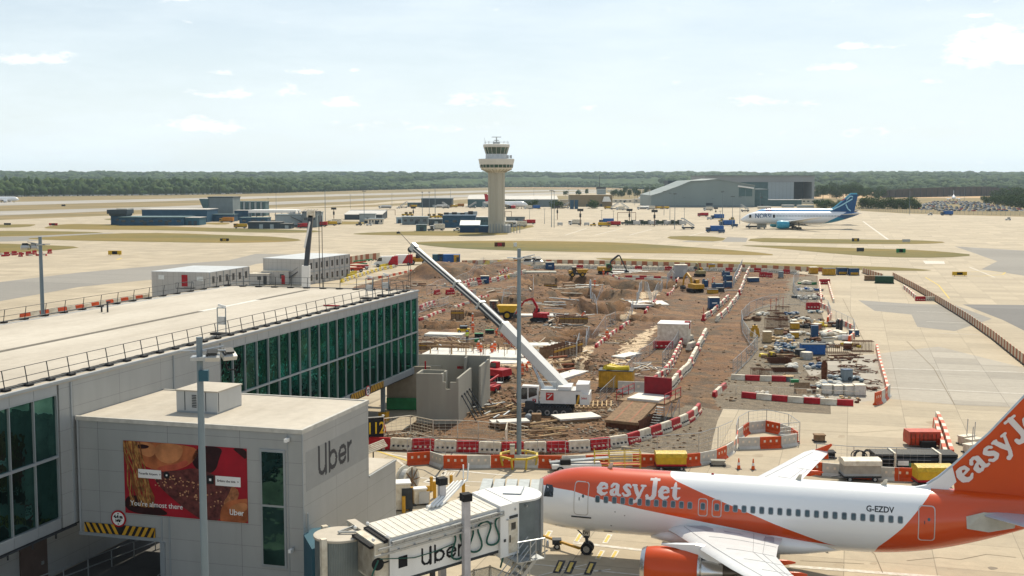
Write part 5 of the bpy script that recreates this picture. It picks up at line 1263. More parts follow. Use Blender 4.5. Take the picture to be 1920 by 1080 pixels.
def liv2(name,c0,c1,x0,slope,c2=None):
 t=NT(name,.3);s=t.N.new('ShaderNodeSeparateXYZ');t.lk(t.obj(),s.inputs[0]);f=t.math('GREATER_THAN',t.math('ADD',s.outputs[0],t.math('MULTIPLY',s.outputs[2],-slope)),x0)
 c=t.mix(f,c0,c1)
 if c2:c=t.mix(t.math('MULTIPLY',f,t.math('LESS_THAN',t.math('ADD',s.outputs[2],t.math('MULTIPLY',t.math('SINE',t.math('MULTIPLY',s.outputs[0],.25)),1.0)),c2[1])),c,c2[0])
 t.col(c);return t.m
def norsi():
 a=P(1388,428.5,0);b=P(1612,433,0);g0=Vector((a.x,a.y,0));d=(b-a);L=57.0
 Y0=a.y;mid=P(1497,429.5,0);yaw=-R(3)
 a=Vector((PY(1388,428,mid.y+3).x,mid.y+3,0))
 L=(PY(1610,428,mid.y).x-a.x)/math.cos(yaw)
 mt=liv2('white and blue swirl livery',(.78,.79,.8),(.01,.09,.25),L*.60,2.0,((.02,.25,.42),5.2))
 t,k,q=far_plane('airliner','white wide body jet with dark blue lettering and blue swirled tail, stairs at its door',a,yaw,L,mt,mat('turquoise cowling',(.05,.33,.48),.35),mat('navy tail paint',(.01,.075,.2),.35))
 v,f=text_mesh('NORSI',3.6,.05);mm=MB();wv=max(p[0]for p in v)-min(p[0]for p in v);mm.add([(.185*L+v_[0]*.135*L/wv,0,v_[1]*.85+4.25*q)for v_ in v],f)
 w=[(-(3.0),0)]
 yy=-(1.975*q*.97)
 mm.v=[(x,yy-.05-.0*z,z)for x,y,z in mm.v];mm.build('lettering',mat('navy lettering',(.01,.07,.18),.4),t)
 for fx in(.075,.275):m=MB();m.box(fx*L-.5,fx*L+.5,yy-.08,yy-.02,3.7*q,4.7*q);m.build('door',M_black,t)
 m=MB()
 for i in range(44):
  if abs(i/44*L*.6-.0)>=0:x=L*.29+i*L*.0125;m.box(x,x+.3,yy-.06,yy-.03,4.15*q,4.15*q+.45)
 m.build('window_row',M_cabin,t)
 m=MB();pts=[(25.5*k+.0,5.9*q),(28.5*k,7.6*q),(30.6*k,9.0*q),(31.8*k,9.8*q),(31.9*k,10.6*q),(31.2*k,10.7*q),(30.2*k,9.6*q),(30.0*k,8*q),(30.6*k,6.6*q),(31.4*k,5.9*q)]
 for p,r_ in zip(pts,pts[1:]):m.bar((p[0],-.15*k-.06,p[1]),(r_[0],-.15*k-.06,r_[1]),.05,.55)
 m.build('fin_swirl',mat('pale swirl',(.35,.62,.72),.4),t)
 st=thing('airstairs','dark mobile stairs truck at the front door of the white and navy jet','airstairs',P(1403,428,0)+Vector((0,-2,0)),0)
 m=MB();m.bar((-1,0,.9),(3.8,0,6.0),1.6,.35);m.bar((-1,-.8,1.9),(3.8,-.8,7),.05,.08);m.build('stair',M_steel,st);m=MB();m.box(-1.5,6.5,-1.1,1.1,.5,1.4);m.box(4.2,6.5,-1.1,1.1,1.4,2.3);m.build('truck_body',M_dark,st)
 for x in(0,5):m=MB();m.wheel((x,-1,.45),.45,.3);m.build('wheel',[M_black,M_steel],st)
 c=thing('ground_power_unit','grey box trailer on the apron beneath the white and navy jet','trailer',P(1428,429,0),0);m=MB();m.box(-2.2,2.2,-1,1,.6,2.4);m.build('body',M_precast,c);m=MB();m.wheel((-1.2,-1,.35),.35,.25);m.build('wheel',[M_black,M_steel],c);m=MB();m.wheel((1.2,-1,.35),.35,.25);m.build('wheel',[M_black,M_steel],c)
 Y2=mid.y+62;a2=Vector((PY(1406,420,Y2).x,Y2,0));L2=(PY(1609,420,Y2-4).x-a2.x)/math.cos(yaw)
 mt2=liv2('blue banded livery',(.06,.30,.62),(.012,.03,.09),L2*.62,1.2)
 t2,k2,q2=far_plane('airliner','light blue and navy wide body jet parked behind the white and navy one',a2,yaw,L2,mt2,mat('blue cowling',(.05,.2,.45),.35),mat('turquoise tail',(.08,.38,.55),.35))
 m=MB();pts=[(28.6*k2,8.6*q2),(29.4*k2,9.1*q2),(30.2*k2,9.0*q2)];yb=-.15*k2-.05
 for p,r_ in zip(pts,pts[1:]):m.bar((p[0],yb,p[1]),(r_[0],yb,r_[1]),.05,.5)
 m.bar((29.4*k2,yb,9.1*q2),(29.2*k2,yb,7.4*q2),.05,.5);m.build('tail_emblem',M_red,t2)
 v,f=text_mesh('TUI',2.0,.05);mm=MB();mm.add([(9.5+p[0],-1.975*q2*.8-.35,5.35*q2+p[1])for p in v],f);mm.build('lettering',M_red,t2)
norsi()
a=P(36,379.5,0);far_plane('airliner','small white jet rolling on the far runway at the left edge',a+Vector((-.0,0,0)),math.pi+R(2),37,M_plane_w,M_plane_w,M_plane_w)
a=P(966,391,0);t,k,q=far_plane('airliner','small white jet with red nose and red engines, just right of the control tower',PY(935,391,P(940,391.5).y)*1.0,0,37.5,liv2('white red livery',(.78,.78,.78),(.6,.05,.03),-99,0)if 0 else M_plane_w,M_red,M_red)
t.location=(PY(990,391,P(940,391.5).y).x,P(940,391.5).y,0);t.rotation_euler=(0,0,math.pi);
m=MB();m.box(3,3.3,-2.1,2.1,2.2,5.0);
a=P(1788,377,0);t,_,_=far_plane('airliner','tiny white jet facing the camera beyond the car park, right side',a,-math.pi/2,36,M_plane_w,M_plane_w,M_plane_w);t.rotation_euler=(0,0,R(70))
a=P(1476,376,0);t,_,_=far_plane('airliner','tiny white business jet before the open hangar',a,R(80),18,M_plane_w,M_plane_w,M_plane_w)
a=P(1196,377,0);t,_,_=far_plane('airliner','tiny white jet with red fin left of the big hangar',a,R(10),34,M_plane_w,M_red,M_red)
cn=thing('boarding_canopy','clear curved roof over boarding steps, bottom edge of the picture','canopy',P(925,1120,0),R(-8))
def canopy():
 cn.location=(-3.0,64.2,0);cn.rotation_euler=(0,0,R(4))
 mt=bpy.data.materials.new('clear plastic sheet');mt.use_nodes=True;b=mt.node_tree.nodes['Principled BSDF'];b.inputs['Base Color'].default_value=(.5,.52,.46,1);b.inputs['Alpha'].default_value=.42;b.inputs['Roughness'].default_value=.15
 def arch(x,z0,r,h):return[(x,r*math.cos(math.pi*k/12)*1.0,z0+h*math.sin(math.pi*k/12)**.8)for k in range(13)]
 secs=[(0,.6,1.15,1.6),(.9,.8,1.15,1.75),(1.8,.95,1.15,1.8),(2.9,.7,1.15,1.6),(3.1,1.15,1.2,1.75),(3.9,1.1,1.2,2.0)]
 rings=[arch(*s)for s in secs];m=MB()
 for a,b_ in zip(rings,rings[1:]):
  for k in range(12):m.quad(a[k],a[k+1],b_[k+1],b_[k])
 m.build('canopy_sheet',mt,cn,smooth=True)
 for r in rings:mm=MB();mm.path(r,.05,6);mm.tube((r[0][0],r[0][1],0),r[0],.05);mm.tube((r[-1][0],r[-1][1],0),r[-1],.05);mm.build('hoop',M_rwhite,cn)
 mm=MB();mm.path([r[6]for r in rings],.04);mm.path([r[0]for r in rings],.04);mm.path([r[12]for r in rings],.04);mm.build('ridge_tube',M_rwhite,cn)
canopy()
# == CONTROL TOWER
def zv(v,Y):return PY(960,v,Y).z
def wp(px,Y):return px*Y/F*1.0
def control_tower():
 b=P(931,436,0);Y=b.y;t=thing('control_tower','tall pale concrete control tower with two glazed rings and radar on top','control tower',b,0)
 M_tc=mat('tower concrete',(.44,.41,.33),.75,var=.06,scale=.3,streak=True);M_tw=mat('tower white cladding',(.66,.63,.57),.55,var=.04,scale=.3)
 M_tg=mat('tower green glass',(.012,.06,.045),.08,var=.3,scale=.3,spec=.8)
 r=lambda px:wp(px,Y)/2;z=lambda v:zv(v,Y)
 n=96;rings=[]
 for zz in(0,z(322.5)):
  rings.append([((r(31.5)*(1-.07*(math.cos(k/n*2*math.pi*8)>.55)))*math.cos(2*math.pi*k/n),(r(31.5)*(1-.07*(math.cos(k/n*2*math.pi*8)>.55)))*math.sin(2*math.pi*k/n),zz)for k in range(n)])
 m=MB();loft(m,rings);m.build('shaft',M_tc,t)
 m=MB();m.lathe([(r(31),z(324)),(r(34),z(322)),(r(50),z(319)),(r(57),z(317)),(r(60.5),z(314.8)),(r(61.5),z(314.5))],48);fl=m.build('flare',M_tw,t)
 for k in range(24):
  a=2*math.pi*k/24;m=MB();m.bar((r(33)*math.cos(a),r(33)*math.sin(a),z(323)),(r(57)*math.cos(a),r(57)*math.sin(a),z(317.4)),.25,.4);m.build('rib',M_tc,fl)
 m=MB();m.lathe([(r(60),z(314.6)),(r(62),z(308.6))],48);m.build('lower_glazing',M_tg,t)
 m=MB();m.lathe([(r(63),z(308.7)),(r(67),z(300)),(r(67),z(298)),(r(60),z(297.8))],24);dk=m.build('observation_ring',M_tw,t)
 for k in range(24):a=2*math.pi*(k+.5)/24;m=MB();m.bar((r(61.2)*math.cos(a),r(61.2)*math.sin(a),z(314.6)),(r(62.7)*math.cos(a),r(62.7)*math.sin(a),z(308.6)),.18,.18);m.build('mullion',M_tw,dk)
 m=MB();m.lathe([(r(41),z(298)),(r(40),z(288.8))],32);m.build('neck',mat('pale blue grey cladding',(.55,.57,.58),.5),t)
 m=MB();m.lathe([(r(39.5),z(289)),(r(47),z(276.3))],16);cab=m.build('cab_glazing',M_tg,t)
 for k in range(16):a=2*math.pi*k/16;m=MB();m.bar((r(39.7)*math.cos(a),r(39.7)*math.sin(a),z(289)),(r(47.3)*math.cos(a),r(47.3)*math.sin(a),z(276.3)),.14,.14);m.build('mullion',M_tw,cab)
 m=MB();m.lathe([(r(48),z(276.3)),(r(49.5),z(275.5)),(r(49.5),z(271)),(r(46),z(270.4))],32);m.build('cab_roof',M_tw,t)
 m=MB();H=z(270.4)
 m.box(-1.6,1.6,-1.2,1.2,H,H+1.0);m.tube((0,0,H),(0,0,H+3.2),.25);m.box(-1,1,-.8,.8,H+1.6,H+1.9);m.build('radar_mast',M_steel,t)
 m=MB();m.box(-2.2,2.2,-.2,.2,H+3.1,H+3.4);m.build('radar_bar',M_steel,t)
 m=MB()
 m.lathe([(r(46),H+.9),(r(46),H+.98)],24,0,'Z',caps=False);m.build('roof_rail',M_steel,t)
 for k in range(14):a=2*math.pi*k/14;m=MB();m.tube((r(45)*math.cos(a),r(45)*math.sin(a),H),(r(45)*math.cos(a),r(45)*math.sin(a),H+(3.0 if k==7 else 1.2+.3*(k%3))),.06);m.build('aerial',M_steel,t)
 for x in(4.6,6.0):m=MB();m.box(x,x+1.1,-1.5,-.2,z(297),z(291)+.0);m.build('dish',M_steel,t)
 m=MB();m.lathe([(r(35),0),(r(33),z(425)),(r(31.2),z(415))],32);m.build('skirt',M_tc,t)
 m=MB();m.box(r(31)-.6,r(52),-3,5,0,z(422));m.build('annex',M_clad,t)
 for k in range(11):m=MB();x=-r(24)+k*1.35;m.box(x,x+.3,-r(33)-2.6-.0,-r(33)-2.2,0,4.2);m.build('screen_fin',M_mast,t)
control_tower()
# == BUILDINGS BEYOND
M_roofg=mat('pale sheet roof',(.50,.48,.44),.6,var=.08,scale=.2);M_wbl=mat('shed blue wall',(.02,.075,.135),.6,var=.12,scale=.3);M_wgr=mat('shed grey wall',(.17,.21,.22),.6,var=.08,scale=.3);M_wlg=mat('shed pale grey wall',(.33,.38,.39),.6,var=.07,scale=.3)
M_wdk=mat('shed dark wall',(.045,.065,.08),.6,var=.12,scale=.3);M_wtan=mat('shed tan wall',(.25,.19,.11),.7,var=.08,scale=.3);M_wteal=mat('shed green grey wall',(.075,.14,.15),.6,var=.1,scale=.3);M_hang=mat('hangar green grey wall',(.23,.28,.275),.6,var=.05,scale=.05)
M_pane=mat('small building window',(.03,.045,.055),.2,spec=.7)
def bld(label,u0,u1,vb,vt,depth,wm,rm,nw=0,nd=1,name='shed',gable=0,yaw=0.0,lip=.3,cat='building',wz=.55,wmat=None):
 a=P(u0,vb);b=P(u1,vb);Y=a.y;Wd=(b.x-a.x)/max(.3,math.cos(yaw));H=zv(vt,Y)
 t=thing(name,label,cat,a,yaw)
 m=MB();m.box(0,Wd,0,depth,0,H);wl=m.build('wall',wm,t)
 m=MB()
 if gable:m.ext([(-lip,H),(Wd+lip,H),(Wd+lip,H+.15),(Wd/2,H+gable),(-lip,H+.15)],-lip,depth+lip)
 else:m.box(-lip,Wd+lip,-lip,depth+lip,H,H+max(.25,H*.05))
 m.build('roof',rm,t)
 for i in range(nw):
  x=Wd*(i+.5)/nw;w=min(2.2,Wd/nw*.5);m=MB();m.box(x-w/2,x+w/2,-.06,.02,H*wz-.5,H*wz+.7);m.build('window',wmat or M_pane,t)
 for i in range(nd):
  x=Wd*(i+1)/(nd+1)+Wd*.07;m=MB();m.box(x-.9,x+.9,-.07,.02,0,min(2.4,H*.7));m.build('door',M_wdk if wm is not M_wdk else M_wlg,t)
 return t,Wd,H
bld('long low dark blue fire station building, front row left',223,344,423,407.8,22,M_wbl,M_wteal,7,2,'fire_station')
bld('lighter blue end wing joined to the right of the low blue fire station',344.3,374,422.6,408.5,14,mat('mid blue wall',(.03,.11,.16),.6),M_roofg,0,2)
t,w,h=bld('small square blue lookout tower at the left end of the fire station',208,236,421.5,405,9,M_wbl,M_wbl,1,0,'lookout_tower')
m=MB();m.prism([(-.6,-.8),(w+.6,-.8),(w+.6,9.6),(-.6,9.6)],h+.2,h+1.2);m.prism([(-1.5,-1.6),(w+1.3,-1.6),(w+1.3,10),(-1.5,10)],h+1.2,h+3.4);m.build('overhang',M_wdk,t);m=MB();m.box(w*.45,w+1.3,-1.6,10,h+3.4,h+4.1);m.build('roof_hatch',M_roofg,t)
bld('long dark blue shed behind the low fire station',266.5,388,417,393.5,26,M_wbl,M_roofg,0,2)
t,w,h=bld('tall dark grey block with slanted lookout at its upper left',391,437,412,371,20,M_wgr,M_wdk,0,1,'grey_block')
m=MB();m.ext([(-5.4,h-.6),(.2,h-.6),(.2,h-7.5),(-2.6,h-7.5)],-.5,6);m.build('lookout',M_wteal,t)
t,w,h=bld('ribbed teal cylinder row building right of the tall grey block',440,498,405,379,12,M_wteal,M_wteal,0,0,'silo_building')
for k in range(11):m=MB();m.tube((w*(k+.5)/11,-.3,0),(w*(k+.5)/11,-.3,h),w/26,n=10);m.build('silo',M_wlg if k%2 else M_wteal,t)
bld('low blue building joining the tall grey block',389,439,415.5,402.5,10,M_wbl,M_wteal,0,1);bld('small blue building before the ribbed silo building',440,465,413,395,10,M_wbl,M_roofg,0,1)
c=thing('canopy_roof','long flat white canopy roof on posts beside the blue buildings','canopy',P(466,414),0);Wc=P(555,414).x-P(466,414).x;hc=zv(399,P(466,414).y)
m=MB();m.box(0,Wc,0,18,hc,hc+1.6);m.build('roof',M_white,c)
for k in range(8):m=MB();m.tube((1+k*(Wc-2)/7,.5,0),(1+k*(Wc-2)/7,.5,hc),.2);m.build('post',M_dark,c)
bld('dark blue store below the white canopy',449,502,421,408.5,9,M_wbl,M_wteal,3,1);bld('long low slate building before the grey plant block',465,526,429,417,10,M_wdk,mat('slate roof',(.16,.16,.15),.7),0,2);bld('sloping slate annex right of the low slate building',526.4,546,429,420,8,M_wdk,MATS['slate roof'],0,1)
t,w,h=bld('grey plant block with stair tower and pipes on its roof',516,566,426,403.5,14,M_wlg,M_wgr,0,1,'plant_building')
random.seed(3)
for k in range(9):m=MB();x=w*.5+k*w*.05;m.tube((x,3,h),(x,3,h+random.uniform(.8,2.4)),.3);m.build('flue',M_steel,t)
m=MB();m.bar((w*.6,-1,h*.9),(w+2,-1,h*.3),1,.25);m.bar((w*.6,-1,h*.1),(w+2,-1,h*.3),1,.25);m.build('stair',M_dark,t)
t,w,h=bld('dark training rig building crossed with pipes, right of the grey plant block',566.5,594,426.5,398,12,M_wgr,M_dark,2,1,'training_rig')
for k in range(5):m=MB();x=w*k/5;m.bar((x,-.5,h),(x+w*.3,-.5,h+1.6),.2,.2);m.build('roof_pipe',M_steel,t)
bld('narrow pale grey wall panel at the right end of the training rig',594.5,603,425,398.5,6,M_wlg,M_wgr,0,0)
def shed(label,u0,u1,vb,vt,depth,wm,rm,vr,name='shed'):
 a=P(u0,vb);b=P(u1,vb);Wd=b.x-a.x;H=zv(vt,a.y);H2=zv(vr,a.y+depth)
 t=thing(name,label,'building',a,0);m=MB();m.extx([(0,0),(depth,0),(depth,H2),(0,H)],0,Wd);m.build('wall',wm,t)
 m=MB();m.extx([(-.5,H+.05),(depth,H2+.05),(depth,H2+.4),(-.5,H+.4)],-.4,Wd+.4);m.build('roof',rm,t)
 m=MB();m.box(Wd*.4,Wd*.52,-.08,.02,0,H*.7);m.build('door',M_wlg,t);return t,Wd,H
shed('dark shed with long pale sloping roof, left of the grey containers',646,716,412,403,26,M_wdk,M_roofg,395.5)
t,w,h=bld('dark raised back wall of the sloping shed',657,725,408.5,394.5,4,M_wdk,M_wbl,0,0)
bld('pale blue grey store in front of the sloping shed',674,703,416,401.5,6,M_wlg,M_wgr,0,1);bld('white cabin with row of windows before the sloping shed',691,718,420.5,410.5,5,M_rwhite,M_wlg,5,1,'cabin');bld('tiny white kiosk left of the white cabin',682,690,419,411.5,4,M_rwhite,M_wlg,0,1,'cabin')
bld('long grey container store, middle distance left of the tower',754,802,421.5,407,9,M_wgr,M_wlg,4,1,'container_store');bld('pale blue container left of the long grey container store',743,753.5,419,408,6,mat('pale blue container',(.3,.42,.5),.5),M_wlg,0,1,'container_store')
bld('dark low store between grey container store and blue building',803.5,829,423,411.5,9,M_wdk,M_wgr,3,1)
t,w,h=bld('deep blue flat roofed building at the left foot of the tower',830,891,427,405.5,20,M_wbl,M_wbl,4,1,'blue_building')
random.seed(4)
for k in range(8):m=MB();m.box(w*k/8+.5,w*k/8+3,2,6,h+.8,h+random.uniform(1.6,2.6));m.build('roof_unit',M_wlg if k%2 else M_dark,t)
bld('blue wing between deep blue building and tower shaft',891.5,916,422,407.5,10,M_wteal,M_roofg,8,0)
t,w,h=bld('low dark navy hall in front of the tower foot',862,918,436.3,424.5,9,mat('navy hall wall',(.012,.045,.10),.6),mat('navy roof',(.02,.11,.19),.5),0,1,'navy_hall')
m=MB();m.extx([(-.5,h+.5),(9,h+2.3),(9,h+2.5),(-.5,h+.7)],0,w*.68);m.build('white_roof',M_white,t)
bld('teal grey box store on the grass left of the blue building',780,799,433.5,422,5,M_wteal,M_wgr,0,1,'container_store')
bld('white low annex right of the tower foot',942,968,426,416,9,M_rwhite,M_roofg,0,1);bld('long slate wall block right of the tower',949,984,414.5,407.5,6,M_wgr,M_wdk,0,1)
bld('dark box hangar left of the tower, beyond the pale apron',790,847,389,372.5,30,M_wdk,M_wgr,0,2,'hangar');bld('low teal annex left of the dark box hangar',764,790,388,380,14,M_wteal,M_roofg,3,1)
shed('green hangar with pale sloping roof behind the tower',877,946,388.5,374,40,M_wteal,M_roofg,366.5,'hangar');shed('long grey shed with pale roof and roof lights right of the tower',947,1046,388,374.5,40,M_wgr,M_roofg,367.5,'hangar')
t,w,h=bld('tan brick building with flat roof right of the long grey shed',1069,1148,387.5,366.5,30,M_wtan,mat('tan roof',(.3,.22,.12),.7),3,2,'tan_building');m=MB();m.ext([(w*.76,h*.45),(w*.97,h*.45),(w*.92,h*.9),(w*.80,h*.9)],-3,-.1);m.build('porch_roof',M_white,t)
for k in range(1):bld('pair of dark upright boxes, left one, before the tan building',1069,1076,392,375.5,4,M_wbl,M_wdk,0,0,'upright_box');bld('pair of dark upright boxes, right one, before the tan building',1077.5,1084,392,375.5,4,M_wbl,M_wdk,0,0,'upright_box')
t,w,h=bld('small square radar building with mast above the tan building',1120,1136,372,355,14,M_wlg,M_white,0,0,'radar_building');m=MB();m.tube((w*.25,2,h),(w*.25,2,h+20),.6,.15);m.tube((w*.1,2,h+3),(w*.4,2,h+3),.3);m.build('mast',M_dark,t);m=MB();m.box(-w*.1,w,0,8,h,h+3);m.build('equipment',M_dark,t)
bld('pale long gate building left of the big hangar',1150,1186,380,374.5,12,M_rwhite,M_roofg,4,1);bld('low white gate building just left of the big hangar',1188,1219,381,373.5,12,M_rwhite,M_roofg,3,1)
bld('small dark shed beyond the gate buildings',1050,1067,386,375,8,M_rwhite,M_roofg,0,1)
def hangar():
 a=P(1219.7,388.5);Y=a.y;t=thing('hangar','huge grey green hangar with low pitched roof and stepped left shoulder','hangar',(0,Y,0),0)
 q=[(1219.7,388.5),(1413.8,388.5),(1413.8,349),(1367,341),(1343,337),(1320,340),(1294,341),(1268,352),(1260,354.5),(1238,363),(1219.7,368.5)]
 pts=[((u-960)*Y/F,max(0,zv(v,Y)))for u,v in q]
 m=MB();m.ext(pts,0,90);m.build('wall',M_hang,t)
 m=MB()
 for i in range(2,10):
  p,r=pts[i],pts[i+1]
  if i<10:m.add([(p[0],-.8,p[1]+.1),(r[0],-.8,r[1]+.1),(r[0],91,r[1]+.1),(p[0],91,p[1]+.1),(p[0],-.8,p[1]+1),(r[0],-.8,r[1]+1),(r[0],91,r[1]+1),(p[0],91,p[1]+1)],[(0,1,2,3),(7,6,5,4),(0,4,5,1),(1,5,6,2),(2,6,7,3),(3,7,4,0)])
 m.build('roof',mat('hangar roof',(.24,.28,.275),.6),t)
 x=lambda u:(u-960)*Y/F
 m=MB();m.box(x(1384),x(1409),-.15,.05,zv(368,Y),zv(352,Y));m.build('glazed_panel',M_wteal,t);m=MB();m.bar((x(1382),-.6,zv(348.8,Y)),(x(1411.5),-.6,zv(353,Y)),1,1.2);m.build('light_strip',M_white,t)
 m=MB();m.box(x(1323),x(1336),-.15,.05,0,zv(380.5,Y));m.build('door',M_wdk,t)
 m=MB();m.box(x(1219.7),x(1413.8),-.25,.0,0,1.6);m.build('plinth',M_wgr,t)
 bld('dark square block behind the left shoulder of the big hangar',1252,1293,383,341,30,M_wdk,M_wdk,0,0)
 bld('grey green block joined to the right of the big hangar',1414.5,1440,388,356,40,M_wteal,M_wgr,1,1)
 Y2=P(1400,376).y;t2=thing('hangar','vast pale grey box hangar with one door open, behind the first hangar','hangar',(0,Y2,0),0);x=lambda u:(u-960)*Y2/F;z=lambda v:zv(v,Y2)
 m=MB();m.box(x(1320),x(1525),60,110,0,z(330));m.box(x(1320),x(1525),0,60,z(341),z(330));m.box(x(1320),x(1486.5),1,60,0,z(341));m.box(x(1520.5),x(1525),0,60,0,z(341));m.build('wall',mat('pale hangar wall',(.32,.335,.35),.6,var=.04,scale=.03),t2)
 m=MB();m.box(x(1319),x(1526),-.8,111,z(330),z(330)+1);m.build('roof',MATS['hangar roof'],t2)
 m=MB();m.box(x(1438),x(1486.5),-.3,.9,0,z(341.6));dd=m.build('door',mat('pale blue grey door',(.38,.43,.46),.6,var=.04),t2)
 for k in range(7):m=MB();xx=x(1438)+(x(1486.5)-x(1438))*k/7;m.box(xx,xx+.5,-.5,-.3,0,z(341.6));m.build('door_seam',M_wlg,dd)
 m=MB();m.box(x(1385),x(1438),-.35,.9,z(356),z(341.6));m.build('dark_panel',M_wteal,t2);m=MB();m.box(x(1488),x(1520),40,41,0,z(341));m.build('inner_wall',M_wdk,t2)
hangar()
bld('long low teal building before the vast pale hangar',1440,1503,387,375,10,M_wteal,M_white,0,2);bld('small white roofed cabin left of the blue jets',1423,1446,391.5,387.5,6,M_rwhite,M_white,0,0,'cabin');bld('white roofed cabin above the navy jet, left one of two',1468,1489,389,384.6,6,M_wlg,M_white,0,0,'cabin');bld('white roofed cabin above the navy jet, right one of two',1497,1526,389.5,385,6,M_wlg,M_white,0,0,'cabin')
bld('long pale gate building with cars, right of the vast hangar',1503,1545,382,374,10,M_rwhite,M_roofg,5,1)
w0=P(1655,371);w1=P(1905,366.5);n_=thing('noise_wall','long dark brown timber noise wall in front of the wooded hills, right','wall',w0,0);d_=w1-w0;
m=MB();hs=[zv(357,w0.y),zv(353,w0.y),zv(351.5,w0.y),zv(351,w0.y),zv(355,w1.y)*.9]
for k in range(4):
 a,b=d_*k/4,d_*(k+1)/4;m.add([(a.x,a.y,0),(b.x,b.y,0),(b.x,b.y,hs[k+1]),(a.x,a.y,hs[k]),(a.x,a.y+3,0),(b.x,b.y+3,0),(b.x,b.y+3,hs[k+1]),(a.x,a.y+3,hs[k])],[(0,1,2,3),(7,6,5,4),(3,2,6,7)])
m.build('boards',mat('dark timber wall',(.055,.042,.035),.8,var=.25,scale=.1),n_)
for k in range(24):m=MB();p=d_*k/24;m.box(p.x,p.x+.8,p.y-.5,p.y+.2,0,hs[min(4,int(k/6))]*.96);m.build('post',M_dark,n_)
bld('white farm building on the wooded slope behind the far runway, left of the tower',778,799,352.5,347.5,30,M_white,M_rwhite,3,0,'farmhouse');bld('pale green roofed shed far off above the runway end',1030,1082,348.5,346,30,M_wlg,M_rwhite,0,0)
bld('long pale greenhouse at the wood edge left of the big hangar',1140,1164,359.5,356.6,30,M_rwhite,M_cream,0,0)
# == TREES
def leafy_tree(name,seed,h=12,r=5.5,n=900,trunk=.35,low=.18,squash=1.0):
 rd=random.Random(seed);t=thing(name,'tree','tree')
 m=MB();zt=h*.55;m.tube((0,0,0),(0,0,zt),trunk,trunk*.5,7)
 tips=[]
 for k in range(6):
  a=k*1.05+rd.random();e=rd.uniform(.35,.75);q=(r*.6*math.cos(a),r*.6*math.sin(a),h*e);m.tube((0,0,h*.22+k*.5),q,trunk*.4,.06,5);tips.append(q)
 m.build('trunk',mat('tree bark',(.09,.06,.04),.9,var=.3,scale=4),t)
 lobes=[(rd.uniform(-.5,.5)*r,rd.uniform(-.5,.5)*r,h*rd.uniform(low+.2,.86),r*rd.uniform(.38,.62))for _ in range(13)]+[(0,0,h*.62,r*.75)]
 m=MB()
 for k in range(n):
  L_=lobes[rd.randrange(len(lobes))];th=rd.uniform(0,6.283);ph=math.asin(rd.uniform(-.75,1));q=rd.uniform(.72,1.06)*L_[3]
  c=Vector((L_[0]+q*math.cos(ph)*math.cos(th),L_[1]+q*math.cos(ph)*math.sin(th),max(h*low*.6,L_[2]+q*math.sin(ph)*squash)));s=rd.uniform(.28,.62)*r/5.5
  nn=(c-Vector((L_[0],L_[1],L_[2]))).normalized()+Vector((rd.uniform(-.6,.6),rd.uniform(-.6,.6),rd.uniform(-.3,.6)));a=nn.orthogonal().normalized()*s;b=nn.cross(a).normalized()*s*rd.uniform(.6,1.2)
  m.add([c-a*.9,c-b*.8,c+a,c+b*.9+nn*.15*s],[(0,1,2,3)])
 m.build('crown',M_leaf,t);return t
PT=[leafy_tree('oak_tree',11,13,6.5,1300),leafy_tree('oak_tree',12,12,7.5,1400,low=.1),leafy_tree('field_tree',13,15,6,1300)]
PB=[leafy_tree('hedge_bush',21,5,3.6,700,.15,.02),leafy_tree('hedge_bush',22,4.2,4.4,800,.15,.02)]
used_t=set()
def put(protos,i,loc,sc,label,group,rz=0.0,cat=None):
 p=protos[i%len(protos)]
 if p.name not in used_t:
  used_t.add(p.name)
  if p.name not in KIDS:KIDS[p.name]=[(c,list(c.children))for c in p.children]
  p.location=loc;p.rotation_euler=(0,0,rz);p.scale=(sc,)*3 if not isinstance(sc,tuple)else sc;p['label']=label;p['group']=group
  if cat:p['category']=cat
  return p
 return dup(p,loc,rz,label,group,sc,cat)
rd=random.Random(5);k=0
TR=[(1530,371,12),(1543,373,15),(1556,371,15),(1568,373,14),(1581,371,16),(1594,373,17),(1606,371,17),(1617,374,13),(1630,372,12),(1643,374,12),(1655,373,11),(1536,366,15),(1550,366,17),(1575,366,17),(1600,366,19),(1625,367,14),(1648,368,13),(1588,365,17),(1612,366,16),(1562,366,18)]
TR.sort(key=lambda q:(q[1],q[0]));rows_={}
for u,v,h in TR:
 near=v>=370;rows_[near]=rows_.get(near,0)+1
for near in(True,False):
 lst=sorted([q for q in TR if(q[1]>=370)==near])
 for i,(u,v,h)in enumerate(lst):
  k+=1;put(PT,k,P(u,v),h/13,f'dark green tree, {ordn(i+1)} from left in the {"front" if near else "back"} row right of the vast hangar','trees right of the vast hangar',rd.random()*6,'tree')
lst=[(1534,390,6),(1545,391,6.5),(1556,390,6),(1566,391,4.5),(1576,390,5.5)]
for i,(u,v,h)in enumerate(lst):put(PB,i,P(u,v),h/4.6,f'low bush, {ordn(i+1)} from left in the clump just above the blue jet tails','bushes behind the blue jets',rd.random()*6,'bush')
lst=[(1616,391,7.5),(1628,391,8.5),(1641,392,6.5),(1653,391,7.5),(1664,392,8),(1676,392,6.5),(1687,392,7),(1698,392,7.5),(1709,391,8),(1718,392,5.5)]
for i,(u,v,h)in enumerate(lst):put(PB,i,P(u,v),h/4.6,f'green bush, {ordn(i+1)} from left in the hedge left of the car park','hedge left of the car park',rd.random()*6,'bush')
lst=[(1846+i*8.5,381+i*.95,6+i*.35)for i in range(11)]+[(1868,374,9),(1884,374,11),(1900,375,12),(1914,376,12),(1928,378,12)]
for i,(u,v,h)in enumerate(lst):put(PB,i,P(u,v),h/4.4,f'green bush, {ordn(i+1)} in the hedge behind the car park at the right edge','hedge behind the car park',rd.random()*6,'bush')
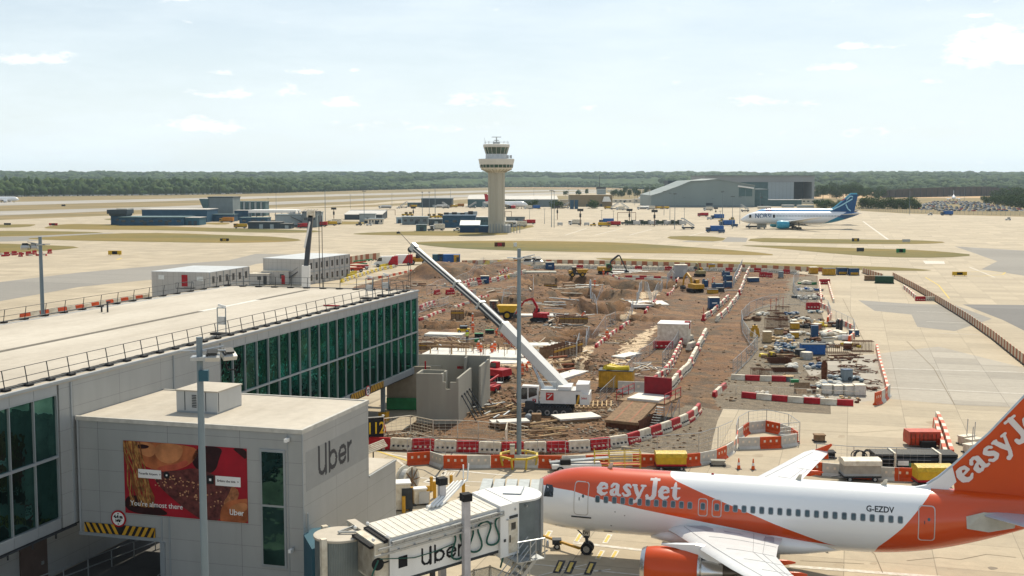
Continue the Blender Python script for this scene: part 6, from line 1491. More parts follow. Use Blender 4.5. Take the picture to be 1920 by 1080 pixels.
for i,(u,v,h)in enumerate([(957,391,6.2),(966,391,5.4),(988,390,5),(1000,390.5,6),(1041,391,6),(1052,391,5),(1112,391,6)]):put(PB,i+1,P(u,v),h/4.6,f'round green bush, {ordn(i+1)} from left before the grey and tan sheds','bushes before the sheds right of the tower',rd.random()*6,'bush')
for i,(u,v,h)in enumerate([(1060,368,8),(1085,366,9),(1100,366,9),(1150,371,10),(1165,370,11),(1180,370,10),(1195,371,11),(1208,371,9),(1172,366,12),(1190,365,12),(1155,364,9),(1212,366,12),(1225,366,13),(1240,364,12)]):put(PT,i,P(u,v),h/13,f'tree, {ordn(i+1)} of the belt behind the tan building and left hangar shoulder','tree belt behind the tan building',rd.random()*6,'tree')
# == PARKED CARS FAR OFF
CARCOL=[mat('car silver',(.5,.51,.53),.3,metal=.3),mat('car white',(.75,.75,.75),.3),mat('car black',(.02,.022,.025),.25),mat('car blue',(.04,.10,.22),.3),mat('car red',(.35,.03,.03),.3),mat('car grey',(.18,.19,.2),.3,metal=.3)]
def car_proto(i):
 t=thing('parked_car','car','car');b=MB();b.extx([(-.85,.25),(.85,.25),(.88,.75),(.8,.95),(-.8,.95),(-.88,.75)],-2.1,2.1,0);b.build('body',CARCOL[i],t)
 b=MB();b.add([(-1.7,-.78,.95),(1.1,-.78,.95),(1.1,.78,.95),(-1.7,.78,.95),(-1.2,-.62,1.45),(.4,-.62,1.45),(.4,.62,1.45),(-1.2,.62,1.45)],[(0,1,5,4),(1,2,6,5),(2,3,7,6),(3,0,4,7),(4,5,6,7)],0);b.m[-1]=1;b.build('cabin',[M_glassd,CARCOL[i]],t);return t
PC=[car_proto(i)for i in range(6)]
rd=random.Random(9);cw=[0,0,1,1,2,3,4,5,5,0,2];ncar=0
names_c=['silver','white','black','blue','red','grey']
rows=[(379,1752,1815),(380.3,1748,1840),(381.8,1742,1850),(383.2,1736,1858),(384.8,1730,1862),(386.4,1726,1870),(388.2,1723,1880),(390,1722,1895),(392,1722,1918),(394.2,1728,1921),(396.4,1760,1921)]
for ri,(v,ua,ub)in enumerate(rows):
 u=ua
 while u<ub and ncar<236:
  p=P(u,v);
  if not(1770<u<1800 and 384<v<389 and(u-1765)/35>(v-383)/6*.6):
   c=cw[rd.randrange(len(cw))];p.y+=rd.uniform(-.6,.6)
   put([PC[c]],0,p,1,f'{names_c[c]} car in the crowded car park, right background',f'{names_c[c]} cars in the crowded car park',math.pi/2+rd.uniform(-.08,.08),'car');ncar+=1
  u+=3.2*F/p.y*rd.uniform(1.0,1.45)
rd=random.Random(10)
for i in range(44):
 u=42+i*9.6+rd.uniform(-4,4);c=[1,0,1,0,1,5][rd.randrange(6)];p=P(u,edge_v(u)+.15)-Vector((0,12,0))
 put([PC[c]],0,p,1.3,f'{names_c[c]} car in the line at the foot of the wood, left background',f'{names_c[c]} cars parked at the foot of the wood',rd.uniform(0,3),'car')
def mesh_fence(lab,pts,h,n,m_=M_mast,cat='fence',name='perimeter_fence',th=.05):
 t=thing(name,lab,cat,pts[0],0);o=pts[0];m=MB()
 for a,b in zip(pts,pts[1:]):
  for z in(h*.05,h*.35,h*.65,h):m.tube(a-o+Vector((0,0,z)),b-o+Vector((0,0,z)),th*.6,n=4)
 m.build('wire',m_,t)
 tot=sum((b-a).length for a,b in zip(pts,pts[1:]));step=tot/n;acc=0
 for a,b in zip(pts,pts[1:]):
  d=b-a;L_=d.length;s=0
  while s<L_:q=a+d*(s/L_)-o;m=MB();m.tube(q,q+Vector((0,0,h)),th,n=4);m.build('post',m_,t);s+=step
mesh_fence('long wire perimeter fence along the foot of the left wood',[P(u,edge_v(u)+.6)for u in(-50,150,320,500)],2.6,60,th=.12)
mesh_fence('wire fence along the front edge of the car park',[P(u,v)for u,v in((1610,394.5),(1700,399),(1800,402),(1935,405.5))],2.4,50,th=.08)
# == FAR LAMP MASTS
def far_mast_proto():
 t=thing('lamp_post','lamp post','lamp post');m=MB();m.tube((0,0,0),(0,0,1),.011,.006,6);m.build('pole',M_mast,t)
 m=MB();m.box(-.06,.06,-.02,.02,.97,.985);m.build('lamp_head',M_dark,t);return t
PM=far_mast_proto()
masts=[(518,361,397),(610,353,415),(657,365,391),(683,357,422),(503,371,396),(735,363,388),(792,359,420),(805,359,412),(816,345,409),(845,350,387),(1001,353,380),(1034,356,426),(1039,358,427),(1066,355,388),(1021,391,420),(993,391,418),(1190,356,385),(1128,394,422),(1150,395,420),
 (1245,358,404),(1256,361,412),(1265,362,430),(1283,391,415),(1204,340,385),(1218,345,388),(1336,372,395),(1354,358,436),(1373,367,429),(1387,368,420),(1397,355,398),(1425,360,390),(1495,348,373),(1528,350,378),(1650,350,372),(1705,355,402),(1808,352,376),(1570,372,396),(1283,370,393),(1184,392,421),(1350,395,432)]
for i,(u,vt,vb)in enumerate(sorted(masts)):
 p=P(u,vb);h=zv(vt,p.y);put([PM],0,p,(max(14,h)*.95,max(14,h)*.95,h),f'thin far lamp post, {ordn(i+1)} from the left edge among the distant apron masts','distant apron lamp posts',rd.random()*3,'lamp post')
for i,(u0,u1,vb,vt)in enumerate([(1158,1192,415,398.5),(723,741,404,393.5),(947,959,407,396.5)]):
 a,b=P(u0,vb),P(u1,vb);g_=thing('gantry',['thin square gantry frame over the tug row, right of centre','thin square gantry left of the grey containers','thin gantry frame just right of the tower'][i],'gantry',a,0);H=zv(vt,a.y);w=b.x-a.x
 for x in(0,w):m=MB();m.tube((x,0,0),(x,0,H),.16);m.build('post',M_rust,g_)
 m=MB();m.tube((0,0,H),(w,0,H),.14);m.build('beam',M_rust,g_)
for i,(u,vb,vt)in enumerate([(1088,424,396),(1180,421,396),(1227,424,398),(1342,398,392),(775,404,391),(1045,412,390),(626,411,393)]):
 p=P(u,vb);s_=thing('stand_signal',f'stand signal post with box head, {ordn(i+1)} of those on the far apron','signal post',p,0,'stand signal posts');H=zv(vt,p.y);m=MB();m.tube((0,0,0),(0,0,H),.2);m.build('post',M_rust,s_);m=MB();m.box(-1.6,1.6,-.4,.4,H,H+1.3);m.build('head',M_dark,s_);m=MB();m.box(-.5,.5,-.4,.4,H-3.2,H-1.2);m.build('box',M_dark,s_)
order=sorted([o for o in bpy.data.objects if o.name.startswith('stand_signal')],key=lambda o:proj(o.location)[0])
for i,o in enumerate(order):o['label']=f'stand signal post with box head, {ordn(i+1)} from left on the far apron'
# == APRON VEHICLES
def wh(t,pts,r=.4,w=.3):
 for x,y in pts:m=MB();m.wheel((x,y,r),r,w,n=10);m.build('wheel',[M_black,M_steel],t)
def v_truck(name,cabm,boxm,L=7,H=3.1,tank=False,cl=1.9):
 t=thing(name,name,'truck');m=MB();m.extx([(-1.1,.5),(1.1,.5),(1.1,2.4),(-1.1,2.4)],-L/2,-L/2+cl);m.build('cab',cabm,t);m=MB();m.box(-L/2-.03,-L/2+cl*.7,-1.12,1.12,1.5,2.2);m.build('windscreen',M_glassd,t)
 m=MB()
 if tank:m.at((0,0,1.9)).lathe([(.3,-L/2+cl+.2),(1.05,-L/2+cl+.5),(1.05,L/2-.3),(.3,L/2)],14,0,'X')
 else:m.box(-L/2+cl+.15,L/2,-1.2,1.2,.9,H)
 m.build('box',boxm,t);m=MB();m.box(-L/2+.3,L/2,-.5,.5,.45,.9);m.build('chassis',M_dark,t);wh(t,[(-L/2+1.1,-1),(-L/2+1.1,1),(L/2-1.3,-1),(L/2-1.3,1)],.45);return t
def v_tug(name,bm_,):
 t=thing(name,name,'tug');m=MB();m.extx([(-.8,.35),(.8,.35),(.8,1.0),(-.8,1.0)],-1.6,1.6);m.build('body',bm_,t);m=MB();m.box(-.2,1.1,-.72,.72,1.0,1.75);m.build('cab',M_glassd,t);m=MB();m.box(-.3,1.2,-.78,.78,1.75,1.85);m.build('roof',bm_,t);wh(t,[(-1,-.75),(-1,.75),(1,-.75),(1,.75)],.35);return t
def v_dolly(name,bm_,lm=None):
 t=thing(name,name,'baggage cart');m=MB();m.box(-1.5,1.5,-.8,.8,.4,.55);m.build('deck',M_steel,t);m=MB();m.box(-1.4,1.4,-.75,.75,.55,1.7);m.build('load',bm_,t);wh(t,[(-1,-.7),(-1,.7),(1,-.7),(1,.7)],.2,.15);return t
def v_stairs(name,bm_):
 t=thing(name,name,'stairs truck');m=MB();m.box(-3,3,-1,1,.5,1.2);m.build('chassis',M_dark,t);m=MB();m.bar((-3.2,0,.8),(2.2,0,4.3),1.4,.35);m.box(2.0,3.4,-.8,.8,4.0,4.25);m.build('stair',bm_,t)
 m=MB();m.bar((-3.2,-.75,1.8),(2.2,-.75,5.3),.06,.7);m.bar((2.2,-.75,5.3),(3.4,-.75,5.3),.06,.7);m.build('side_panel',bm_,t);m=MB();m.box(2.2,3,-1,1,1.2,2.2);m.build('cab',M_white,t);wh(t,[(-2,-1),(2,-1),(-2,1),(2,1)],.45);return t
VP={'white truck':v_truck('box_truck',M_white,M_rwhite),'yellow truck':v_truck('yellow_truck',M_ochre,M_yellow,6.5,2.3),'grey tanker':v_truck('fuel_tanker',M_white,M_clad,11,3,True),'blue truck':v_truck('blue_truck',M_blue,M_blue2,8,3.2),
 'red truck':v_truck('red_truck',M_red,M_red,7,2.6),'orange truck':v_truck('orange_truck',M_ochre,mat('orange tank paint',(.5,.2,.02),.5),8,3),'white tug':v_tug('tug',M_white),'yellow tug':v_tug('tug',M_yellow),'dark tug':v_tug('tug',M_dark),'grey stairs':v_stairs('stairs_truck',M_clad),
 'blue dolly':v_dolly('baggage_cart',M_blue),'pale dolly':v_dolly('baggage_cart',M_clad),'green dolly':v_dolly('baggage_cart',mat('dark olive load',(.05,.07,.05),.8)),'white van':None}
def v_van():
 t=thing('van','van','van');m=MB();m.ext([(-2.9,.4),(-2.9,1.0),(-2.2,1.3),(-1.6,2.3),(-1.2,2.55),(2.7,2.6),(2.8,.4)],-1,1);m.build('body',M_white,t);m=MB();m.ext([(-2.15,1.4),(-1.6,2.25),(-.9,2.25),(-.9,1.4)],-1.02,1.02);m.build('window',M_glassd,t)
 m=MB();m.ext([(.3,.45),(1.6,2.58),(2.82,2.62),(2.82,.45)],-1.03,1.03);m.build('red_panel',M_red,t);wh(t,[(-1.9,-.95),(1.9,-.95),(-1.9,.95),(1.9,.95)],.38);return t
VP['white van']=v_van()
AV=[('orange truck',425,417,-.1,'orange tank truck beside the tall grey block'),('yellow truck',451,428,.1,'small amber truck on the grass edge before the blue store'),('red truck',572,428,0,'small red truck before the training rig'),('red truck',601,425,0,'red vehicle right of the training rig'),('white truck',628,421,0,'white and yellow box truck near the thin apron masts'),
 ('yellow truck',620,423,.3,'yellow truck just left of the white box truck'),('white tug',692,423,0,'white tug in front of the white cabin'),('dark tug',673,423,0,'dark tug left of the white cabin'),('grey tanker',722,391,0,'long grey tanker on the far apron left of the masts'),('grey stairs',757,390,0,'grey stairs truck left of the low teal annex'),('white tug',747,391,0,'white tug beside the far stairs truck'),
 ('yellow truck',775,389,0,'yellow truck before the teal annex'),('grey stairs',836,391,math.pi,'grey stairs truck before the dark box hangar'),('grey tanker',826,390,0,'grey tanker at the dark box hangar'),('yellow truck',851,389,0,'yellow truck between box hangar and green hangar'),('orange truck',862,388,0,'orange lorry left of the green hangar'),('grey stairs',886,390.5,0,'white stairs truck left of the tower shaft'),('white tug',906,390,0,'white tug before the green hangar, beside the shaft'),
 ('white truck',990,392,0,'white catering truck by the small red nosed jet'),('blue truck',1004,392,0,'blue container truck right of the small red nosed jet'),('yellow tug',1010,392,0,'yellow tug behind the blue container truck'),('grey stairs',1060,391,0,'pale stairs truck left of the dark upright boxes'),('yellow truck',1140,392,0,'amber truck right of the tan building'),('grey stairs',1152,393,0,'grey stairs truck right of the tan building'),('white truck',1163,394,0,'white lorry right of the tan building'),
 ('grey stairs',1172,394,math.pi,'second grey stairs truck right of the tan building'),('grey tanker',1207,393,0,'grey tanker left of the big hangar'),('white truck',1220,393,0,'white lorry at the left corner of the big hangar'),('yellow truck',1235,392,0,'yellow truck at the foot of the big hangar'),('yellow truck',1247,392,.2,'second yellow truck at the foot of the big hangar'),('white truck',1327,395,0,'white tug truck before the middle of the big hangar'),('grey stairs',1397,397,math.pi,'grey stairs truck left of the light blue jet'),
 ('pale dolly',1050,423,0,'grey trailer on the stand right of the twin masts'),('white truck',1078,422,0,'white truck near the first stand signal post'),('pale dolly',1100,423,0,'pale cart left of the yellow tractor'),('yellow tug',1112,424,0,'yellow cart towed behind the yellow tractor'),('yellow truck',1133,425,math.pi,'big yellow tractor parked beside the blue container'),('blue truck',1137,420.5,0,'light blue container truck behind the yellow tractor'),('red truck',1151,424,0,'small red tug right of the yellow tractor'),
 ('grey stairs',1290,430,math.pi,'grey stairs truck at the right end of the tug row'),('blue truck',1340,436,0,'blue cargo loader left of the navy jet, nearest one'),('blue dolly',1353,437,0,'blue cargo cart beside the nearest blue loader'),('blue truck',1363,424,0,'blue cargo loader nearer the jet nose'),('blue dolly',1378,426,0,'blue cart under the nose of the navy jet'),('yellow tug',1352,416,0,'yellow tug left of the navy jet nose'),('yellow tug',1372,413,.5,'yellow tug close to the navy jet nose'),
 ('red truck',1318,406,0,'small red trolley left of the navy jet'),('blue truck',1775,404,0,'dark blue truck before the car park fence'),('white tug',1744,403.5,0,'small white tug left of the dark blue truck'),('white tug',1890,413,0,'lone white tug on the right apron'),('white truck',820,432,.3,'white car like truck by the teal box store'),('dark tug',808,433,0,'dark tug by the teal box store'),('white tug',856,433.5,0,'white vehicle left of the navy hall'),('white truck',975,426,0,'white truck by the annex right of the tower'),('red truck',992,420.5,0,'small red vehicle right of the tower annex'),
 ('green dolly',540,428,0,'pale cart at the foot of the plant block'),('blue truck',1345,411,0,'far blue container truck left of the navy jet'),('pale dolly',1330,412,0,'pale cart left of the far blue container')]
for key,u,v,rz,lab in AV:put([VP[key]],0,P(u,v),1.0,lab,key+' vehicles on the aprons',rz)
for i in range(16):
 u=1172+i*7.2;key=['dark tug','green dolly','dark tug','pale dolly'][i%4];put([VP[key]],0,P(u,421+(i%2)*1.2),1.35,f'dark ground vehicle, {ordn(i+1)} from left in the long parked row before the big hangar','parked row before the big hangar',(i%3)*.4)
for i,(u,v)in enumerate([(702,410),(715,409),(760,405),(768,405),(803,409),(812,409),(822,408),(826,409)]):put([VP['yellow tug']],0,P(u,v),1.5,f'yellow machine, {ordn(i+1)} from left behind the grey containers','yellow machines behind the containers',0)
for key,t in VP.items():
 if t.name not in used_t and not t.get('group'):print('unused vehicle',key)
rd=random.Random(2)
def board_sign(lab,u,v,w,h,m_,m2=None):
 p=P(u,v);t=thing('airfield_sign',lab,'airfield sign',p,0,'airfield signs on the grass and taxiways');m=MB();m.box(-w/2,w/2,-.2,.2,.25,h+.25);m.build('face',m_,t)
 for x in(-w*.35,w*.35):m=MB();m.tube((x,0,0),(x,0,.3),.06);m.build('leg',M_dark,t)
 if m2:m=MB();m.box(-w*.2,w*.2,-.23,-.19,.4,h+.1);m.build('panel',m2,t)
for lab,u,v,w,h,a,b in[('yellow and black sign on the taxiway left of the office containers',215.5,479,4.2,1.3,M_yellow,M_black),('black sign with red panel at the left end of the long grass strip',100,423.5,4.5,1.2,M_red,M_black),('dark sign on the left grass patch',14,422.5,3.6,1.0,M_dark,None),('black sign on the long grass strip, left',421,453,3.4,1.0,M_black,M_yellow),
 ('dark red sign on the central grass strip below the tower',937,463.5,3.8,1.5,M_rust,M_red),('small white box sign on the central grass strip',966,463.5,1.2,1.4,M_white,None),('yellow sign on the right apron',1799,518,3.6,.9,M_yellow,M_black),('dark sign on the right grass strip, left one',1613,472.5,2.4,1.2,M_dark,None),('green sign on the right grass strip, right one',1689,475,3,1.3,M_green,M_black),
 ('dark sign on the upper right grass strip, first',1604,453.5,2.8,1.2,M_dark,M_yellow),('grey sign on the upper right grass strip, second',1699,454.5,3,1.0,M_clad,None),('tiny dark sign between far runways',119,387,3.5,1.5,M_dark,None),('small dark sign by the tower grass',747,439,1.6,.9,M_dark,None)]:board_sign(lab,u,v,w,h,a,b)
# == CONSTRUCTION SITE
def S(u,v,dz=0.0):
 p=P(u,v);z=zat(p.x,p.y)
 for _ in range(3):p=P(u,v,z);z=zat(p.x,p.y)
 p.z=z+dz;return p
# ---- barrier blocks
def barrier_proto(name,m_,m2=None,L=2.0,H=.95,style='jersey'):
 m=MB()
 if style=='jersey':
  m.extx([(-.34,0),(.34,0),(.34,.2),(.2,.42),(.17,H),(-.17,H),(-.2,.42),(-.34,.2)],-L/2+.03,L/2-.03,0)
  m.box(-L/2+.1,L/2-.1,-.12,.12,H,H+.05,0)
  for k in range(4):x=-L*.33+k*L*.22;m.box(x-.09,x+.09,-.37,-.20,.28,.42,1);m.box(x-.09,x+.09,.20,.37,.28,.42,1)
 elif style=='panel':
  m.extx([(-.25,0),(.25,0),(.2,.12),(.06,.25),(.06,H),(-.06,H),(-.06,.25),(-.2,.12)],-L/2+.02,L/2-.02,0)
  for k in range(3):x=-L*.28+k*L*.28;m.box(x-.09,x+.09,-.075,.075,H*.52,H*.72,1)
 elif style=='board':
  m.box(-L/2+.0,L/2-.0,-.04,.04,.12,H,0);m.box(-L/2+.1,-L/2+.2,-.3,.3,0,.12,1);m.box(L/2-.2,L/2-.1,-.3,.3,0,.12,1)
 elif style=='low':
  m.extx([(-.2,0),(.2,0),(.14,H),(-.14,H)],-L/2+.02,L/2-.02,0)
 o=m.build(name,[m_,m2 or m_]);return o
M_hole=mat('see through slot',(.78,.66,.52),.7,var=.05);M_redor=mat('red orange plastic',(.50,.055,.02),.5,var=.25,scale=2)
BP={'red':barrier_proto('water_barrier',M_red,M_hole),'white':barrier_proto('water_barrier',M_rwhite,M_dark),'yellow':barrier_proto('water_barrier',M_ylw2,M_hole),
 'orange':barrier_proto('plastic_barrier',M_orange,M_hole,2.0,1.05,'panel'),'cream':barrier_proto('plastic_barrier',mat('greyed white plastic',(.56,.53,.47),.6,var=.12,scale=2),M_hole,2.0,1.05,'panel'),
 'brown board':barrier_proto('chequered_barrier',M_brown,M_dark,1.52,1.25,'board'),'cream board':barrier_proto('chequered_barrier',M_creamb,M_dark,1.52,1.25,'board'),
 'low red':barrier_proto('kerb_block',M_red,None,1.5,.42,'low'),'low white':barrier_proto('kerb_block',M_rwhite,None,1.5,.42,'low'),'low orange':barrier_proto('kerb_block',M_orange,None,1.5,.42,'low')}
BL={'red':2.0,'white':2.0,'yellow':2.0,'orange':2.0,'cream':2.0,'brown board':1.52,'cream board':1.52,'low red':1.5,'low white':1.5,'low orange':1.5}
bused=set();NB=0
def placeb(key,loc,rz,label,group,sc=(1,1,1)):
 global NB
 o=BP[key]
 if key in bused:o=o.copy();COL.objects.link(o)
 bused.add(key);o.location=loc;o.rotation_euler=(0,0,rz);o.scale=sc;tag(o,label,'barrier',group);NB+=1;return o
def brow(where,path,cyc,sc=(1,1,1),frm='left',jit=.02,gapf=1.0):
 pts=[S(u,v)for u,v in path];seg=[(b-a).length for a,b in zip(pts,pts[1:])];tot=sum(seg);s=0;i=0;n=0
 total=0;L0=BL[cyc[0]]*sc[0]*gapf;total=int(tot/L0)
 def at(d):
  for k,l in enumerate(seg):
   if d<=l or k==len(seg)-1:return pts[k]+(pts[k+1]-pts[k])*(d/l)
   d-=l
 while s+L0*.5<tot:
  key=cyc[n%len(cyc)];L=BL[key]*sc[0]*gapf;a=at(s);b=at(min(tot,s+L));c=(a+b)/2;c.z=zat(c.x,c.y);n+=1
  placeb(key,c,math.atan2(b.y-a.y,b.x-a.x)+random.uniform(-jit,jit),f'{key}{"" if "board" in key else " barrier"} {ordn(n)} from {"bottom" if "lower" in frm else frm}, {where}',where,sc);s+=L
rw=['red','white']
random.seed(21)
brow('curved row below the crane',[(692,841),(733,841),(776,843),(856,846),(939,850),(1023,849),(1108,844),(1145,839),(1177,834),(1204,825),(1227,817),(1248,810),(1268,802),(1286,794),(1301,785),(1313,770)],rw)
brow('orange row behind the airliner',[(763,872),(807,869),(835,878),(970,875.5),(1052,878),(1185,874),(1290,876),(1352,864),(1380,845)],['orange','cream'])
brow('ring of orange barriers beside the cones',[(1380,845),(1383,826),(1402,812),(1437,808),(1478,818),(1499,834)],['cream','orange']);brow('front side of the ring by the cones',[(1384,842),(1460,840),(1498,834)],['cream','orange'])
brow('orange row behind the far wing',[(1500,884),(1522,889),(1560,893),(1640,899),(1715,902)],['orange','cream'])
brow('slanting pair by the pipe stack, left',[(1753,800),(1762,830),(1775,872)],['low orange','low white'],(1,1.2,2.2));brow('slanting pair by the pipe stack, right',[(1757,788),(1770,815),(1784,862)],['low white','low orange'],(1,1.2,2.2))
WW=['white','white','white','white','red']
brow('long white row beside the haul road',[(1247,738),(1268,716),(1290,696),(1302,672),(1311,652),(1319,636),(1324,624)],['white']*5+['red'],(1,1.15,1.05),'the lower end')
brow('inner striped row left of the white one',[(1226,722),(1247,704),(1262,682),(1271,664),(1281,642)],rw,(.8,1,1),'the lower end')
brow('striped row by the blue cabin, inner',[(1318,602),(1340,586),(1353,574),(1366,561)],['red','white','white','white'],(1,1,1),'the lower end')
brow('striped row by the blue cabin, outer',[(1344,604),(1357,592),(1368,580),(1384,556)],['white','white','red','white','white'],(1,1,1),'the lower end')
brow('upper white row on the right haul road',[(1386,553),(1393,536),(1399,520),(1405,507)],['red','white','white','white','white'],(1,1,1),'the lower end')
brow('white row by the small fence, top right',[(1378,530),(1386,515),(1391,503)],['white','white','red'],(1,1,1),'the lower end')
brow('far white and red row along the top of the dig',[(1000,504),(1060,504.5),(1120,504.5),(1200,505.5),(1280,507.5),(1380,509),(1440,511),(1492,514)],['white','white','red','white'],(1,1,1.05))
brow('far yellow and white row, top left of the dig',[(873,495.5),(900,495.5),(940,495.5),(975,497),(1015,499.5)],['yellow','white'],(1.15,1,1.1))
brow('diagonal striped row left of the mast, upper',[(862,537),(890,527),(925,519),(955,513)],rw,(.8,.8,.8));brow('diagonal striped row left of the mast, lower',[(845,548),(880,538),(912,530),(950,522),(985,512)],['red','white','white'],(1,1,1))
brow('row of loose blocks right of the pier corner',[(788,582),(800,576),(815,570)],rw,(1,1,.9));brow('short row at the left end of the diagonal',[(815,553),(828,551)],rw);brow('second short row at the left end of the diagonal',[(836,553),(852,552)],rw)
brow('low striped row lower left of the crane boom',[(785,602),(803,595),(820,588),(836,583)],['low red','low white'],(1.1,1,1));brow('low striped row under the crane boom',[(852,577),(868,572),(890,564),(915,556)],['low white','low red'],(1.1,1,1))
brow('low striped row beside the inner mesh fence, lowest',[(1117,652),(1130,641),(1146,628),(1155,620)],['low red','low white'],(1.2,1,1.2));brow('low striped row beside the inner mesh fence, middle',[(1163,617),(1176,608),(1190,598)],['low red','low white'],(1.2,1,1.2))
brow('low striped row beside the inner mesh fence, upper',[(1209,588),(1220,577),(1230,566)],['low red','low white'],(1.2,1,1.2));brow('low striped row beside the inner mesh fence, top',[(1251,554),(1262,547),(1272,540)],['low red','low white'],(1.2,1,1.2))
brow('low striped row before the grey cabin',[(1172,520),(1220,521),(1262,522)],['low red','low white'],(1.2,1,1.2));brow('second low striped row before the grey cabin',[(1125,523),(1165,524),(1242,526)],['low white','low red','low white'],(1.4,1,1));
brow('short row at the left of the storage yard, bottom',[(1371,711),(1400,713),(1468,715)],['low white','low red'],(1.15,1.3,1.5));brow('bottom row of the storage yard',[(1391,745),(1430,749),(1500,755),(1560,759),(1606,761)],['low red','low white'],(1.15,1.3,1.5))
brow('lone striped kerb left of the storage yard',[(1338,746),(1348,736),(1358,728)],['low red','low white','low white','low red'],(1,1.2,1.5));brow('right edge row of the storage yard',[(1644,655),(1650,684),(1658,712),(1665,738)],['low orange','low white'],(1,1,1.8));brow('corner pair at the lower right of the storage yard',[(1640,760),(1655,755),(1668,743)],['orange','cream'],(.8,1,1.3))
brow('left arm of the small white pen',[(1536,530),(1538,548),(1540,568)],['low white','low orange','low white'],(1,1,1.8));brow('right arm of the small white pen',[(1552,528),(1557,548),(1563,568)],['low white','low orange','low white'],(1,1,1.8));placeb('red',S(1546,533),0,'red barrier closing the top of the small white pen','small white pen',(1.3,1,1.2))
brow('cream and orange edge of the storage yard, upper right',[(1536,574),(1552,582),(1558,596),(1552,604)],['low white','low orange'],(1,1,2));brow('cream and orange edge of the storage yard, middle right',[(1570,606),(1588,613),(1602,621),(1600,634),(1592,641)],['low white','low orange'],(1,1,2));placeb('red',S(1524,580),0,'red barrier standing in the upper storage yard','storage yard',(1.3,1,1.3))
brow('yellow and white row along the access road, left',[(640,530),(662,523),(690,514),(715,507),(742,502)],['yellow','white'],(1,1,.9));brow('orange and white row along the access road, right',[(690,525),(720,521),(748,515),(775,509),(800,502)],['low orange','low white'],(1.4,1,1.5));
brow('yellow blocks stored by the vans',[(654,517),(668,515)],['yellow']);brow('second yellow blocks stored by the vans',[(713,503),(735,499)],['yellow']);brow('third yellow blocks stored by the vans',[(652,522),(664,520)],['yellow'])
brow('chequered board row behind the dig',[(866,496.5),(960,494.5),(1060,495),(1160,497),(1280,500.3),(1380,503.8),(1460,506.8),(1542,510.5)],['brown board','cream board'],(1.02,1,1))
brow('slanting board row behind the vans',[(655,495),(685,490),(712,487)],['brown board','cream board'],(1.3,1,1.7));
brow('long slanting board wall across the right apron',[(1674,521),(1712,541),(1757,567),(1813,602),(1862,637),(1900,668),(1945,704)],['brown board','cream board'],(.8,1,1.1));brow('short slanting board row left of the long wall',[(1617,512),(1635,518),(1655,524)],['cream board','brown board'],(.8,1,1.1))
brow('pale trough on the right apron, side',[(1694,541),(1704,549),(1716,560)],['low white','low white','low red'],(1,1,2));brow('pale trough on the right apron, front',[(1716,564),(1736,564),(1756,564)],['red','white'],(1,1,.9))
print('barriers',NB)
rd=random.Random(31)
for i in range(22):
 u=-2+i*4.5+rd.uniform(-2,2);v=480-i*.12+rd.uniform(-2.5,2.5);placeb(['low red','low white'][i%2]if i%3 else 'red',P(u,v),rd.uniform(0,3),f'red or white plastic block, {ordn(i+1)} from left in the pile on the far left apron','pile of blocks on the far left apron',(.8,1,1.4))
brow('broken row seen over the pier roof, far left',[(38,595),(90,587),(150,578),(215,567),(280,557)],['low orange','low white'],(1.6,1,1.6))
# ---- mesh fences
def heras(lab,path,h=2.0,m_=M_steel,name='mesh_fence',thin=.02,step=3.2):
 pts=[S(u,v)for u,v in path];t=thing(name,lab,'fence',pts[0],0,'site mesh fences');o=pts[0];q=[]
 for a,b in zip(pts,pts[1:]):
  n=max(1,int((b-a).length/step));q+=[a+(b-a)*i/n for i in range(n)]
 q.append(pts[-1])
 for p in q:p.z=zat(p.x,p.y)
 for a,b in zip(q,q[1:]):
  m=MB();A,B_=a-o,b-o;Z=lambda z:Vector((0,0,z))
  m.tube(A+Z(h),B_+Z(h),thin*1.6,n=4);m.tube(A+Z(.1),B_+Z(.1),thin*1.6,n=4);m.tube(A,A+Z(h),thin*1.8,n=4);m.tube(A+Z(h*.5),B_+Z(h*.5),thin*.6,n=3)
  k=max(3,int((B_-A).length/.5))
  for i in range(1,k):c=A+(B_-A)*i/k;m.tube(c+Z(.1),c+Z(h),thin*.42,n=3)
  for i in(1,2,4,5):z=h*i/6;m.tube(A+Z(z),B_+Z(z),thin*.42,n=3)
  m.build('fence_panel',m_,t)
 return t
heras('wavy mesh fence winding between the pits and the haul road',[(1060,690),(1080,672),(1086,650),(1110,628),(1135,616),(1163,602),(1185,590),(1205,573),(1222,560),(1240,548),(1258,540),(1265,532),(1262,522)],2.0)
heras('mesh fence curving round the left of the storage yard, upper loop',[(1420,655),(1405,644),(1392,622),(1390,604),(1405,588),(1430,577),(1460,571),(1500,572),(1530,574),(1552,584),(1557,598)],2.0)
heras('mesh fence along the lower left of the storage yard',[(1374,706),(1390,690),(1408,672),(1421,655)],2.0);heras('mesh fence round the small upper pallet yard',[(1498,522),(1488,532),(1487,546),(1495,560),(1512,568),(1534,570)],2.0);heras('mesh fence on the right of the storage yard',[(1557,600),(1578,610),(1600,622),(1603,636)],2.0)
heras('mesh fence behind the orange barriers, left stretch',[(764,866),(807,862),(835,871),(926,870),(1008,868),(1060,870)],2.0,thin=.016);heras('mesh fence behind the orange barriers, right stretch',[(1060,872),(1140,865),(1232,860),(1310,854),(1346,842),(1373,829)],2.0,thin=.016)
heras('mesh fence standing over the ring of barriers',[(1380,838),(1384,822),(1403,810),(1437,806),(1478,816),(1499,832),(1462,836)],2.0,thin=.018);heras('mesh fence behind the pipe stack',[(1530,876),(1600,882),(1680,884),(1745,886)],2.0,thin=.018)
heras('bright mesh fence before the concrete shells',[(706,820),(770,812),(812,822),(858,822),(897,824),(938,828)],1.7,M_rwhite,thin=.028);heras('bright leaning mesh gate left of the lamp mast',[(948,848),(951,832),(990,842)],2.0,M_rwhite,thin=.03)
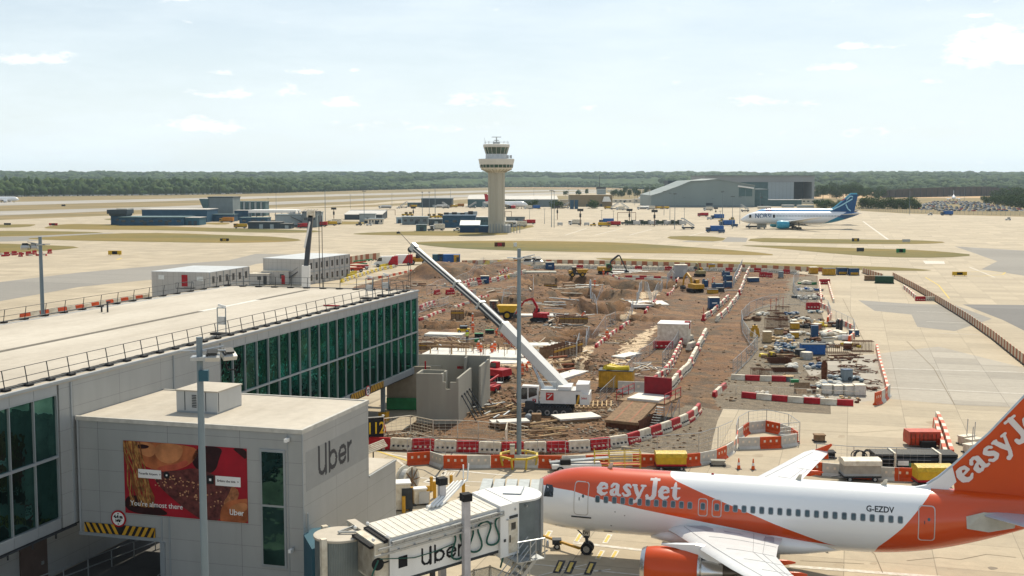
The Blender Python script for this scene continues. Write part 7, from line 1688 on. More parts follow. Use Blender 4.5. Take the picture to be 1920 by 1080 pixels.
heras('mesh fence beside the inner striped row, lower right',[(1242,690),(1258,668),(1272,646),(1276,628)],2.0);heras('mesh fence left of the blue cabins at the top right',[(1374,540),(1384,518),(1392,500)],2.2);heras('mesh fence above the diagonal striped rows',[(800,548),(838,540),(880,524),(925,512),(975,503),(1020,505)],2.0,thin=.018)
heras('mesh pen at the left edge of the dig',[(785,588),(800,582),(822,576),(842,566)],1.4);heras('small mesh pen near the centre trench',[(1075,648),(1098,650),(1100,636),(1112,630)],1.6);heras('mesh fence crossing the middle of the pits',[(985,520),(1000,535),(1000,548),(960,552),(940,560)],1.6,thin=.018);heras('mesh fence by the trench in the middle',[(1130,545),(1112,552),(1106,560),(1112,566)],1.4)
heras('mesh fence across the dig between pit rows',[(1105,575),(1125,590),(1150,600),(1175,602)],1.4,thin=.018);heras('mesh fence left of the scaffold ramp',[(1125,760),(1150,735),(1180,700),(1200,678),(1235,650)],1.6,thin=.02)
heras('white rail fence along the bottom of the storage yard',[(1340,738),(1380,739),(1412,741),(1460,743),(1530,747),(1610,751)],1.0,M_rwhite,thin=.02)
# ---- people
def person_proto(name,pose,top,bottom,hat):
 j={'pel':(0,0,.95),'ch':(0,.0,1.38),'nk':(0,.0,1.50),'hd':(0,-.02,1.63),'ht':(0,-.02,1.74)}
 if pose=='stand':L=dict(sl=(-.19,0,1.42),el=(-.26,.02,1.14),hl=(-.24,-.10,.90),sr=(.19,0,1.42),er=(.27,.02,1.14),hr=(.23,-.12,.92),kl=(-.11,-.02,.52),al=(-.12,.02,.09),fl=(-.13,-.16,.05),kr=(.11,-.02,.52),ar=(.13,.03,.09),fr=(.15,-.14,.05))
 elif pose=='walk':L=dict(sl=(-.19,0,1.42),el=(-.27,.14,1.16),hl=(-.24,.2,.92),sr=(.19,0,1.42),er=(.26,-.14,1.16),hr=(.22,-.30,1.0),kl=(-.10,-.2,.53),al=(-.11,-.24,.10),fl=(-.12,-.42,.06),kr=(.10,.06,.52),ar=(.11,.32,.13),fr=(.12,.2,.05))
 else:
  j={'pel':(0,.12,.86),'ch':(0,-.18,1.18),'nk':(0,-.29,1.25),'hd':(0,-.38,1.33),'ht':(0,-.45,1.42)};L=dict(sl=(-.19,-.2,1.2),el=(-.24,-.34,.96),hl=(-.2,-.48,.72),sr=(.19,-.2,1.2),er=(.24,-.38,.98),hr=(.18,-.55,.8),kl=(-.13,-.08,.48),al=(-.14,.05,.09),fl=(-.15,-.13,.05),kr=(.14,-.06,.48),ar=(.15,.1,.09),fr=(.16,-.08,.05))
 V=[j['pel'],j['ch'],j['nk'],j['hd'],j['ht'],L['sl'],L['el'],L['hl'],L['sr'],L['er'],L['hr'],(-.1,j['pel'][1],.9 if pose!='bend' else .82),L['kl'],L['al'],L['fl'],(.1,j['pel'][1],.9 if pose!='bend' else .82),L['kr'],L['ar'],L['fr']]
 rr=[.155,.165,.06,.10,.085,.075,.055,.038,.075,.055,.038,.10,.075,.055,.05,.10,.075,.055,.05]
 E=[(0,1),(1,2),(2,3),(3,4),(1,5),(5,6),(6,7),(1,8),(8,9),(9,10),(0,11),(11,12),(12,13),(13,14),(0,15),(15,16),(16,17),(17,18)]
 for w in(7,10):
  hx=V[w];s=-1 if w==7 else 1
  for k in range(5):
   V.append((hx[0]+s*(.012 if k<4 else-.03),hx[1]-.03+.018*k-(.02 if k==4 else 0),hx[2]-(.075-.008*abs(k-1.5)if k<4 else .04)));rr.append(.011);E.append((w,len(V)-1))
 me=bpy.data.meshes.new('b');me.from_pydata(V,E,[]);o=bpy.data.objects.new('b',me);COL.objects.link(o)
 sk=o.modifiers.new('s','SKIN');
 for i,q in enumerate(me.skin_vertices[0].data if me.skin_vertices else[]):q.radius=(rr[i],rr[i]*.8 if i in(0,1)else rr[i]);q.use_root=(i==0)
 if not me.skin_vertices:
  pass
 ss=o.modifiers.new('u','SUBSURF');ss.levels=1;ss.render_levels=1
 dg=bpy.context.evaluated_depsgraph_get();dg.update();nm=bpy.data.meshes.new_from_object(o.evaluated_get(dg));bpy.data.objects.remove(o)
 nm.materials.clear()
 for q in(top,bottom,M_skin,M_black,M_band):nm.materials.append(q)
 hz=j['nk'][2];hy=j['nk'][1]
 for p in nm.polygons:
  c=p.center;p.use_smooth=True
  hand=min((Vector(c)-Vector(L['hl'])).length,(Vector(c)-Vector(L['hr'])).length)<.12
  if hand:mi=2
  elif c.z>hz+.02 and(pose!='bend' or c.y<hy):mi=2
  elif c.z<.13:mi=3
  elif abs(c.z-(j['pel'][2]+.18))<.03 or abs(c.z-.42)<.025:mi=4
  elif c.z>j['pel'][2]:mi=0
  else:mi=1
  p.material_index=mi
 t=thing(name,'person','person');b=bpy.data.objects.new('body',nm);COL.objects.link(b);b.parent=t
 h=j['ht'];m=MB();m.ball((h[0],h[1],h[2]+.0),.135,sy=1.15,sz=.75);m.box(-.09,.09,h[1]-.2,h[1]-.08,h[2]-.02,h[2]+.0);m.build('hard_hat',hat,t);return t
hatw=mat('white hard hat',(.8,.8,.78),.4);hatb=mat('blue hard hat',(.03,.12,.4),.4)
PP={'stand':person_proto('person','stand',M_hivis,M_hivis,hatw),'walk':person_proto('person','walk',M_hivis,M_hivis,hatw),'bend':person_proto('person','bend',M_hivis,M_hivis,hatw),'yellow':person_proto('person','stand',M_hivisy,mat('navy trousers',(.02,.03,.07),.8),hatb)}
for i,(pose,u,v,rz,lab)in enumerate([('walk',718,813,2.4,'person in orange work clothes walking past the stand 112 sign'),('stand',886.5,625,.3,'person in orange standing right of the small yellow vehicle'),('stand',897.5,663,.2,'person in orange, left one of the pair on the dirt above the concrete walls'),('stand',901.5,668,2.8,'person in orange, right one of the pair on the dirt above the concrete walls'),
 ('stand',922.5,669,.5,'person in orange, front one of two beside the lamp mast foundation slab'),('stand',927.5,664,3.2,'person in orange, rear one of two beside the foundation slab'),('stand',979,704,.4,'person in orange just right of the lamp mast behind the crane boom'),('bend',988,697,2.2,'person in orange bending under the crane boom ram'),('stand',1131.5,519,.1,'person in orange beside the dark excavator at the top of the dig'),
 ('walk',1115,539,.6,'person in orange between the two upper left pits'),('stand',1147.5,547,0,'person in orange in front of the timber formwork in the pits'),('bend',1092,603,1,'person in orange crouching near the trench in the middle'),('stand',1138,640,.3,'person in orange at the bend of the low striped row'),('bend',1336,530,1.5,'person in orange working by the blue water tanks'),('stand',1327,538,.4,'person in orange beside the yellow excavator'),
 ('bend',941,640,.8,'person in orange kneeling left of the crane boom name'),('stand',886,608,2,'person in orange under the crane boom, left of the dumper'),('yellow',876,642,.5,'person in yellow vest on the pale blinding above the walls'),('stand',1268,512,0,'person in orange near the grey cabin'),('bend',931,640,2.2,'person in orange bending beside another above the slab')]):
 put([PP[pose]],0,S(u,v),1.0,lab,'site workers',rz,'person')
# ---- crawler crane
def crane():
 b=S(1030,774);t=thing('crawler_crane','white telescopic crawler crane with raised striped boom and red lettering','crane',b,R(-8))
 t['label']='white crawler crane with raised boom and red lettering, beside the lamp mast'
 Mw=mat('crane white paint',(.74,.73,.70),.35,var=.06,coat=.2,scale=1)
 for y in(-1.7,1.7):
  tr=MB();pr=[(-2.5,.35),(-2.2,.05),(2.2,.05),(2.5,.35),(2.5,.75),(2.2,1.0),(-2.2,1.0),(-2.5,.75)];tr.ext(pr,y-.38,y+.38);tk=tr.build('track',M_dark,t)
  for k in range(16):m=MB();x=-2.3+k*.3;m.box(x,x+.14,y-.42,y+.42,.98,1.05);m.build('track_shoe',M_black,tk)
  for k in range(5):m=MB();m.wheel((-1.7+k*.85,y,.42),.28,.8,n=10);m.build('roller',[M_steel,M_dark],tk)
 m=MB();m.box(-1.9,1.9,-1.4,1.4,.6,1.15);m.box(-2.3,-1.3,-2.2,-1.5,.75,1.5);m.build('undercarriage',M_dark,t)
 m=MB();m.box(-.8,3.6,-1.45,1.45,1.25,2.6);m.box(1.0,2.4,-1.3,1.3,2.6,3.0);m.build('machinery_house',Mw,t)
 m=MB();m.box(3.3,4.3,-1.5,1.5,1.2,2.3);m.prism([(2.9,-1.4),(4.2,-1.1),(4.2,1.1),(2.9,1.4)],2.3,3.3);m.build('counterweight',Mw,t)
 m=MB();m.ext([(-3.3,1.25),(-1.0,1.25),(-1.0,3.0),(-2.7,3.05),(-3.15,2.2)],-1.45,-.45);c=m.build('cab',Mw,t)
 m=MB();m.add([(-3.0,-1.47,1.65),(-2.15,-1.47,1.65),(-2.15,-1.47,2.85),(-2.68,-1.47,2.85),(-3.05,-1.47,2.2)],[(0,1,2,3,4)]);m.add([(-2.0,-1.47,1.8),(-1.15,-1.47,2.1),(-1.15,-1.47,2.85),(-2.0,-1.47,2.85)],[(0,1,2,3)]);m.box(-3.32,-3.1,-1.35,-.55,1.7,2.3);m.build('cab_window',M_glassd,c)
 m=MB();
 for x,z,w in((-.2,1.6,.8),(-1.6,1.35,.38)):m.box(x,x+w,-1.475,-1.45,z,z+w*1.0)
 m.build('red_emblem',mat('crane red',(.5,.03,.03),.4),t)
 m=MB()
 for x,z,w in((-.2,1.6,.8),(-1.6,1.35,.38)):m.bar((x+w*.2,-1.49,z+w*.2),(x+w*.5,-1.49,z+w*.5),.02,w*.14);m.bar((x+w*.5,-1.49,z+w*.5),(x+w*.8,-1.49,z+w*.8),.02,w*.14);m.bar((x+w*.2,-1.49,z+w*.75),(x+w*.5,-1.49,z+w*.8),.02,w*.1)
 m.build('emblem_stroke',Mw,t)
 v,f=text_mesh('Select',.42,.01);m=MB();m.add([(3.75+a*.6,-1.505,1.9+q*.8)for a,q in v],f);m.build('lettering',MATS['crane red'],t)
 m=striped('hazard_board',0,0,0,.5,1.0,'x',.25,t,(2.9,-1.46,1.25));m.name='hazard_panel'
 m=MB();m.box(-.9,3.4,-1.5,-1.45,2.6,2.68);m.tube((-.8,-1.4,2.6),(-.8,-1.4,3.5),.03);m.tube((.9,-1.4,2.6),(.9,-1.4,3.5),.03);m.tube((-.8,-1.4,3.5),(.9,-1.4,3.5),.03);m.build('handrail',M_steel,t)
 M4=Matrix.Translation(t.location)@Matrix.Rotation(t.rotation_euler.z,4,'Z');inv=M4.inverted()
 Yp=t.location.y
 A=inv@PY(1056,728,Yp+.3);J1=inv@PY(944,612,Yp+5.5);J2=inv@PY(901,572,Yp+7.8);J3=inv@PY(856,533,Yp+10.2);T=inv@PY(778,466,Yp+14.5)
 d=(T-A).normalized();up=Vector((0,0,1));side=d.cross(up).normalized();nrm=side.cross(d).normalized()
 def sec(a,b,w,h,mt,name,par=t):
  m=MB();vs=[]
  for c in(a,b):
   for sx,sz in((-1,-.7),(-.7,-1),(.7,-1),(1,-.7),(1,1),(-1,1)):vs.append(c+side*sx*w/2+nrm*sz*h/2)
  m.add(vs,[(0,1,2,3,4,5),(11,10,9,8,7,6)]+[(i,i+6,(i+1)%6+6,(i+1)%6)for i in range(6)]);return m.build(name,mt,par)
 Md=mat('dark boom steel',(.055,.065,.08),.35,metal=.3,var=.1)
 b1=sec(A-d*1.2,J1,1.0,1.15,Mw,'boom_base')
 prev=J1;
 for a,b_,w,h in((J1,J2,.72,.86),(J2,J3,.62,.75),(J3,T,.52,.64)):
  s_=sec(a-d*.3,b_,w,h,Md,'boom_section');m=MB();m.bar(a+nrm*(h/2+.01),b_+nrm*(h/2+.01),w*.4,.02);m.bar(a-side*(w/2+.01)+nrm*.02,b_-side*(w/2+.01)+nrm*.02,.02,h*.2);m.bar(a+side*(w/2+.01)+nrm*.02,b_+side*(w/2+.01)+nrm*.02,.02,h*.2);m.build('pale_stripe',Mw,s_)
  m=MB();m.bar(a-d*.15,a+d*.15,w+.3,h+.3);m.build('collar',M_steel,s_)
 sg_=-1 if side.y>0 else 1;n_out=side*sg_
 def along(txt,size,c,name):
  v,f=text_mesh(txt,size,.012);q=MB();dd=-d;uu=nrm
  q.add([c+dd*a+uu*b_+n_out*.52 for a,b_ in v],f);q.build(name,MATS['crane red'],b1)
 Lb=(J1-A).length;along('Select',1.05,A+d*(Lb*.84),'lettering');along('0845 873 5934',.66,A+d*(Lb*.38),'number_lettering')
 m=MB();p0=A+Vector((-1.6,0,-1.1));p1=A+d*4.6-nrm*.5;m.tube(p0,p0+(p1-p0)*.55,.24,n=10);m.build('lift_ram',Mw,t);m=MB();m.tube(p0+(p1-p0)*.5,p1,.14,n=10);m.build('ram_rod',M_alu,t)
 m=MB();m.bar(T-d*.2,T+d*.6,.5,.9);m.at(T+d*.5-nrm*.5).wheel((0,0,0),.35,.3,1,1);m.build('boom_head',[M_steel,M_dark],t);m=MB();m.tube(T+d*.5,T+d*3.4+nrm*.2,.05,.02);m.build('aerial',M_dark,t)
 m=MB();e=T+d*.5-nrm*.9
 for o_ in(-.15,.15):m.tube(e+side*o_,Vector((e.x,e.y,e.z-7))+side*o_,.025,n=4)
 m.build('hoist_rope',M_dark,t);m=MB();m.box(e.x-.2,e.x+.2,e.y-.15,e.y+.15,e.z-7.6,e.z-7);m.build('hook_block',M_ochre,t)
crane()
b0=P(573,541,6);t=thing('mobile_crane','black and white telescopic crane boom standing behind the pier roof, left','crane',(b0.x,b0.y,0),0)
top=PY(583,404,b0.y)-t.location;bot=b0-t.location;j1=PY(574,498,b0.y)-t.location
m=MB();m.bar(bot-Vector((0,0,3)),j1,1.3,1.1);m.box(-3,3,-1.5,1.5,0,2.6);m.build('crane_body',M_white,t)
m=MB();m.bar(j1-Vector((0,0,.5)),top,.75,.8);m.build('boom_section',MATS['dark boom steel'],t);m=MB();m.bar(j1+Vector((-.15,-.44,3)),top+Vector((-.12,-.44,-1)),.3,.04);m.build('pale_stripe',M_white,t)
m=MB();m.box(top.x-.65,top.x+.65,-.4,.4,top.z-.3,top.z+.9);m.build('boom_head',M_rwhite,t)
m=MB();m.tube((top.x+1.3,0,top.z),(top.x+1.3,0,4),.06);m.tube((top.x+1.8,0,top.z),(top.x+1.8,0,4),.06);m.build('hoist_rope',M_dark,t);m=MB();m.box(top.x+1,top.x+2.1,-.4,.4,2.6,4.2);m.build('hook_block',M_ochre,t)
# ---- precast concrete shells
def shells():
 t=thing('concrete_shell','grey precast concrete stair core open at the top, nearest one','concrete structure',P(781,794),R(-9));
 def wall(m,a,b,h,th=.22,z0=0,notch=None):
  a=Vector(a);b=Vector(b);m.bar(Vector((a.x,a.y,z0+h/2)),Vector((b.x,b.y,z0+h/2)),th,h)
 W1,D1,H1=6.9,3.4,0
 Y=t.location.y;H1=zv(700,Y)-.0
 w=2.45;x2=4.05;D1=2.3
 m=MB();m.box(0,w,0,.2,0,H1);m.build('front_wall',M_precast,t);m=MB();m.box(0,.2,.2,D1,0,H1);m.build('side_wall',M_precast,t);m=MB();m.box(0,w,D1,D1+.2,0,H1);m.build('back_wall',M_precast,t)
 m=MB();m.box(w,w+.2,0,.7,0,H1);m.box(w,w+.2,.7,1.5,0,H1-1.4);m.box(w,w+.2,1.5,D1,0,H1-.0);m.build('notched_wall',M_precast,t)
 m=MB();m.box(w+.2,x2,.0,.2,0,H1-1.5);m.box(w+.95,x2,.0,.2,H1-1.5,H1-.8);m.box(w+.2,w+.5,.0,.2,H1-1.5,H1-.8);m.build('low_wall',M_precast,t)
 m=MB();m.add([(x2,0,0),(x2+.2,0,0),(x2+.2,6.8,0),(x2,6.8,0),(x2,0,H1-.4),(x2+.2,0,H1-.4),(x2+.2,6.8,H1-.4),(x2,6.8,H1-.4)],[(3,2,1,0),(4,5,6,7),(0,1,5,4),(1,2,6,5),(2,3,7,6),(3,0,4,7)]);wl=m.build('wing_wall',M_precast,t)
 for k in range(4):m=MB();m.tube((x2+.25,1.5+k*1.3,H1-2.4),(x2+1.9,.8+k*1.5,.1),.06);m.ball((x2+.22,1.5+k*1.3,H1-2.4),.14);m.build('prop',M_dark,wl)
 t2=thing('concrete_shell','grey precast concrete wall group behind the nearest stair core','concrete structure',P(785,760),R(-9));H2=zv(672,t2.location.y)
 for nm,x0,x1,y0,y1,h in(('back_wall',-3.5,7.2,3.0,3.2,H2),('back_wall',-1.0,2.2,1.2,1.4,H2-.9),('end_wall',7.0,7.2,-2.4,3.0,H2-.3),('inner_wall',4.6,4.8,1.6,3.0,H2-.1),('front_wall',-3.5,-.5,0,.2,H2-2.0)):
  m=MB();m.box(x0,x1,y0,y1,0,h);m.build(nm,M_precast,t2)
 m=MB();m.box(6.9,6.97,-1,.2,0,2.6);m.build('timber_brace',M_wood,t2);m=MB();m.box(3.6,4.5,3.0,3.05,H2-1.5,H2-1.2);m.build('red_label',M_red,t2)
 t3=thing('concrete_wall','brown concrete retaining wall under the far end of the pier','wall',P(726,768),R(-4));m=MB();m.box(0,4.6,0,.3,0,4.6);m.build('slab',mat('tan concrete',(.30,.26,.20),.8,var=.1),t3);m=MB();m.box(4.0,4.15,-.1,0,0,5.2);m.build('red_pole',M_red,t3);m=MB();m.box(0,3.8,-.4,-.1,.1,1.3);m.build('site_banner',M_green,t3)
 t4=thing('slab_deck','pale concrete slab deck with tie bars, left edge of the dig beside the pier','slab',P(788,672),R(-12));m=MB();m.box(0,13.5,0,7,0,.5);m.build('deck',M_plate,t4);rd_=random.Random(3)
 for k in range(26):x,y=rd_.uniform(.3,13),rd_.uniform(.3,6.7);m=MB();m.tube((x,y,.5),(x,y,1.6),.035,n=4);m.build('tie_bar',M_rust,t4)
 for y in(1.5,5):
  m=MB();m.bar((.5,y,1.5),(6.5,y,1.5),.2,.25);m.build('timber_beam',M_wood2,t4)
  for x in(1,4,6):m=MB();m.bar((x,y,.5),(x,y,1.4),.15,.15);m.build('timber_post',M_wood,t4)
shells()
# ---- excavators, dumpers and other plant
def digger(lab,loc,rz,bm_,cabm,armm,s=1.0,reach=((2.0,3.4),(4.2,4.6),(5.6,3.4),(6.2,.8)),name='excavator'):
 t=thing(name,lab,'excavator',loc,rz)
 for y in(-1,1):
  m=MB();m.ext([(-1.9*s,.3*s),(-1.6*s,.02),(1.6*s,.02),(1.9*s,.3*s),(1.9*s,.6*s),(1.6*s,.85*s),(-1.6*s,.85*s),(-1.9*s,.6*s)],y*1.05*s-.28*s,y*1.05*s+.28*s);m.build('track',M_black,t)
 m=MB();m.box(-2.1*s,1.2*s,-1.25*s,1.25*s,1.0*s,2.0*s);m.build('engine_housing',bm_,t);m=MB();m.box(-2.15*s,-1.2*s,-1.3*s,1.3*s,.95*s,1.7*s);m.build('counterweight',bm_,t)
 m=MB();m.ext([(.1*s,1.0*s),(1.6*s,1.0*s),(1.7*s,1.9*s),(1.3*s,2.9*s),(.1*s,2.9*s)],-1.25*s,-.35*s);c=m.build('cab',cabm,t);m=MB();m.ext([(.25*s,1.7*s),(1.5*s,1.7*s),(1.25*s,2.75*s),(.25*s,2.75*s)],-1.28*s,-.32*s);m.build('cab_glass',M_glassd,c)
 pts=[Vector((1.0*s,.2*s,1.5*s))]+[Vector((x*s,.2*s,z*s))for x,z in reach]
 for i,(a,b)in enumerate(zip(pts,pts[1:])):m=MB();m.bar(a,b,.35*s,(.6-.1*i)*s);m.build('boom' if i<2 else 'dipper_arm',armm,t)
 m=MB();e=pts[-1];m.ext([(e.x-.2*s,e.z+.2*s),(e.x+.5*s,e.z),(e.x+.5*s,e.z-.7*s),(e.x-.5*s,e.z-.8*s),(e.x-.6*s,e.z-.2*s)],e.y-.5*s,e.y+.5*s);m.build('bucket',M_dark,t)
 m=MB();m.tube(pts[0]+Vector((.3*s,0,.1*s)),pts[1]*.4+pts[2]*.6-Vector((0,0,.5*s)),.09*s);m.build('ram',M_alu,t);return t
digger('dark and yellow excavator with arched arm at the top of the dig',S(1135,514),.1,M_ochre,M_green,M_dark,1.25,((1.6,3.6),(3.6,5.1),(4.0,5.0),(6.0,.9)))
digger('red excavator with folded arm, right of the lamp mast',S(1011,602),math.pi-.25,M_red,M_dark,M_red,1.2,((.4,3.2),(1.6,5.2),(3.4,4.6),(5.6,1.4)))
digger('yellow excavator seen from behind, near the haul road',S(1303,548),math.pi/2+.35,M_ochre,M_ochre,M_ochre,1.35,((1.8,3.2),(3.6,4.2),(5,3.2),(5.6,1)))
digger('small red excavator behind the concrete shells',S(930,714),math.pi*.8,M_red,M_red,M_red,.95,((1.2,1.6),(2.6,2.0),(3.6,1.6),(4.2,.6)))
digger('mini digger with drab drill arm near the haul road',S(1312,518),1.9,mat('drab plant paint',(.32,.27,.13),.6),M_ochre,MATS['drab plant paint'],.9,((.6,3.0),(1.2,4.2),(2.4,4.4),(2.8,3)),'drill_rig')
def dumper(lab,loc,rz,bm_,s=1.0):
 t=thing('dumper',lab,'dumper',loc,rz);m=MB();m.box(-2.6*s,2.4*s,-.7*s,.7*s,.7*s,1.2*s);m.build('chassis',M_dark,t)
 m=MB();m.ext([(.1*s,1.2*s),(2.4*s,1.2*s),(3.1*s,2.3*s),(-.4*s,2.3*s)],-1.2*s,1.2*s);m.build('skip',bm_,t)
 m=MB();m.box(-1.6*s,-.5*s,-.7*s,.7*s,1.2*s,2.9*s);c=m.build('cab',M_dark,t);m=MB();m.box(-1.7*s,-.4*s,-.8*s,.8*s,2.9*s,3.0*s);m.build('cab_roof',M_rwhite,c);m=MB();m.box(-1.63*s,-.47*s,-.73*s,.73*s,1.7*s,2.8*s);m.build('cab_glass',M_glassd,c)
 m=MB();m.box(-2.6*s,-1.6*s,-.8*s,.8*s,1.0*s,1.9*s);m.build('engine_cover',bm_,t)
 for x in(-1.7*s,1.3*s):
  for y in(-1.0*s,1.0*s):m=MB();m.wheel((x,y,.72*s),.72*s,.5*s);m.build('wheel',[M_black,bm_],t)
 return t
dumper('yellow dumper with pale roofed cab under the crane boom',S(938,598),-.15,M_yellow,1.25);dumper('small dark and yellow dumper at the top of the dig',S(1083,518),.1,M_ochre,1.0)
t=thing('telehandler','orange telehandler at the top left behind the dig','telehandler',P(785,496),.05);m=MB();m.box(-2.6,2.4,-.9,.9,.8,1.9);m.build('body',M_ochre,t);m=MB();m.box(-.8,.4,-.9,.1,1.9,3);m.build('cab',M_glassd,t);m=MB();m.bar((2.4,.5,2.2),(-3.6,.5,1.8),.4,.5);m.build('boom',M_ochre,t);wh(t,[(-1.7,-1),(-1.7,1),(1.7,-1),(1.7,1)],.7,.45)
def lift(lab,loc,rz,m1,m2):
 t=thing('boom_lift',lab,'boom lift',loc,rz);m=MB();m.box(-1.6,1.6,-.9,.9,.4,1.2);m.build('base',m1,t);m=MB();m.bar((1.3,0,1.5),(-2.6,0,1.9),.35,.35);m.bar((-2.4,0,2.2),(2.6,0,2.7),.3,.3);m.build('boom',m2,t);m=MB();m.box(2.4,3.6,-.6,.6,1.2,1.3);m.build('platform',M_steel,t)
 m=MB();
 for x,y in((2.4,-.6),(3.6,-.6),(2.4,.6),(3.6,.6)):m.tube((x,y,1.3),(x,y,2.4),.03)
 m.build('guard',M_steel,t);wh(t,[(-1.1,-.9),(1.1,-.9)],.45);return t
lift('green and red boom lift parked left of the vans',P(680,505),.1,M_red,M_green);lift('red scissor lift behind the concrete shells, right side',S(925,735),1.2,M_red,M_red);lift('orange boom lift, lower one left of the vans',P(668,510),.3,M_redor,M_redor)
put([VP['white van']],0,P(724,500),1.15,'white van with red rear panel, left one behind the yellow blocks','white and red vans behind the dig',0,'van');put([VP['white van']],0,P(752,497),1.15,'white van with red rear panel, right one, half hidden','white and red vans behind the dig',0,'van')
t=thing('small_dumper','small yellow and black buggy left of the standing worker','buggy',S(869,624),0);m=MB();m.box(-1.6,1.6,-.8,.8,.45,1.1);m.build('body',M_yellow,t);m=MB();m.box(-.9,1.0,-.75,.75,1.1,1.8);m.build('cab',M_glassd,t);wh(t,[(-1,-.8),(1,-.8)],.4)
# ---- cabins, containers, skips
def container(lab,loc,rz,L,Wd,H,wm,rm=None,name='container',rib=True,win=0,door=True,cat='container',dm=None):
 t=thing(name,lab,cat,loc,rz);m=MB();m.box(-L/2,L/2,-Wd/2,Wd/2,.12,H);b=m.build('body',wm,t);m=MB();m.box(-L/2-.06,L/2+.06,-Wd/2-.06,Wd/2+.06,H,H+.1);m.build('roof',rm or wm,t)
 m=MB()
 for x,y in((-1,-1),(1,-1),(-1,1),(1,1)):m.box(x*L/2-.12,x*L/2+.12,y*Wd/2-.12,y*Wd/2+.12,0,.14)
 m.build('feet',M_dark,t)
 if rib:
  m=MB();n=int(L/.6)
  for k in range(n):x=-L/2+(k+.5)*L/n;m.box(x-.06,x+.06,-Wd/2-.05,-Wd/2,.2,H-.1)
  m.build('corrugation',wm,b)
 for k in range(win):x=-L/2+L*(k+.5)/win;m=MB();m.box(x-.45,x+.45,-Wd/2-.04,-Wd/2,H*.45,H*.8);m.build('window',M_pane,t)
 if door:m=MB();x=L*.3;m.box(x-.4,x+.4,-Wd/2-.07,-Wd/2-.02,.15,min(2.1,H*.85));m.build('door',dm or M_dark,t)
 return t
lb=mat('pale label',(.7,.72,.7),.5)
for lab,u,v,s in(('dark blue toilet cabin between the diagonal striped rows',909,531,1.15),('dark blue toilet cabin at the top right of the lamp mast',1031,505,1.15),('dark blue toilet cabin beside the haul road barriers',1338,579,1.2)):
 t=container(lab,S(u,v),.05,2.0*s*(1.25 if u!=1338 else 1),1.8*s,2.2*s,M_blue,M_rwhite,'toilet_cabin',False,0,False,'toilet cabin');m=MB();m.box(-.5*s,.5*s,-.93*s,-.9*s,1.1*s,1.35*s);m.build('label_plate',lb,t)
container('grey site cabin at the top of the dig near the haul road',S(1276,520),0,3.0,2.6,3.1,mat('pale grey cabin',(.40,.40,.39),.6,var=.06),M_rwhite,'site_cabin',False,0,True,'cabin',M_clad)
t=container('white site cabin with flat white roof on the haul road',S(1264,644),R(-14),4.4,4.2,3.0,M_rwhite,M_white,'site_cabin',False,0,False,'cabin');m=MB();m.box(1.5,2.3,-.3,.3,2.2,3.3);m.build('red_panel',M_red,t)
container('blue shipping container with yellow end at the top left of the dig',P(842,495),0,6.3,2.5,2.7,M_blue2);container('teal container joined left of the blue shipping container',P(821,495),0,3.0,2.5,2.7,M_teal);container('mustard end container right of the blue shipping container',P(856,495.5),0,1.4,2.5,2.6,M_ochre)
for lab,u,v,mt,L in(('yellow bin with white lid, leftmost by the chequered boards',1525,513.5,M_ochre,2.0),('yellow skip, second by the chequered boards',1554,516,M_ochre,2.9),('dark blue and yellow machine, third by the chequered boards',1578,515,M_blue,2.4),('dark blue and yellow machine, fourth by the chequered boards',1600,516,M_blue,2.4)):
 t=container(lab,P(u,v),0,L,2.0,1.7,mt,M_rwhite if u==1525 else M_dark,'plant_box',False,0,False,'plant box');m=MB();m.box(-L/2+.2,L/2-.2,-1.05,-1.0,.2,.8);m.build('lower_panel',M_ochre,t)
t=container('long dark green bin on the right apron',P(1658,531),-.3,4.2,1.8,1.6,mat('dark green bin',(.02,.07,.04),.5),None,'bin',True,0,False,'bin');container('low brown bin left of the green one',P(1634,526),-.2,3.2,1.8,1.1,M_wood2,None,'bin',False,0,False,'bin')
t=container('yellow skip heaped with yellow drums beside the striped rows',S(1156,726),R(-12),3.9,2.2,2.0,M_ochre,M_dark,'skip',True,0,False,'skip')
rd=random.Random(8)
for k in range(12):m=MB();m.tube((rd.uniform(-1.5,1.5),rd.uniform(-.8,.8),2.05),(rd.uniform(-1.5,1.5),rd.uniform(-.8,.8),2.35),.3,n=10);m.build('drum',M_ylw2,t)
def office(lab,uL,vL,uF,vF,uR,vR,H=5.8):
 A=P(uL,vL,H);B_=P(uF,vF,H);C_=P(uR,vR,H);t=thing('site_office',lab,'office cabin',(B_.x,B_.y,0),0)
 o=Vector((B_.x,B_.y,0));a=Vector((A.x,A.y,0))-o;c=Vector((C_.x,C_.y,0))-o;
 pts=[(0,0),(c.x,c.y),(c.x+a.x,c.y+a.y),(a.x,a.y)]
 m=MB();m.prism(pts,0,H);m.build('wall',M_office,t);m=MB();m.prism([(p[0]*1.01,p[1]*1.01)for p in pts],H,H+.1);m.build('roof',mat('pale blue grey roof',(.50,.52,.53),.5,metal=.2,var=.1,scale=.6),t)
 n=max(3,int(c.length/2.6));dn=c.normalized();nn=Vector((dn.y,-dn.x,0))
 for r_ in((H*.62,H*.86),(H*.14,H*.38)):
  for k in range(n):p=c*((k+.5)/n);m=MB();q=p-dn*.45+nn*.05;w=p+dn*.45+nn*.05;m.quad((q.x,q.y,r_[0]),(w.x,w.y,r_[0]),(w.x,w.y,r_[1]),(q.x,q.y,r_[1]));m.build('window',M_pane,t)
 for k in range(n+1):p=c*(k/n)+nn*.04;m=MB();m.tube((p.x,p.y,0),(p.x,p.y,H),.09,n=4);m.build('corner_post',M_clad2,t)
 m=MB();p=nn*.05;q=c+nn*.05;m.bar((p.x,p.y,H*.5),(q.x,q.y,H*.5),.06,.16);m.build('storey_joint',M_clad2,t);return t,a,c
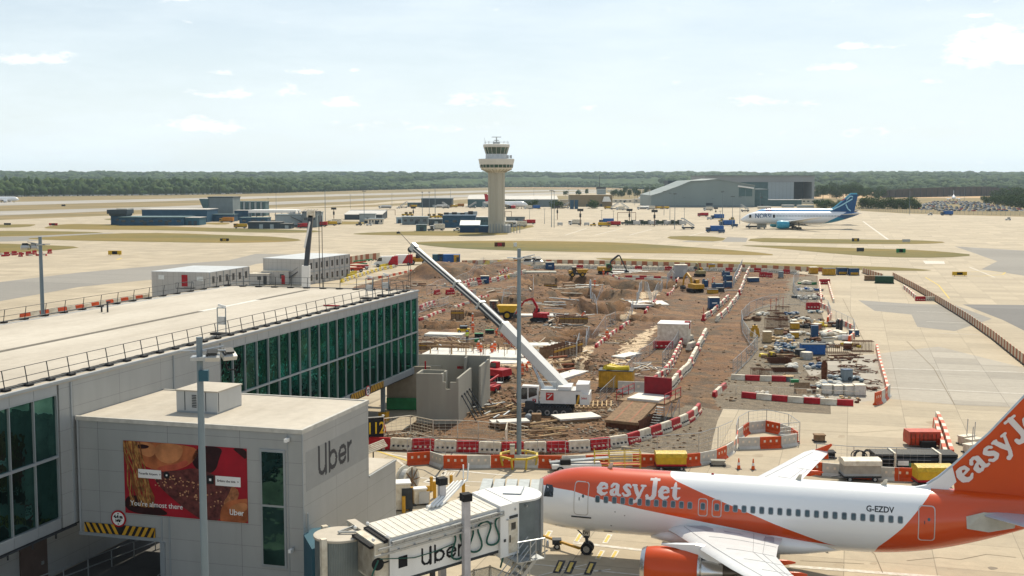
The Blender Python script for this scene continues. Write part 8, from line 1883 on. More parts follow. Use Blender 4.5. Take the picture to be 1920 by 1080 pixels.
t,a,c=office('grey two storey site office with red door seen over the pier roof, left',284,509.5,393,511.5,466.7,500.5)
u_=a.normalized();fr=Vector((u_.y,-u_.x,0));fr=fr if fr.y<0 else-fr
def onface(f0,f1,z0,z1,mt,nm,lift_=.06):
 p=a*f0+fr*lift_;q=a*f1+fr*lift_;m=MB();m.add([(p.x,p.y,z0),(q.x,q.y,z0),(q.x,q.y,z1),(p.x,p.y,z1),(p.x-fr.x*.04,p.y-fr.y*.04,z0),(q.x-fr.x*.04,q.y-fr.y*.04,z0),(q.x-fr.x*.04,q.y-fr.y*.04,z1),(p.x-fr.x*.04,p.y-fr.y*.04,z1)],[(0,1,2,3),(7,6,5,4),(0,4,5,1),(2,6,7,3)]);return m.build(nm,mt,t)
onface(.48,.38,3.0,5.3,M_red,'door');onface(.88,.78,4.3,5.2,lb,'notice_board');onface(.22,.11,4.1,5.0,lb,'notice_board');p=a*.5;m=MB();m.box(p.x,p.x+3.5,-3.4+p.y,-2.2+p.y,2.8,2.95);m.tube((p.x,p.y-3.4,2.9),(p.x,p.y-3.4,4),.04);m.tube((p.x+3.5,p.y-3.4,2.9),(p.x+3.5,p.y-3.4,4),.04);m.tube((p.x,p.y-3.4,4),(p.x+3.5,p.y-3.4,4),.04);m.build('stair_landing',M_dark,t)
t,a,c=office('larger white two storey site office seen over the pier roof, right',493,484.5,578,487,655,477)
p=a*.55;m=MB();m.bar((p.x,p.y-1,.4),(p.x+4,p.y-1,3.2),1,.2);m.bar((p.x,p.y-1.5,1.4),(p.x+4,p.y-1.5,4.2),.06,.06);m.build('stair',M_dark,t)
container('low grey cabin between the two site offices, left',P(490,533),-.1,4.6,3,2.5,M_office,M_rwhite,'site_cabin',False,1,True,'cabin');container('low grey cabin between the two site offices, right',P(520,532),-.1,6.5,3.5,3.0,M_office,M_rwhite,'site_cabin',False,2,True,'cabin',M_red)
# ---- scaffold ramp and loading platform
def ramp():
 o=S(1165,806);t=thing('loading_ramp','wooden loading ramp and raised platform with red rails and dark red end board','ramp',o,R(-27));L=10.0;t.scale=(.82,.9,.85)
 m=MB();m.add([(-2.1,0,1.0),(2.1,0,1.0),(2.1,5.5,2.2),(-2.1,5.5,2.2),(-2.1,0,.7),(2.1,0,.7),(2.1,5.5,1.9),(-2.1,5.5,1.9)],[(0,1,2,3),(7,6,5,4),(0,4,5,1),(1,5,6,2),(2,6,7,3),(3,7,4,0)]);m.build('ramp_deck',M_wood2,t)
 for x in(-1.0,.9):m=MB();m.add([(x,0,1.02),(x+.15,0,1.02),(x+.15,5.5,2.22),(x,5.5,2.22)],[(0,1,2,3)]);m.build('track_strip',M_brown,t)
 m=MB();m.box(-3.2,3.2,5.6,11,2.05,2.25);m.build('platform',M_wood2,t);m=MB();m.box(-1.9,2.2,6.0,9.6,2.25,2.5);m.build('white_plate',M_plate,t)
 m=MB();m.box(-1.3,2.3,9.9,10.1,2.3,4.5);m.build('end_board',mat('dark red board',(.25,.012,.02),.55,var=.15),t)
 for x,y0,y1 in((-3.1,5.6,11),(3.1,5.6,11)):
  for z in(2.8,3.35):m=MB();m.tube((x,y0,z),(x,y1,z),.04);m.build('rail',M_red,t)
  for k in range(4):y=y0+(y1-y0)*k/3;m=MB();m.tube((x,y,2.2),(x,y,3.4),.045);m.build('rail_post',M_red,t)
 for x in(-3,-1,1,3):
  for y in(5.8,8.3,10.8):m=MB();m.tube((x,y,0),(x,y,2.1),.05);m.build('scaffold_leg',M_steel,t)
 for y in(5.8,8.3):m=MB();m.tube((3.05,y,.1),(3.05,y+2.4,2.0),.04);m.build('brace',M_steel,t)
 m=MB();m.box(-2.0,2.0,.1,.3,.05,.7);m.box(2.0,2.12,.2,5.4,0,1.2);m.build('skirt',M_rust,t)
 for k in range(8):m=MB();m.box(2.3,3.3,4.9-k*.28,5.2-k*.28,1.9-k*.25,1.95-k*.25);m.build('stair_tread',M_steel,t)
ramp()
# ---- material stacks
def stack(lab,loc,rz,L,Wd,H,mt,n=3,name='board_stack',cat='board stack',gap=.02,over=.0):
 t=thing(name,lab,cat,loc,rz)
 for x in(-L*.3,L*.3):m=MB();m.box(x-.06,x+.06,-Wd/2,Wd/2,0,.12);m.build('bearer',M_wood,t)
 for k in range(n):h=H/n;o_=random.uniform(-over,over);m=MB();m.box(-L/2+o_,L/2+o_,-Wd/2,Wd/2,.12+k*h,.12+(k+1)*h-gap);m.build('sheet' if cat=='board stack' else 'beam',mt if k==n-1 or mt is not M_plate else M_wood2,t)
 return t
random.seed(50)
stack('large white board stack right of the lamp mast, front',S(1080,791),R(20),4.4,2.6,.55,M_plate,3);stack('white board stack partly behind the lamp mast foot',S(962,803),R(14),3.0,1.5,.7,M_plate,4);stack('white boards on timber left of the mast, smaller pile',S(935,800),R(14),1.6,1.3,.5,M_plate,3)
def lattice(lab,loc,rz,L,Wd):
 t=thing('timber_lattice',lab,'timber lattice',loc,rz)
 for k in range(3):y=-Wd/2+Wd*k/2;m=MB();m.bar((-L/2,y,.15),(L/2,y,.15),.14,.12);m.build('beam',M_wood,t)
 for k in range(9):x=-L/2+L*(k+.5)/9;m=MB();m.bar((x-.3,-Wd/2,.28),(x+.3,Wd/2,.28),.12,.1);m.build('batten',M_wood,t)
lattice('pale timber lattice lying right of the crane',S(1112,762),R(5),4.4,3.4)
def strew(lab,u,v,n,rad,lens,mats_,seed,r=.05,name='timber_pile',cat='timber pile',zh=.3,dirn=None,spread=.6):
 rd=random.Random(seed);p=S(u,v);t=thing(name,lab,cat,p,0)
 if u>1500:lens=(lens[0]*.7,lens[1]*.7);rad*=.8
 for k in range(n):
  a=(dirn if dirn is not None else rd.uniform(0,3.14))+rd.uniform(-spread,spread);L=rd.uniform(*lens);c=Vector((rd.uniform(-rad,rad),rd.uniform(-rad,rad)*1.3,0));c.z=zat(p.x+c.x,p.y+c.y)-p.z+rd.uniform(.06,zh)
  d=Vector((math.cos(a),math.sin(a),rd.uniform(-.04,.04)))*L/2;m=MB();m.bar(c-d,c+d,r*2.2,r*1.6)if cat!='pipe pile' else m.tube(c-d,c+d,r);m.build({'timber pile':'plank','pipe pile':'pipe','bar pile':'bar'}.get(cat,'piece'),mats_[k%len(mats_)],t)
 return t
strew('long timber beams lying above the crane house',1068,702,7,1.6,(3,5),[M_wood,M_brown],1,.12,dirn=.55,spread=.12);strew('loose timbers and props below the concrete walls, left of the crane',905,775,26,3.0,(1.5,4),[M_wood,M_wood2,M_steel],2,.08,dirn=.8,spread=.6);strew('loose timbers in front of the white boards',1010,808,12,2.6,(2,4.5),[M_wood,M_wood2],3,.07,dirn=.35,spread=.25)
strew('grey scaffold tubes on the ground by the concrete walls',890,760,12,1.6,(2,3.5),[M_steel,M_dark],4,.04,'tube_pile','pipe pile',dirn=.9,spread=.4);strew('timbers at the left foot of the crane',952,765,16,2.0,(1.2,3),[M_wood,M_wood2,M_rust],5,.07);strew('scaffold debris round the slab beside the lamp mast',1000,650,22,4.0,(1.5,5),[M_steel,M_wood,M_rwhite],6,.05,'tube_pile','pipe pile',.5)
strew('timber planks around the trench frame',1050,655,18,3.2,(2,5),[M_wood,M_rwhite,M_steel],7,.06,dirn=.9,spread=.4);strew('pale pipes on the upper dig, left',1030,575,16,3.5,(3,8),[M_rwhite,M_steel],8,.09,'pipe_pile','pipe pile',.5,dirn=-.5,spread=.3);strew('pale pipes on the upper dig, centre',1090,552,16,4.5,(3,9),[M_rwhite,M_steel,M_wood2],9,.09,'pipe_pile','pipe pile',.5,dirn=0,spread=.3)
strew('boards and rubble left of the striped diagonal',800,538,16,4,(2,6),[M_precast,M_rust,M_rwhite],10,.15);strew('timbers around the formwork pit',1160,552,14,4,(2,6),[M_wood,M_rust],11,.1);strew('steel and timber near the pit edge fence',1205,560,12,4,(2,5),[M_wood,M_steel],12,.1);strew('tubes in the lower left of the dig',830,640,26,4.5,(1.5,5),[M_wood,M_steel,M_rwhite,M_rust],13,.06)
strew('timber clutter on the lower left slab',860,655,22,4.5,(1.5,4),[M_wood,M_wood2,M_steel],14,.07);strew('rail bars in the middle trench',1060,600,16,4,(2,6),[M_steel,M_rust],15,.06,'pipe_pile','pipe pile');strew('clutter by the scaffold ramp',1200,690,18,3,(1.5,3.5),[M_steel,M_rwhite,M_wood],16,.06);strew('white frames behind the dark red board',1215,700,18,2.4,(1,2.8),[M_rwhite,M_steel],17,.05,zh=1.2)
strew('pipes and rods in the upper right of the dig',1180,512,14,6,(4,9),[M_rwhite,M_steel],18,.1,'pipe_pile','pipe pile',.6,dirn=0,spread=.1);strew('timber baulks at the left end of the upper dig',960,545,14,5,(2,6),[M_wood2,M_rwhite],19,.09);strew('loose rails near the blue buggies',1345,545,10,3,(2,4),[M_steel,M_rust],20,.08)
strew('thin timbers between mast and crane',985,660,14,3,(1.5,4),[M_wood,M_steel],23,.06);strew('scattered offcuts left of the haul road cabin',1110,640,16,4,(1,3),[M_wood,M_rwhite],24,.06);strew('broken pallets at the edge of the middle pits',1070,630,18,4,(1.2,3.2),[M_wood2,M_steel,M_rwhite],25,.08)
def formwork(lab,u,v,rz,L,Wd,H):
 t=thing('formwork',lab,'formwork',S(u,v),rz)
 for y in(-Wd/2,Wd/2):m=MB();m.box(-L/2,L/2,y-.06,y+.06,0,H);m.build('shutter_board',M_wood2,t)
 n=int(L/1.1)
 for k in range(n+1):x=-L/2+L*k/n;m=MB();m.box(x-.06,x+.06,-Wd/2-.12,-Wd/2-.06,0,H+.3);m.box(x-.05,x+.05,-Wd/2,Wd/2,H,H+.1);m.build('strut',M_rust,t)
 m=MB();m.box(-L/2,L/2,-Wd/2-.2,-Wd/2-.12,H*.7,H*.85);m.build('waling',M_ochre,t)
formwork('yellow timber formwork box in the upper pits',1163,547,0,9,3,1.8);formwork('formwork box with yellow rail left of the crouching worker',1075,600,0,7.5,3,1.6);formwork('ribbed steel trench shoring right of the lamp mast',1052,668,R(62),9,2,1.6);formwork('brown formwork at the left edge beside the pier corner',800,655,0,5,2.4,1.4);formwork('dark box formwork under the crane boom',858,598,0,3.5,2,2.4);formwork('small brown formwork in the upper left dig',1032,545,0,4.5,2.5,1.4)
def slab(lab,u,v,rz,L,Wd,mt=M_plate,h=.25):t=thing('concrete_slab',lab,'slab',S(u,v),rz);m=MB();m.box(-L/2,L/2,-Wd/2,Wd/2,-.3,h);m.build('slab_top',mt,t)
slab('long white slab behind the crane boom, upper',1022,648,.05,7.5,3.2);slab('white slab below the lamp mast workers',945,680,.1,8,4);slab('white slab right of the mast',1020,668,.1,6.5,3.0);slab('pale slab near the dumper',1000,592,0,7,3);slab('pale slab strip at the lower left of the dig',835,628,-.2,6,3);slab('long pale footing in the centre of the dig',1065,705,R(60),7,2.2);slab('pale footing left of the haul road cabin',1175,668,R(55),5,2);slab('grey slab in the middle pits',1120,590,.1,7,3,M_precast);slab('grey slab at the upper left of the dig',1010,530,0,9,5,M_precast);slab('pale floor in the far right pit',1215,560,.05,7,8)
def drum_set(lab,u,v,n,mt,r=.3,h=.9):
 rd=random.Random(u);t=thing('drum_group',lab,'drums',S(u,v),0)
 for k in range(n):x,y=rd.uniform(-1,1)*n*.25,rd.uniform(-.6,.6);m=MB();m.tube((x,y,0),(x,y,h),r,n=10);m.build('drum',mt,t)
drum_set('two black drums right of the red excavator',1030,606,2,M_black);drum_set('black and green crate drums under the boom',897,640,2,M_green,.4,.6)
t=thing('crate','black crate with green lid below the crane boom','crate',S(898,633),0);m=MB();m.box(-1,1,-.7,.7,0,.9);m.build('body',M_black,t);m=MB();m.box(-1.03,1.03,-.73,.73,.9,1.0);m.build('lid',M_green,t)
t2=dup(t,S(918,622),.1,'black crate with green lid, right one below the crane boom','crates below the boom')
t=thing('barrel','open brown barrel heap left below the crane tracks','barrel',S(1000,790),0);m=MB();m.box(-.2,1.0,-.5,.5,0,1.0);m.build('crate',M_wood2,t);m=MB();m.ball((-.6,0,.5),.5);m.build('bag',M_tarp,t)
for lab,u,v,L,H in(('dark blue water tank, lower left one of the blue plant',1345,541,3.8,1.7),('dark blue box, lower right one of the blue plant',1364,540,2.6,2.0),('dark blue box with pale stripe, middle of the blue plant',1364,526,3.0,1.6),('dark blue tank on top end of the blue plant',1361,517,2.8,1.6),('blue generator beside the yellow excavator',1322,538,1.6,2.0)):
 t=container(lab,S(u,v),.1,L,2,H,M_blue,M_teal,'water_tank',False,0,False,'tank');m=MB();m.at((0,0,H+.1)).tube((-L*.3,0,0),(-L*.3,0,.5),.4);m.build('hatch',M_blue,t)
t=container('small amber engine set near the blue plant',S(1336,551),0,2.2,1.3,.9,M_ochre,M_dark,'pump',False,0,False,'pump');container('small dark compressor beside the amber engine set',S(1350,548),0,1.6,1.3,.9,M_dark,M_dark,'pump',False,0,False,'pump');container('white compressor trailer at the top of the haul road',S(1412,528),.2,2.8,1.6,1.1,M_blue,M_cream,'pump',False,0,False,'pump');container('small amber cabin by the far barriers',S(1334,508),0,1.6,1.6,1.7,M_ochre,M_blue,'pump',False,0,False,'pump');container('grey cabinet near the far white row',S(1464,521),0,1.1,1,1.5,M_mast,M_mast,'cabinet',False,0,False,'cabinet')
placeb('red',S(1431,519),0,'pair of red barriers, left, near the top of the haul road','loose barriers',(1,1,1.2));placeb('red',S(1441,520),0,'pair of red barriers, right, near the top of the haul road','loose barriers',(1,1,1.2));placeb('yellow',S(945,522),.1,'yellow barrier lying beside the diagonal striped row','loose barriers',(1.4,1.6,1));placeb('white',S(960,520),.1,'white barrier right of the loose yellow one','loose barriers',(1,1.4,1));placeb('red',S(1244,652),0,'red barrier left foot of the white cabin','loose barriers',(1.5,1,1));
placeb('white',S(1290,642),R(60),'white barrier right of the white site cabin','loose barriers',(1.5,1.5,1));placeb('white',S(1296,655),R(62),'second white barrier right of the white site cabin','loose barriers',(1.2,1.4,1));placeb('cream',S(1183,738),R(-12),'concrete coloured panel between yellow skip and ramp','loose barriers',(1.5,1,1.3));placeb('red',S(875,553),.1,'red barrier on the diagonal, under the boom','loose barriers',(1.2,1,1));placeb('white',S(886,552),.1,'white barrier on the diagonal, right of the boom','loose barriers',(.8,1,1))
for i,(u,v)in enumerate([(1245,628),(1251,630),(1263,628),(1319,600),(1445,582),(1455,580),(1468,578)]):t=thing('marker_post',f'thin red marker post, {ordn(i+1)} from left among the posts right of the pits','marker post',S(u,v),0,'red marker posts');m=MB();m.tube((0,0,0),(0,0,2.2 if i>2 else 1.0),.05);m.build('post',M_red,t);m=MB();m.box(-.2,.2,-.2,.2,0,.08);m.build('base',M_dark,t)
# ---- storage yard goods
def heap(lab,u,v,n,rad,sz,mats_,seed,name='material_heap',cat='heap',z=.9,piece='sack',ball=False):
 rd=random.Random(seed);p=S(u,v);t=thing(name,lab,cat,p,0);n=int(n*1.8);rad*=.8;sz*=.6;z*=.6
 for k in range(n):
  x,y=rd.uniform(-rad,rad),rd.uniform(-rad,rad)*.9;s=rd.uniform(sz*.6,sz*1.2);f=max(0,1-math.hypot(x,y)/rad);zz=rd.uniform(0,z)*f
  m=MB();
  if ball:m.at((x,y,zz+s*.35),rz=rd.uniform(0,3)).ball((0,0,0),s*.6,sz=.6,sy=.8,n=8,k=5)
  else:m.at((x,y,zz+s*.3),rz=rd.uniform(0,3),rx=rd.uniform(-.25,.25)).box(-s*.6,s*.6,-s*.4,s*.4,-s*.3,s*.3)
  m.build(piece,mats_[rd.randrange(len(mats_))],t)
 return t
def cage(lab,u,v,rz,L,Wd,H,mt=M_rust,n=10,name='rebar_cage'):
 t=thing(name,lab,'rebar cage',S(u,v),rz)
 m=MB()
 for z in(.1,H):
  for y in(-Wd/2,-Wd/6,Wd/6,Wd/2):m.tube((-L/2,y,z),(L/2,y,z),.04,n=4)
 m.build('long_bar',mt,t)
 for k in range(n):x=-L/2+L*(k+.5)/n;m=MB();m.path([(x,-Wd/2,.1),(x,-Wd/2,H),(x,Wd/2,H),(x,Wd/2,.1),(x,-Wd/2,.1)],.035,4);m.build('hoop',mt,t)
def mat_stack(lab,u,v,L,Wd,n,rz=0):
 t=thing('mesh_stack',lab,'rebar mesh',S(u,v),rz)
 for k in range(4):m=MB();x=-L/2+L*(k+.5)/4;m.box(-L/2-1.2,L/2+.6,-Wd/2+Wd*k/4,-Wd/2+Wd*k/4+.12,0,.14);m.build('bearer',M_rwhite,t)
 for z in range(n):
  m=MB();zz=.2+z*.12
  for k in range(16):x=-L/2+L*k/15;m.tube((x,-Wd/2,zz),(x,Wd/2,zz),.035,n=3)
  for k in range(8):y=-Wd/2+Wd*k/7;m.tube((-L/2,y,zz+.05),(L/2,y,zz+.05),.035,n=3)
  m.build('mesh_sheet',M_rust,t)
bag=[M_bag,M_tarp,M_rwhite]
heap('heap of blue and white sacks in the small upper pallet yard',1520,545,18,3.2,1.1,[M_blue2,M_rwhite,M_tarp,M_bag],1);heap('white sacks and pallets, lower part of the small pallet yard',1515,560,18,3.2,1.2,[M_rwhite,M_cream,M_dark,M_bag],2);heap('cream pallets with green load at the top of the pallet yard',1512,533,8,1.8,1.5,[M_cream,M_green,M_rwhite],3);heap('single white pallet at the left of the pallet yard',1497,539,2,.6,1.3,[M_rwhite],4);heap('red and white goods at the right of the pallet yard',1530,556,8,1.4,1.0,[M_red,M_rwhite,M_dark],5)
cage('upright rebar frame at the top of the storage yard',1467,588,0,4.2,2,2.0);cage('long rebar cage behind the upright frame',1450,594,0,3.4,2,1.8);cage('dense rebar cage stack left of the yellow bin',1451,616,0,4.6,3,2.6,n=18);cage('rebar cage right of the dense stack',1470,612,0,2.6,2.6,2.0,n=10);cage('small cage behind the dense stack',1461,600,0,3,2.4,2.0);cage('rusty cage near the small left fence',1419,602,0,1.8,1.6,1.2)
cage('large rusty reinforcement cage, right of the blue skip',1616,659,R(-4),5.0,2.4,2.4,n=16);cage('lighter rusty cage right beside the blue skip',1572,662,0,5.2,3,1.8,n=12);cage('rusty cage crate in the middle left of the yard',1420,706,0,2.6,2.2,1.6,n=9);cage('second rusty cage crate, right of the first',1435,706,0,2.2,2.0,1.4,n=8)
mat_stack('pile of rebar mats, upper, on the gravel yard',1461,681,4.4,4.0,7);mat_stack('pile of rebar mats, lower, on the gravel yard',1470,697,4.6,4.2,4)
t=container('small yellow tank in the middle of the storage yard',S(1490,617),0,2.2,1.5,1.6,M_ochre,M_cream,'tank',False,0,False,'tank');t=container('blue open skip in the middle of the storage yard',S(1523,664),R(-2),5.2,2.6,2.3,M_blue2,M_dark,'skip',True,0,False,'skip');container('tall dark blue locker in the storage yard',S(1527,632),0,1.6,1.4,2.8,M_blue,M_blue,'locker',False,0,False,'locker')  # blue skip: closed dark top is painted shade, standing in for its open inside
t=thing('pipe_bundle','upright bundle of dark blue rolls at the right of the storage yard','rolls',S(1574,624),0)
for k in range(4):m=MB();m.tube((-.7+k*.45,(k%2)*.4,0),(-.7+k*.45,(k%2)*.4,3.2+.2*(k%2)),.26,n=10);m.build('roll',M_dark,t)
t=thing('grab_bucket','yellow clamshell grab standing at the left of the storage yard','grab',S(1415,632),0);m=MB();m.bar((-.9,0,.1),(-.5,0,2.2),.8,.45);m.bar((.9,0,.1),(.5,0,2.2),.8,.45);m.box(-.6,.6,-.5,.5,2.0,2.9);m.build('jaw',M_ochre,t);m=MB();m.tube((0,0,2.9),(0,0,3.3),.2);m.build('yoke',M_dark,t)
t=container('tan upright crate on a pallet, left of the yard rubbish',S(1438,642),0,1.9,1.6,2.6,M_wood,M_cream,'crate',False,0,False,'crate')
heap('pale timber rubbish right of the tan crate',1457,640,20,2.3,1.0,[M_cream,M_wood,M_rwhite],6,z=.8,piece='board');heap('grey sheeted heap right of the pale rubbish',1477,637,8,1.5,1.2,[M_tarp,M_bag],7,ball=True);heap('white bags on a red pallet in the yard',1548,629,9,2.0,1.4,[M_rwhite,M_bag,M_red],8,ball=True);heap('cream wrapped pallets, middle right of the yard',1563,628,7,1.6,1.5,[M_cream,M_rwhite],9);heap('white covered load at the right of the yard',1580,637,5,1.5,1.8,[M_white,M_rwhite],10)
heap('dark rubbish with teal bags left of the blue skip',1487,657,16,3.2,.9,[M_dark,M_blue,M_teal,M_tarp],11,ball=True);heap('teal and blue rubbish above the blue skip',1512,644,14,3.2,.8,[M_teal,M_blue2,M_rwhite,M_dark],12,ball=True);heap('white and brown rubbish below the tan crate',1447,657,9,2.0,1.0,[M_bag,M_rwhite,M_wood],13,ball=True);heap('rust brown scrap, middle top of the yard',1500,598,16,4,.7,[M_rust,M_wood2,M_dark],14,piece='scrap');heap('white sheet heap among the top scrap',1506,600,4,.9,1.3,[M_bag],15,ball=True);heap('scrap with brown boards in the upper right yard',1535,605,14,3.2,.8,[M_rust,M_wood,M_cream],16,piece='scrap');heap('white bags by the red barrier, top right of the yard',1535,588,8,2.0,1.1,[M_rwhite,M_bag,M_teal],17,ball=True)
heap('brown scrap below the blue skip, right',1560,676,12,3.5,.6,[M_rust,M_wood2],18,piece='scrap');heap('dark coils left of the steel drum',1475,663,10,2.0,.7,[M_rust,M_dark],19,piece='coil',ball=True)
heap('rubbish bags at the bottom right of the yard, left part',1553,725,12,2.0,1.3,bag+[M_mast],20,ball=True);heap('rubbish bags at the bottom right of the yard, top part',1585,713,12,2.0,1.2,[M_tarp,M_mast,M_dark],21,ball=True)
for i,(u,v,w)in enumerate([(1550,738,1.6),(1570,739,1.6),(1591,740,1.7),(1611,741,1.9)]):t=container(f'white wrapped cube bag on a pallet, {ordn(i+1)} from left at the bottom of the yard',S(u,v),random.uniform(-.1,.1),w,w,w,M_bag,M_rwhite,'bulk_bag',False,0,False,'bulk bag');t['group']='bulk bags in the yard'
container('dark blue box among the bags at the bottom right of the yard',S(1587,714),.2,1.8,1.6,2.2,M_mast,M_blue,'box',False,0,False,'box')
t=thing('pipe_ring','open grey steel ring drum in the middle of the yard','drum',S(1512,673),0);m=MB();m.lathe([(1.4,0),(1.4,1.5)],20,caps=False);m.build('shell',M_steel,t);m=MB();m.at((0,0,.4)).lathe([(1.2,0),(1.2,1.15)],16);m.build('inner_disc',M_rwhite,t)
t=thing('cable_reel','pale round topped reel at the lower left of the yard','reel',S(1478,714),0);m=MB();m.lathe([(1.1,.9),(1.1,1.0)],20);m.build('top_disc',M_wood,t);m=MB();m.lathe([(.9,.0),(.9,.9)],16);m.build('drum',M_mast,t)
t=thing('cement_mixer','small green trolley beside the pale reel','trolley',S(1489,722),0);m=MB();m.box(-.8,.8,-.5,.5,.5,1.1);m.build('tray',M_green,t);m=MB();m.tube((-.8,-.5,0),(-.8,-.5,1.8),.05);m.tube((.8,-.5,0),(.8,-.5,1.8),.05);m.build('frame',M_steel,t)
t=thing('steel_plate','tall curved rusty plate standing in the gravel yard','plate',S(1545,714),0);m=MB();m.ext([(-.5,0),(.5,0),(.6,3.2),(.2,4.0),(-.3,4.0),(-.6,3)],-.1,.1);m.build('plate',M_rust,t);m=MB();m.tube((0,.1,0),(0,1.2,.1),.06);m.build('stay',M_rust,t)
t=thing('tarpaulin','brown curved sheet lying by the bags','sheet',S(1508,737),0);m=MB();m.extx([(-1,0),(1,0),(1.2,1.4),(.9,1.8),(.6,1.2)],-1.6,1.2);m.build('sheet',M_wood2,t);m=MB();m.box(1.3,2.2,-.2,.2,0,1.2);m.build('end_board',M_rust,t)
heap('red brown spoil bags at the bottom edge of the yard',1430,742,8,1.8,.8,[M_bag,M_rwhite],22,ball=True,z=.4);heap('white sack pile in the bottom row of the yard',1524,749,5,1.2,1.0,[M_bag],23,ball=True,z=.4);heap('brown clutter along the bottom row of the yard',1570,752,14,3.2,.5,[M_rust,M_wood,M_wood2],24,piece='scrap',z=.3);heap('cream framed box by the bags',1522,735,3,1.0,1.4,[M_cream,M_dark],25)
for i,(u,v,s)in enumerate([(1632,678,1.4),(1605,668,1.5),(1625,697,1.8),(1610,690,1.6),(1634,718,1.6),(1587,690,1.5),(1640,731,.8),(1629,731,.8),(1570,699,2.2),(1525,711,1.4),(1575,706,1.6),(1600,705,1.4)]):
 strew(f'rusty steel offcut heap, {ordn(i+1)} of those lying on the right part of the yard',u,v,9,s*.7,(.8,2.4*s/1.4),[M_rust],60+i,.05,'scrap_steel','bar pile',.3)
strew('long rusty beams lying right of the drum',1578,672,5,2.0,(4,7),[M_rust],80,.08,'steel_beam','bar pile',.2,dirn=0,spread=.06);strew('brown timber baulks above the blue skip row',1470,668,9,2.4,(2,4),[M_wood,M_rust],81,.1,dirn=0,spread=.2)
# ---- things on the near apron
def cart(lab,u,v,rz,cover,body,s=1.0):
 t=thing('baggage_cart',lab,'baggage cart',P(u,v),rz);m=MB();m.box(-1.5*s,1.5*s,-.8*s,.8*s,.35*s,.5*s);m.build('deck',M_dark,t);m=MB();m.box(-1.45*s,1.45*s,-.78*s,.78*s,.5*s,1.35*s);m.build('curtain',body,t)
 m=MB();m.box(-1.47*s,1.47*s,-.8*s,.8*s,.42*s,.68*s);m.build('red_skirt',M_red if cover else M_clad2,t);m=MB();m.extx([(-.85*s,1.35*s),(.85*s,1.35*s),(.8*s,1.72*s),(.3*s,1.84*s),(-.3*s,1.84*s),(-.8*s,1.72*s)],-1.52*s,1.52*s);m.build('cover',mat('yellow tarpaulin',(.62,.42,.03),.35,var=.25,scale=4,bump=.6)if cover else M_rwhite,t)
 for x in(-1,1):m=MB();m.wheel((x*s,-.7*s,.22*s),.22*s,.15*s);m.build('wheel',[M_black,M_steel],t)
 m=MB();m.bar((-1.5*s,0,.35*s),(-2.3*s,0,.25*s),.06,.06);m.build('drawbar',M_dark,t);return t
cart('baggage cart with yellow cover behind the nose half of the airliner',1257,880,0,True,M_yellow,.85);cart('baggage cart with yellow cover beside the airliner fin',1748,911,0,True,M_yellow,.95);cart('grey closed baggage cart between the orange barriers',1612,900,0,False,mat('beige curtain',(.36,.33,.28),.7),1.0)
def pipes():
 t=thing('pipe_stack','long strapped stack of black pipes behind the airliner, right','pipe stack',P(1712,876),R(-2))
 for r_ in range(4):
  for k in range(6):m=MB();y=-.9+k*.34+(r_%2)*.17;m.tube((-3.4,y,.2+r_*.32),(3.4,y,.2+r_*.32),.165,n=10);m.build('pipe',mat('black plastic pipe',(.022,.026,.03),.4,var=.2),t)
 for x in(-1.8,1.9):m=MB();m.box(x-.08,x+.08,-1.1,1.15,0,1.42);m.build('strap',M_rwhite,t)
 m=MB();m.box(-1.6,-.7,-1.13,-1.1,.4,.8);m.build('label',lb,t);m=MB();m.box(-.7,-.3,-1.13,-1.1,.35,.6);m.build('green_label',M_green,t)
pipes()
t=thing('cable_heap','black hose coil heap left of the pipe stack','hose coil',P(1622,866),0);rd=random.Random(4)
for k in range(9):m=MB();a=rd.uniform(0,3);c0=Vector((rd.uniform(-.7,.7),rd.uniform(-.4,.4),.5));pts=[c0+Vector((math.cos(b)*.6*math.cos(a),math.cos(b)*.6*math.sin(a),.5*math.sin(b)))for b in[i*.52 for i in range(13)]];m.path(pts,.05,5);m.build('hose_loop',M_black,t)
t=thing('tank','orange red round shouldered tank wrapped in sheeting, right of the cones','tank',P(1728,836),0);m=MB();m.extx([(-.9,.25),(.9,.25),(1.0,.9),(.8,1.45),(-.8,1.45),(-1.0,.9)],-1.4,1.4);m.build('shell',M_redor,t);m=MB()
for k in range(8):x=-1.3+k*.37;m.box(x,x+.05,-1.02,-.98,.3,1.3)
m.build('rib',M_rust,t);m=MB();m.box(-.5,.8,-1.5,-1.0,.1,.7);m.build('pump',M_black,t)
for i,(u,v)in enumerate([(1385,880),(1412,881)]):
 t=thing('traffic_cone',['orange cone with white band, left of the pair behind the airliner','orange cone with white band, right of the pair behind the airliner'][i],'traffic cone',P(u,v),0,'pair of traffic cones');m=MB();m.lathe([(.16,.04),(.10,.45),(.04,.95)],14);m.build('cone',mat('cone orange',(.75,.12,.02),.5),t);m=MB();m.lathe([(.125,.36),(.092,.6)],14);m.build('band',M_white,t);m=MB();m.box(-.24,.24,-.24,.24,0,.05);m.build('base',M_dark,t)
t=container('low dark box beside the far wing tip',P(1545,858),0,1.7,.9,.5,M_black,None,'box',False,0,False,'box');container('small brown crate behind the far wing tip',P(1536,828),0,.9,.7,.6,M_wood2,None,'crate',False,0,False,'crate');container('small concrete block between the carts and cones',P(1346,873),-.1,1.1,.5,.4,M_precast,None,'concrete_block',False,0,False,'concrete block')
t=thing('belt_loader','white ground vehicle half hidden behind the airliner nose','belt loader',P(1080,882),.05);t.scale=(.85,.85,.7);m=MB();m.box(-2.4,2.4,-.8,.8,.4,.9);m.build('body',M_white,t);m=MB();m.bar((-2.6,0,1.0),(3.2,0,1.5),.7,.2);m.build('belt',M_clad2,t);m=MB();m.box(-1.6,-.6,-.85,-.2,.9,1.5);m.build('seat',M_black,t);wh(t,[(-1.6,-.8),(1.6,-.8)],.35)
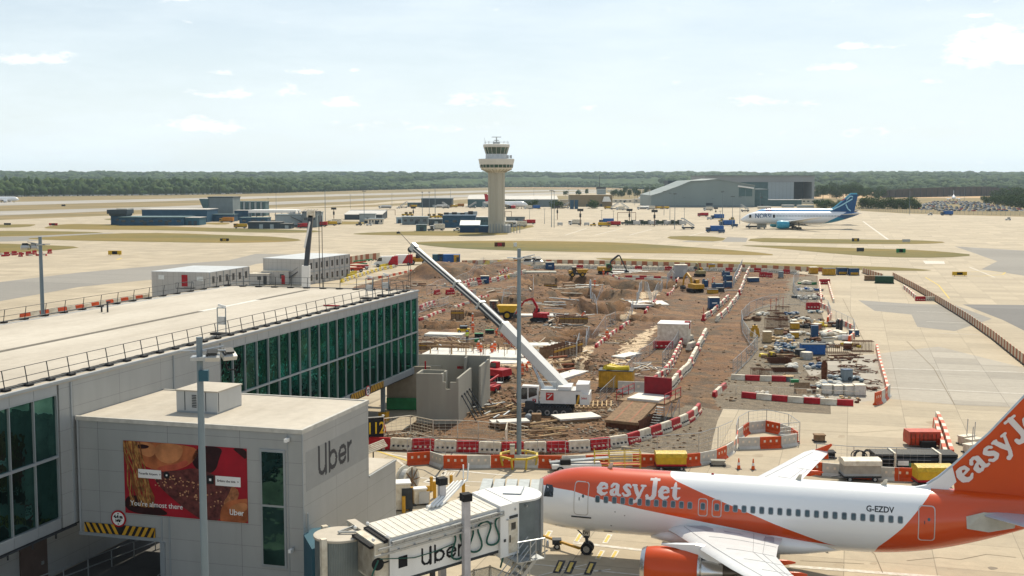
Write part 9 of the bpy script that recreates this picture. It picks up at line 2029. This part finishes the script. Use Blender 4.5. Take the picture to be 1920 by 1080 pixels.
t=thing('step_frame','yellow steel maintenance steps right of the belt loader','steps',P(1165,884),0);m=MB()
for z in(.5,1.0,1.5):m.tube((-2.2,0,z),(1.6,0,z+.1),.035);m.tube((-2.2,.9,z),(1.6,.9,z+.1),.035)
for x in(-2.2,-1,.3,1.6):m.tube((x,0,0),(x,0,1.7),.035);m.tube((x,.9,0),(x,.9,1.7),.035)
m.build('frame',MATS['guard yellow'],t);m=MB();m.box(-2.2,1.6,0,.9,.48,.54);m.build('platform',M_redor,t)
for i,(u,v)in enumerate([(1812,832),(1826,838),(1822,848)]):t=container(f'pale concrete kentledge block with rod, {ordn(i+1)} from the top behind the fin',P(u,v),.5,1.5,.7,.7,M_rwhite,None,'concrete_block',False,0,False,'concrete block');m=MB();m.tube((0,0,.7),(.1,0,2.3),.04);m.build('rod',M_steel,t)
for i,(u,v,h)in enumerate([(809,921,1.1),(815,934,1.25),(846,920,1.2),(869,927,1.2),(803,944,1.3),(772,946,1.3),(764,957,1.3),(757,962,1.2)]):
 t=thing('bollard',f'yellow round bollard, {ordn(i+1)} of the group beyond the jet bridge roof','bollard',P(u,v),0,'yellow bollards by the jet bridge');m=MB();m.tube((0,0,0),(0,0,h),.13,n=12);m.build('post',mat('bollard yellow',(.62,.33,.03),.5,var=.12),t);m=MB();m.tube((0,0,h),(0,0,h+.03),.14,n=12);m.build('cap',M_ochre,t)
container('small white cabinet among the yellow bollards',P(787,946),.3,.9,.6,1.2,M_rwhite,M_white,'cabinet',False,0,True,'cabinet',M_clad);t=container('white ground power cabinet right beside the gate building low wing',P(753,955),.2,1.2,1.1,2.0,M_rwhite,M_white,'power_cabinet',False,0,True,'cabinet',M_dark)
t=thing('hose_reel','large round cream cable reel beyond the low wing of the gate building','reel',P(765,928),R(60));m=MB();m.at((0,-.35,1.2)).lathe([(1.05,0),(1.05,.08)],24,0,'Y');m.at((0,.35,1.2)).lathe([(1.05,0),(1.05,.08)],24,0,'Y');m.build('disc',M_cream,t);m=MB();m.at((0,-.35,1.2)).lathe([(.8,0),(.8,.7)],20,0,'Y');m.build('coil',M_clad,t);m=MB()
for k in range(8):a=k*.785;m.bar((0,-.4,1.2),(math.cos(a),-.4,1.2+math.sin(a)),.06,.06)
m.build('spoke',M_wood2,t);m=MB();m.box(-.6,.6,-.5,.5,0,.3);m.build('stand',M_dark,t)
t=thing('pipe_rack','bundle of pale tubes by the stand sign behind the gate building','tube bundle',P(700,868),R(35));
for k in range(5):m=MB();m.tube((-1,-.3+k*.15,.9+k*.1),(1.2,-.3+k*.15,1.4+k*.1),.06);m.build('tube',M_rwhite,t)
m=MB();m.tube((0,0,0),(0,0,1.1),.06);m.build('stand',M_dark,t)
RS={'dark blue toilet cabin between':.68,'dark blue toilet cabin at the top':.8,'dark blue toilet cabin beside':.8,'red excavator with folded':.62,'yellow excavator seen':.68,'dark and yellow excavator':.75,'small dark and yellow dumper':.85,'mini digger':.8,'small yellow and black buggy':.62,'black crate':.66,
 'dark blue water tank':.62,'dark blue box, lower right':.66,'dark blue box with pale':.66,'dark blue tank on top':.66,'blue generator':.7,'formwork':.62,'two black drums':.7,'black and green crate':.7,'open brown barrel':.8,'yellow dumper with pale':.86,'small red excavator behind':.8,'red scissor lift':.6,'white compressor':.9}
YARD={'rebar_cage','skip','tank','locker','pipe_bundle','grab_bucket','crate','mesh_stack','pipe_ring','cable_reel','cement_mixer','steel_plate','tarpaulin','bulk_bag','box'}
for o in list(COL.objects):
 if o.parent is not None or not o.get('label'):continue
 f=1
 for k,w in RS.items():
  if k in o['label']:f=w
 u,v=proj(o.location)
 if 1370<u<1680 and 515<v<765 and o.name.split('.')[0]in YARD:f=.62
 if f!=1:o.scale=(f,)*3
extra=[(1408,600),(1431,591),(1483,590),(1497,606),(1512,614),(1541,613),(1478,626),(1503,628),(1466,650),(1500,650),(1537,650),(1594,650),(1540,640),(1495,690),(1530,690),(1555,650),(1560,612),(1447,670)]
pal=[[M_rust,M_wood2],[M_rwhite,M_bag],[M_blue,M_tarp],[M_wood,M_cream],[M_dark,M_rust],[M_ylw2,M_wood2]]
nm=['rusty scrap','white sack','blue sheeted','pale timber','dark scrap','yellow and brown']
for i,(u,v)in enumerate(extra):heap(f'small {nm[i%6]} heap, {ordn(i//6+1)} such from left among the yard goods',u,v,8,1.6,1.1,pal[i%6],200+i,ball=(i%6 in(1,2)),piece='sack' if i%6 in(1,2)else 'scrap')
for i,(u,v,L,mt)in enumerate([(1489,634,1.2,M_ochre),(1552,645,1.5,M_cream),(1601,630,1.2,M_blue),(1460,628,1.0,M_wood),(1531,618,1.4,M_brown),(1500,668,1.3,M_dark),(1590,655,1.4,M_rust)]):
 container(['mustard','cream','blue','timber','brown','dark','rust coloured'][i]+' site box standing among the yard goods',S(u,v),.2*i,L,1.0,.9,mt,M_dark if i%2 else M_cream,'site_box',False,0,False,'box')
# ---- haze over the whole place
m=MB();m.box(-9800,9800,-400,9600,-4.5,150)
o=m.build('haze',M_white);kind(o,'stuff','thin summer haze over the airfield')
hm=bpy.data.materials.new('haze');hm.use_nodes=True;N=hm.node_tree.nodes
for n in list(N):
 if n.type!='OUTPUT_MATERIAL':N.remove(n)
v=N.new('ShaderNodeVolumePrincipled');v.inputs['Color'].default_value=(.72,.88,1,1);v.inputs['Density'].default_value=5.5e-5;v.inputs['Anisotropy'].default_value=.3
hm.node_tree.links.new(v.outputs[0],[n for n in N if n.type=='OUTPUT_MATERIAL'][0].inputs['Volume'])
o.data.materials.clear();o.data.materials.append(hm)
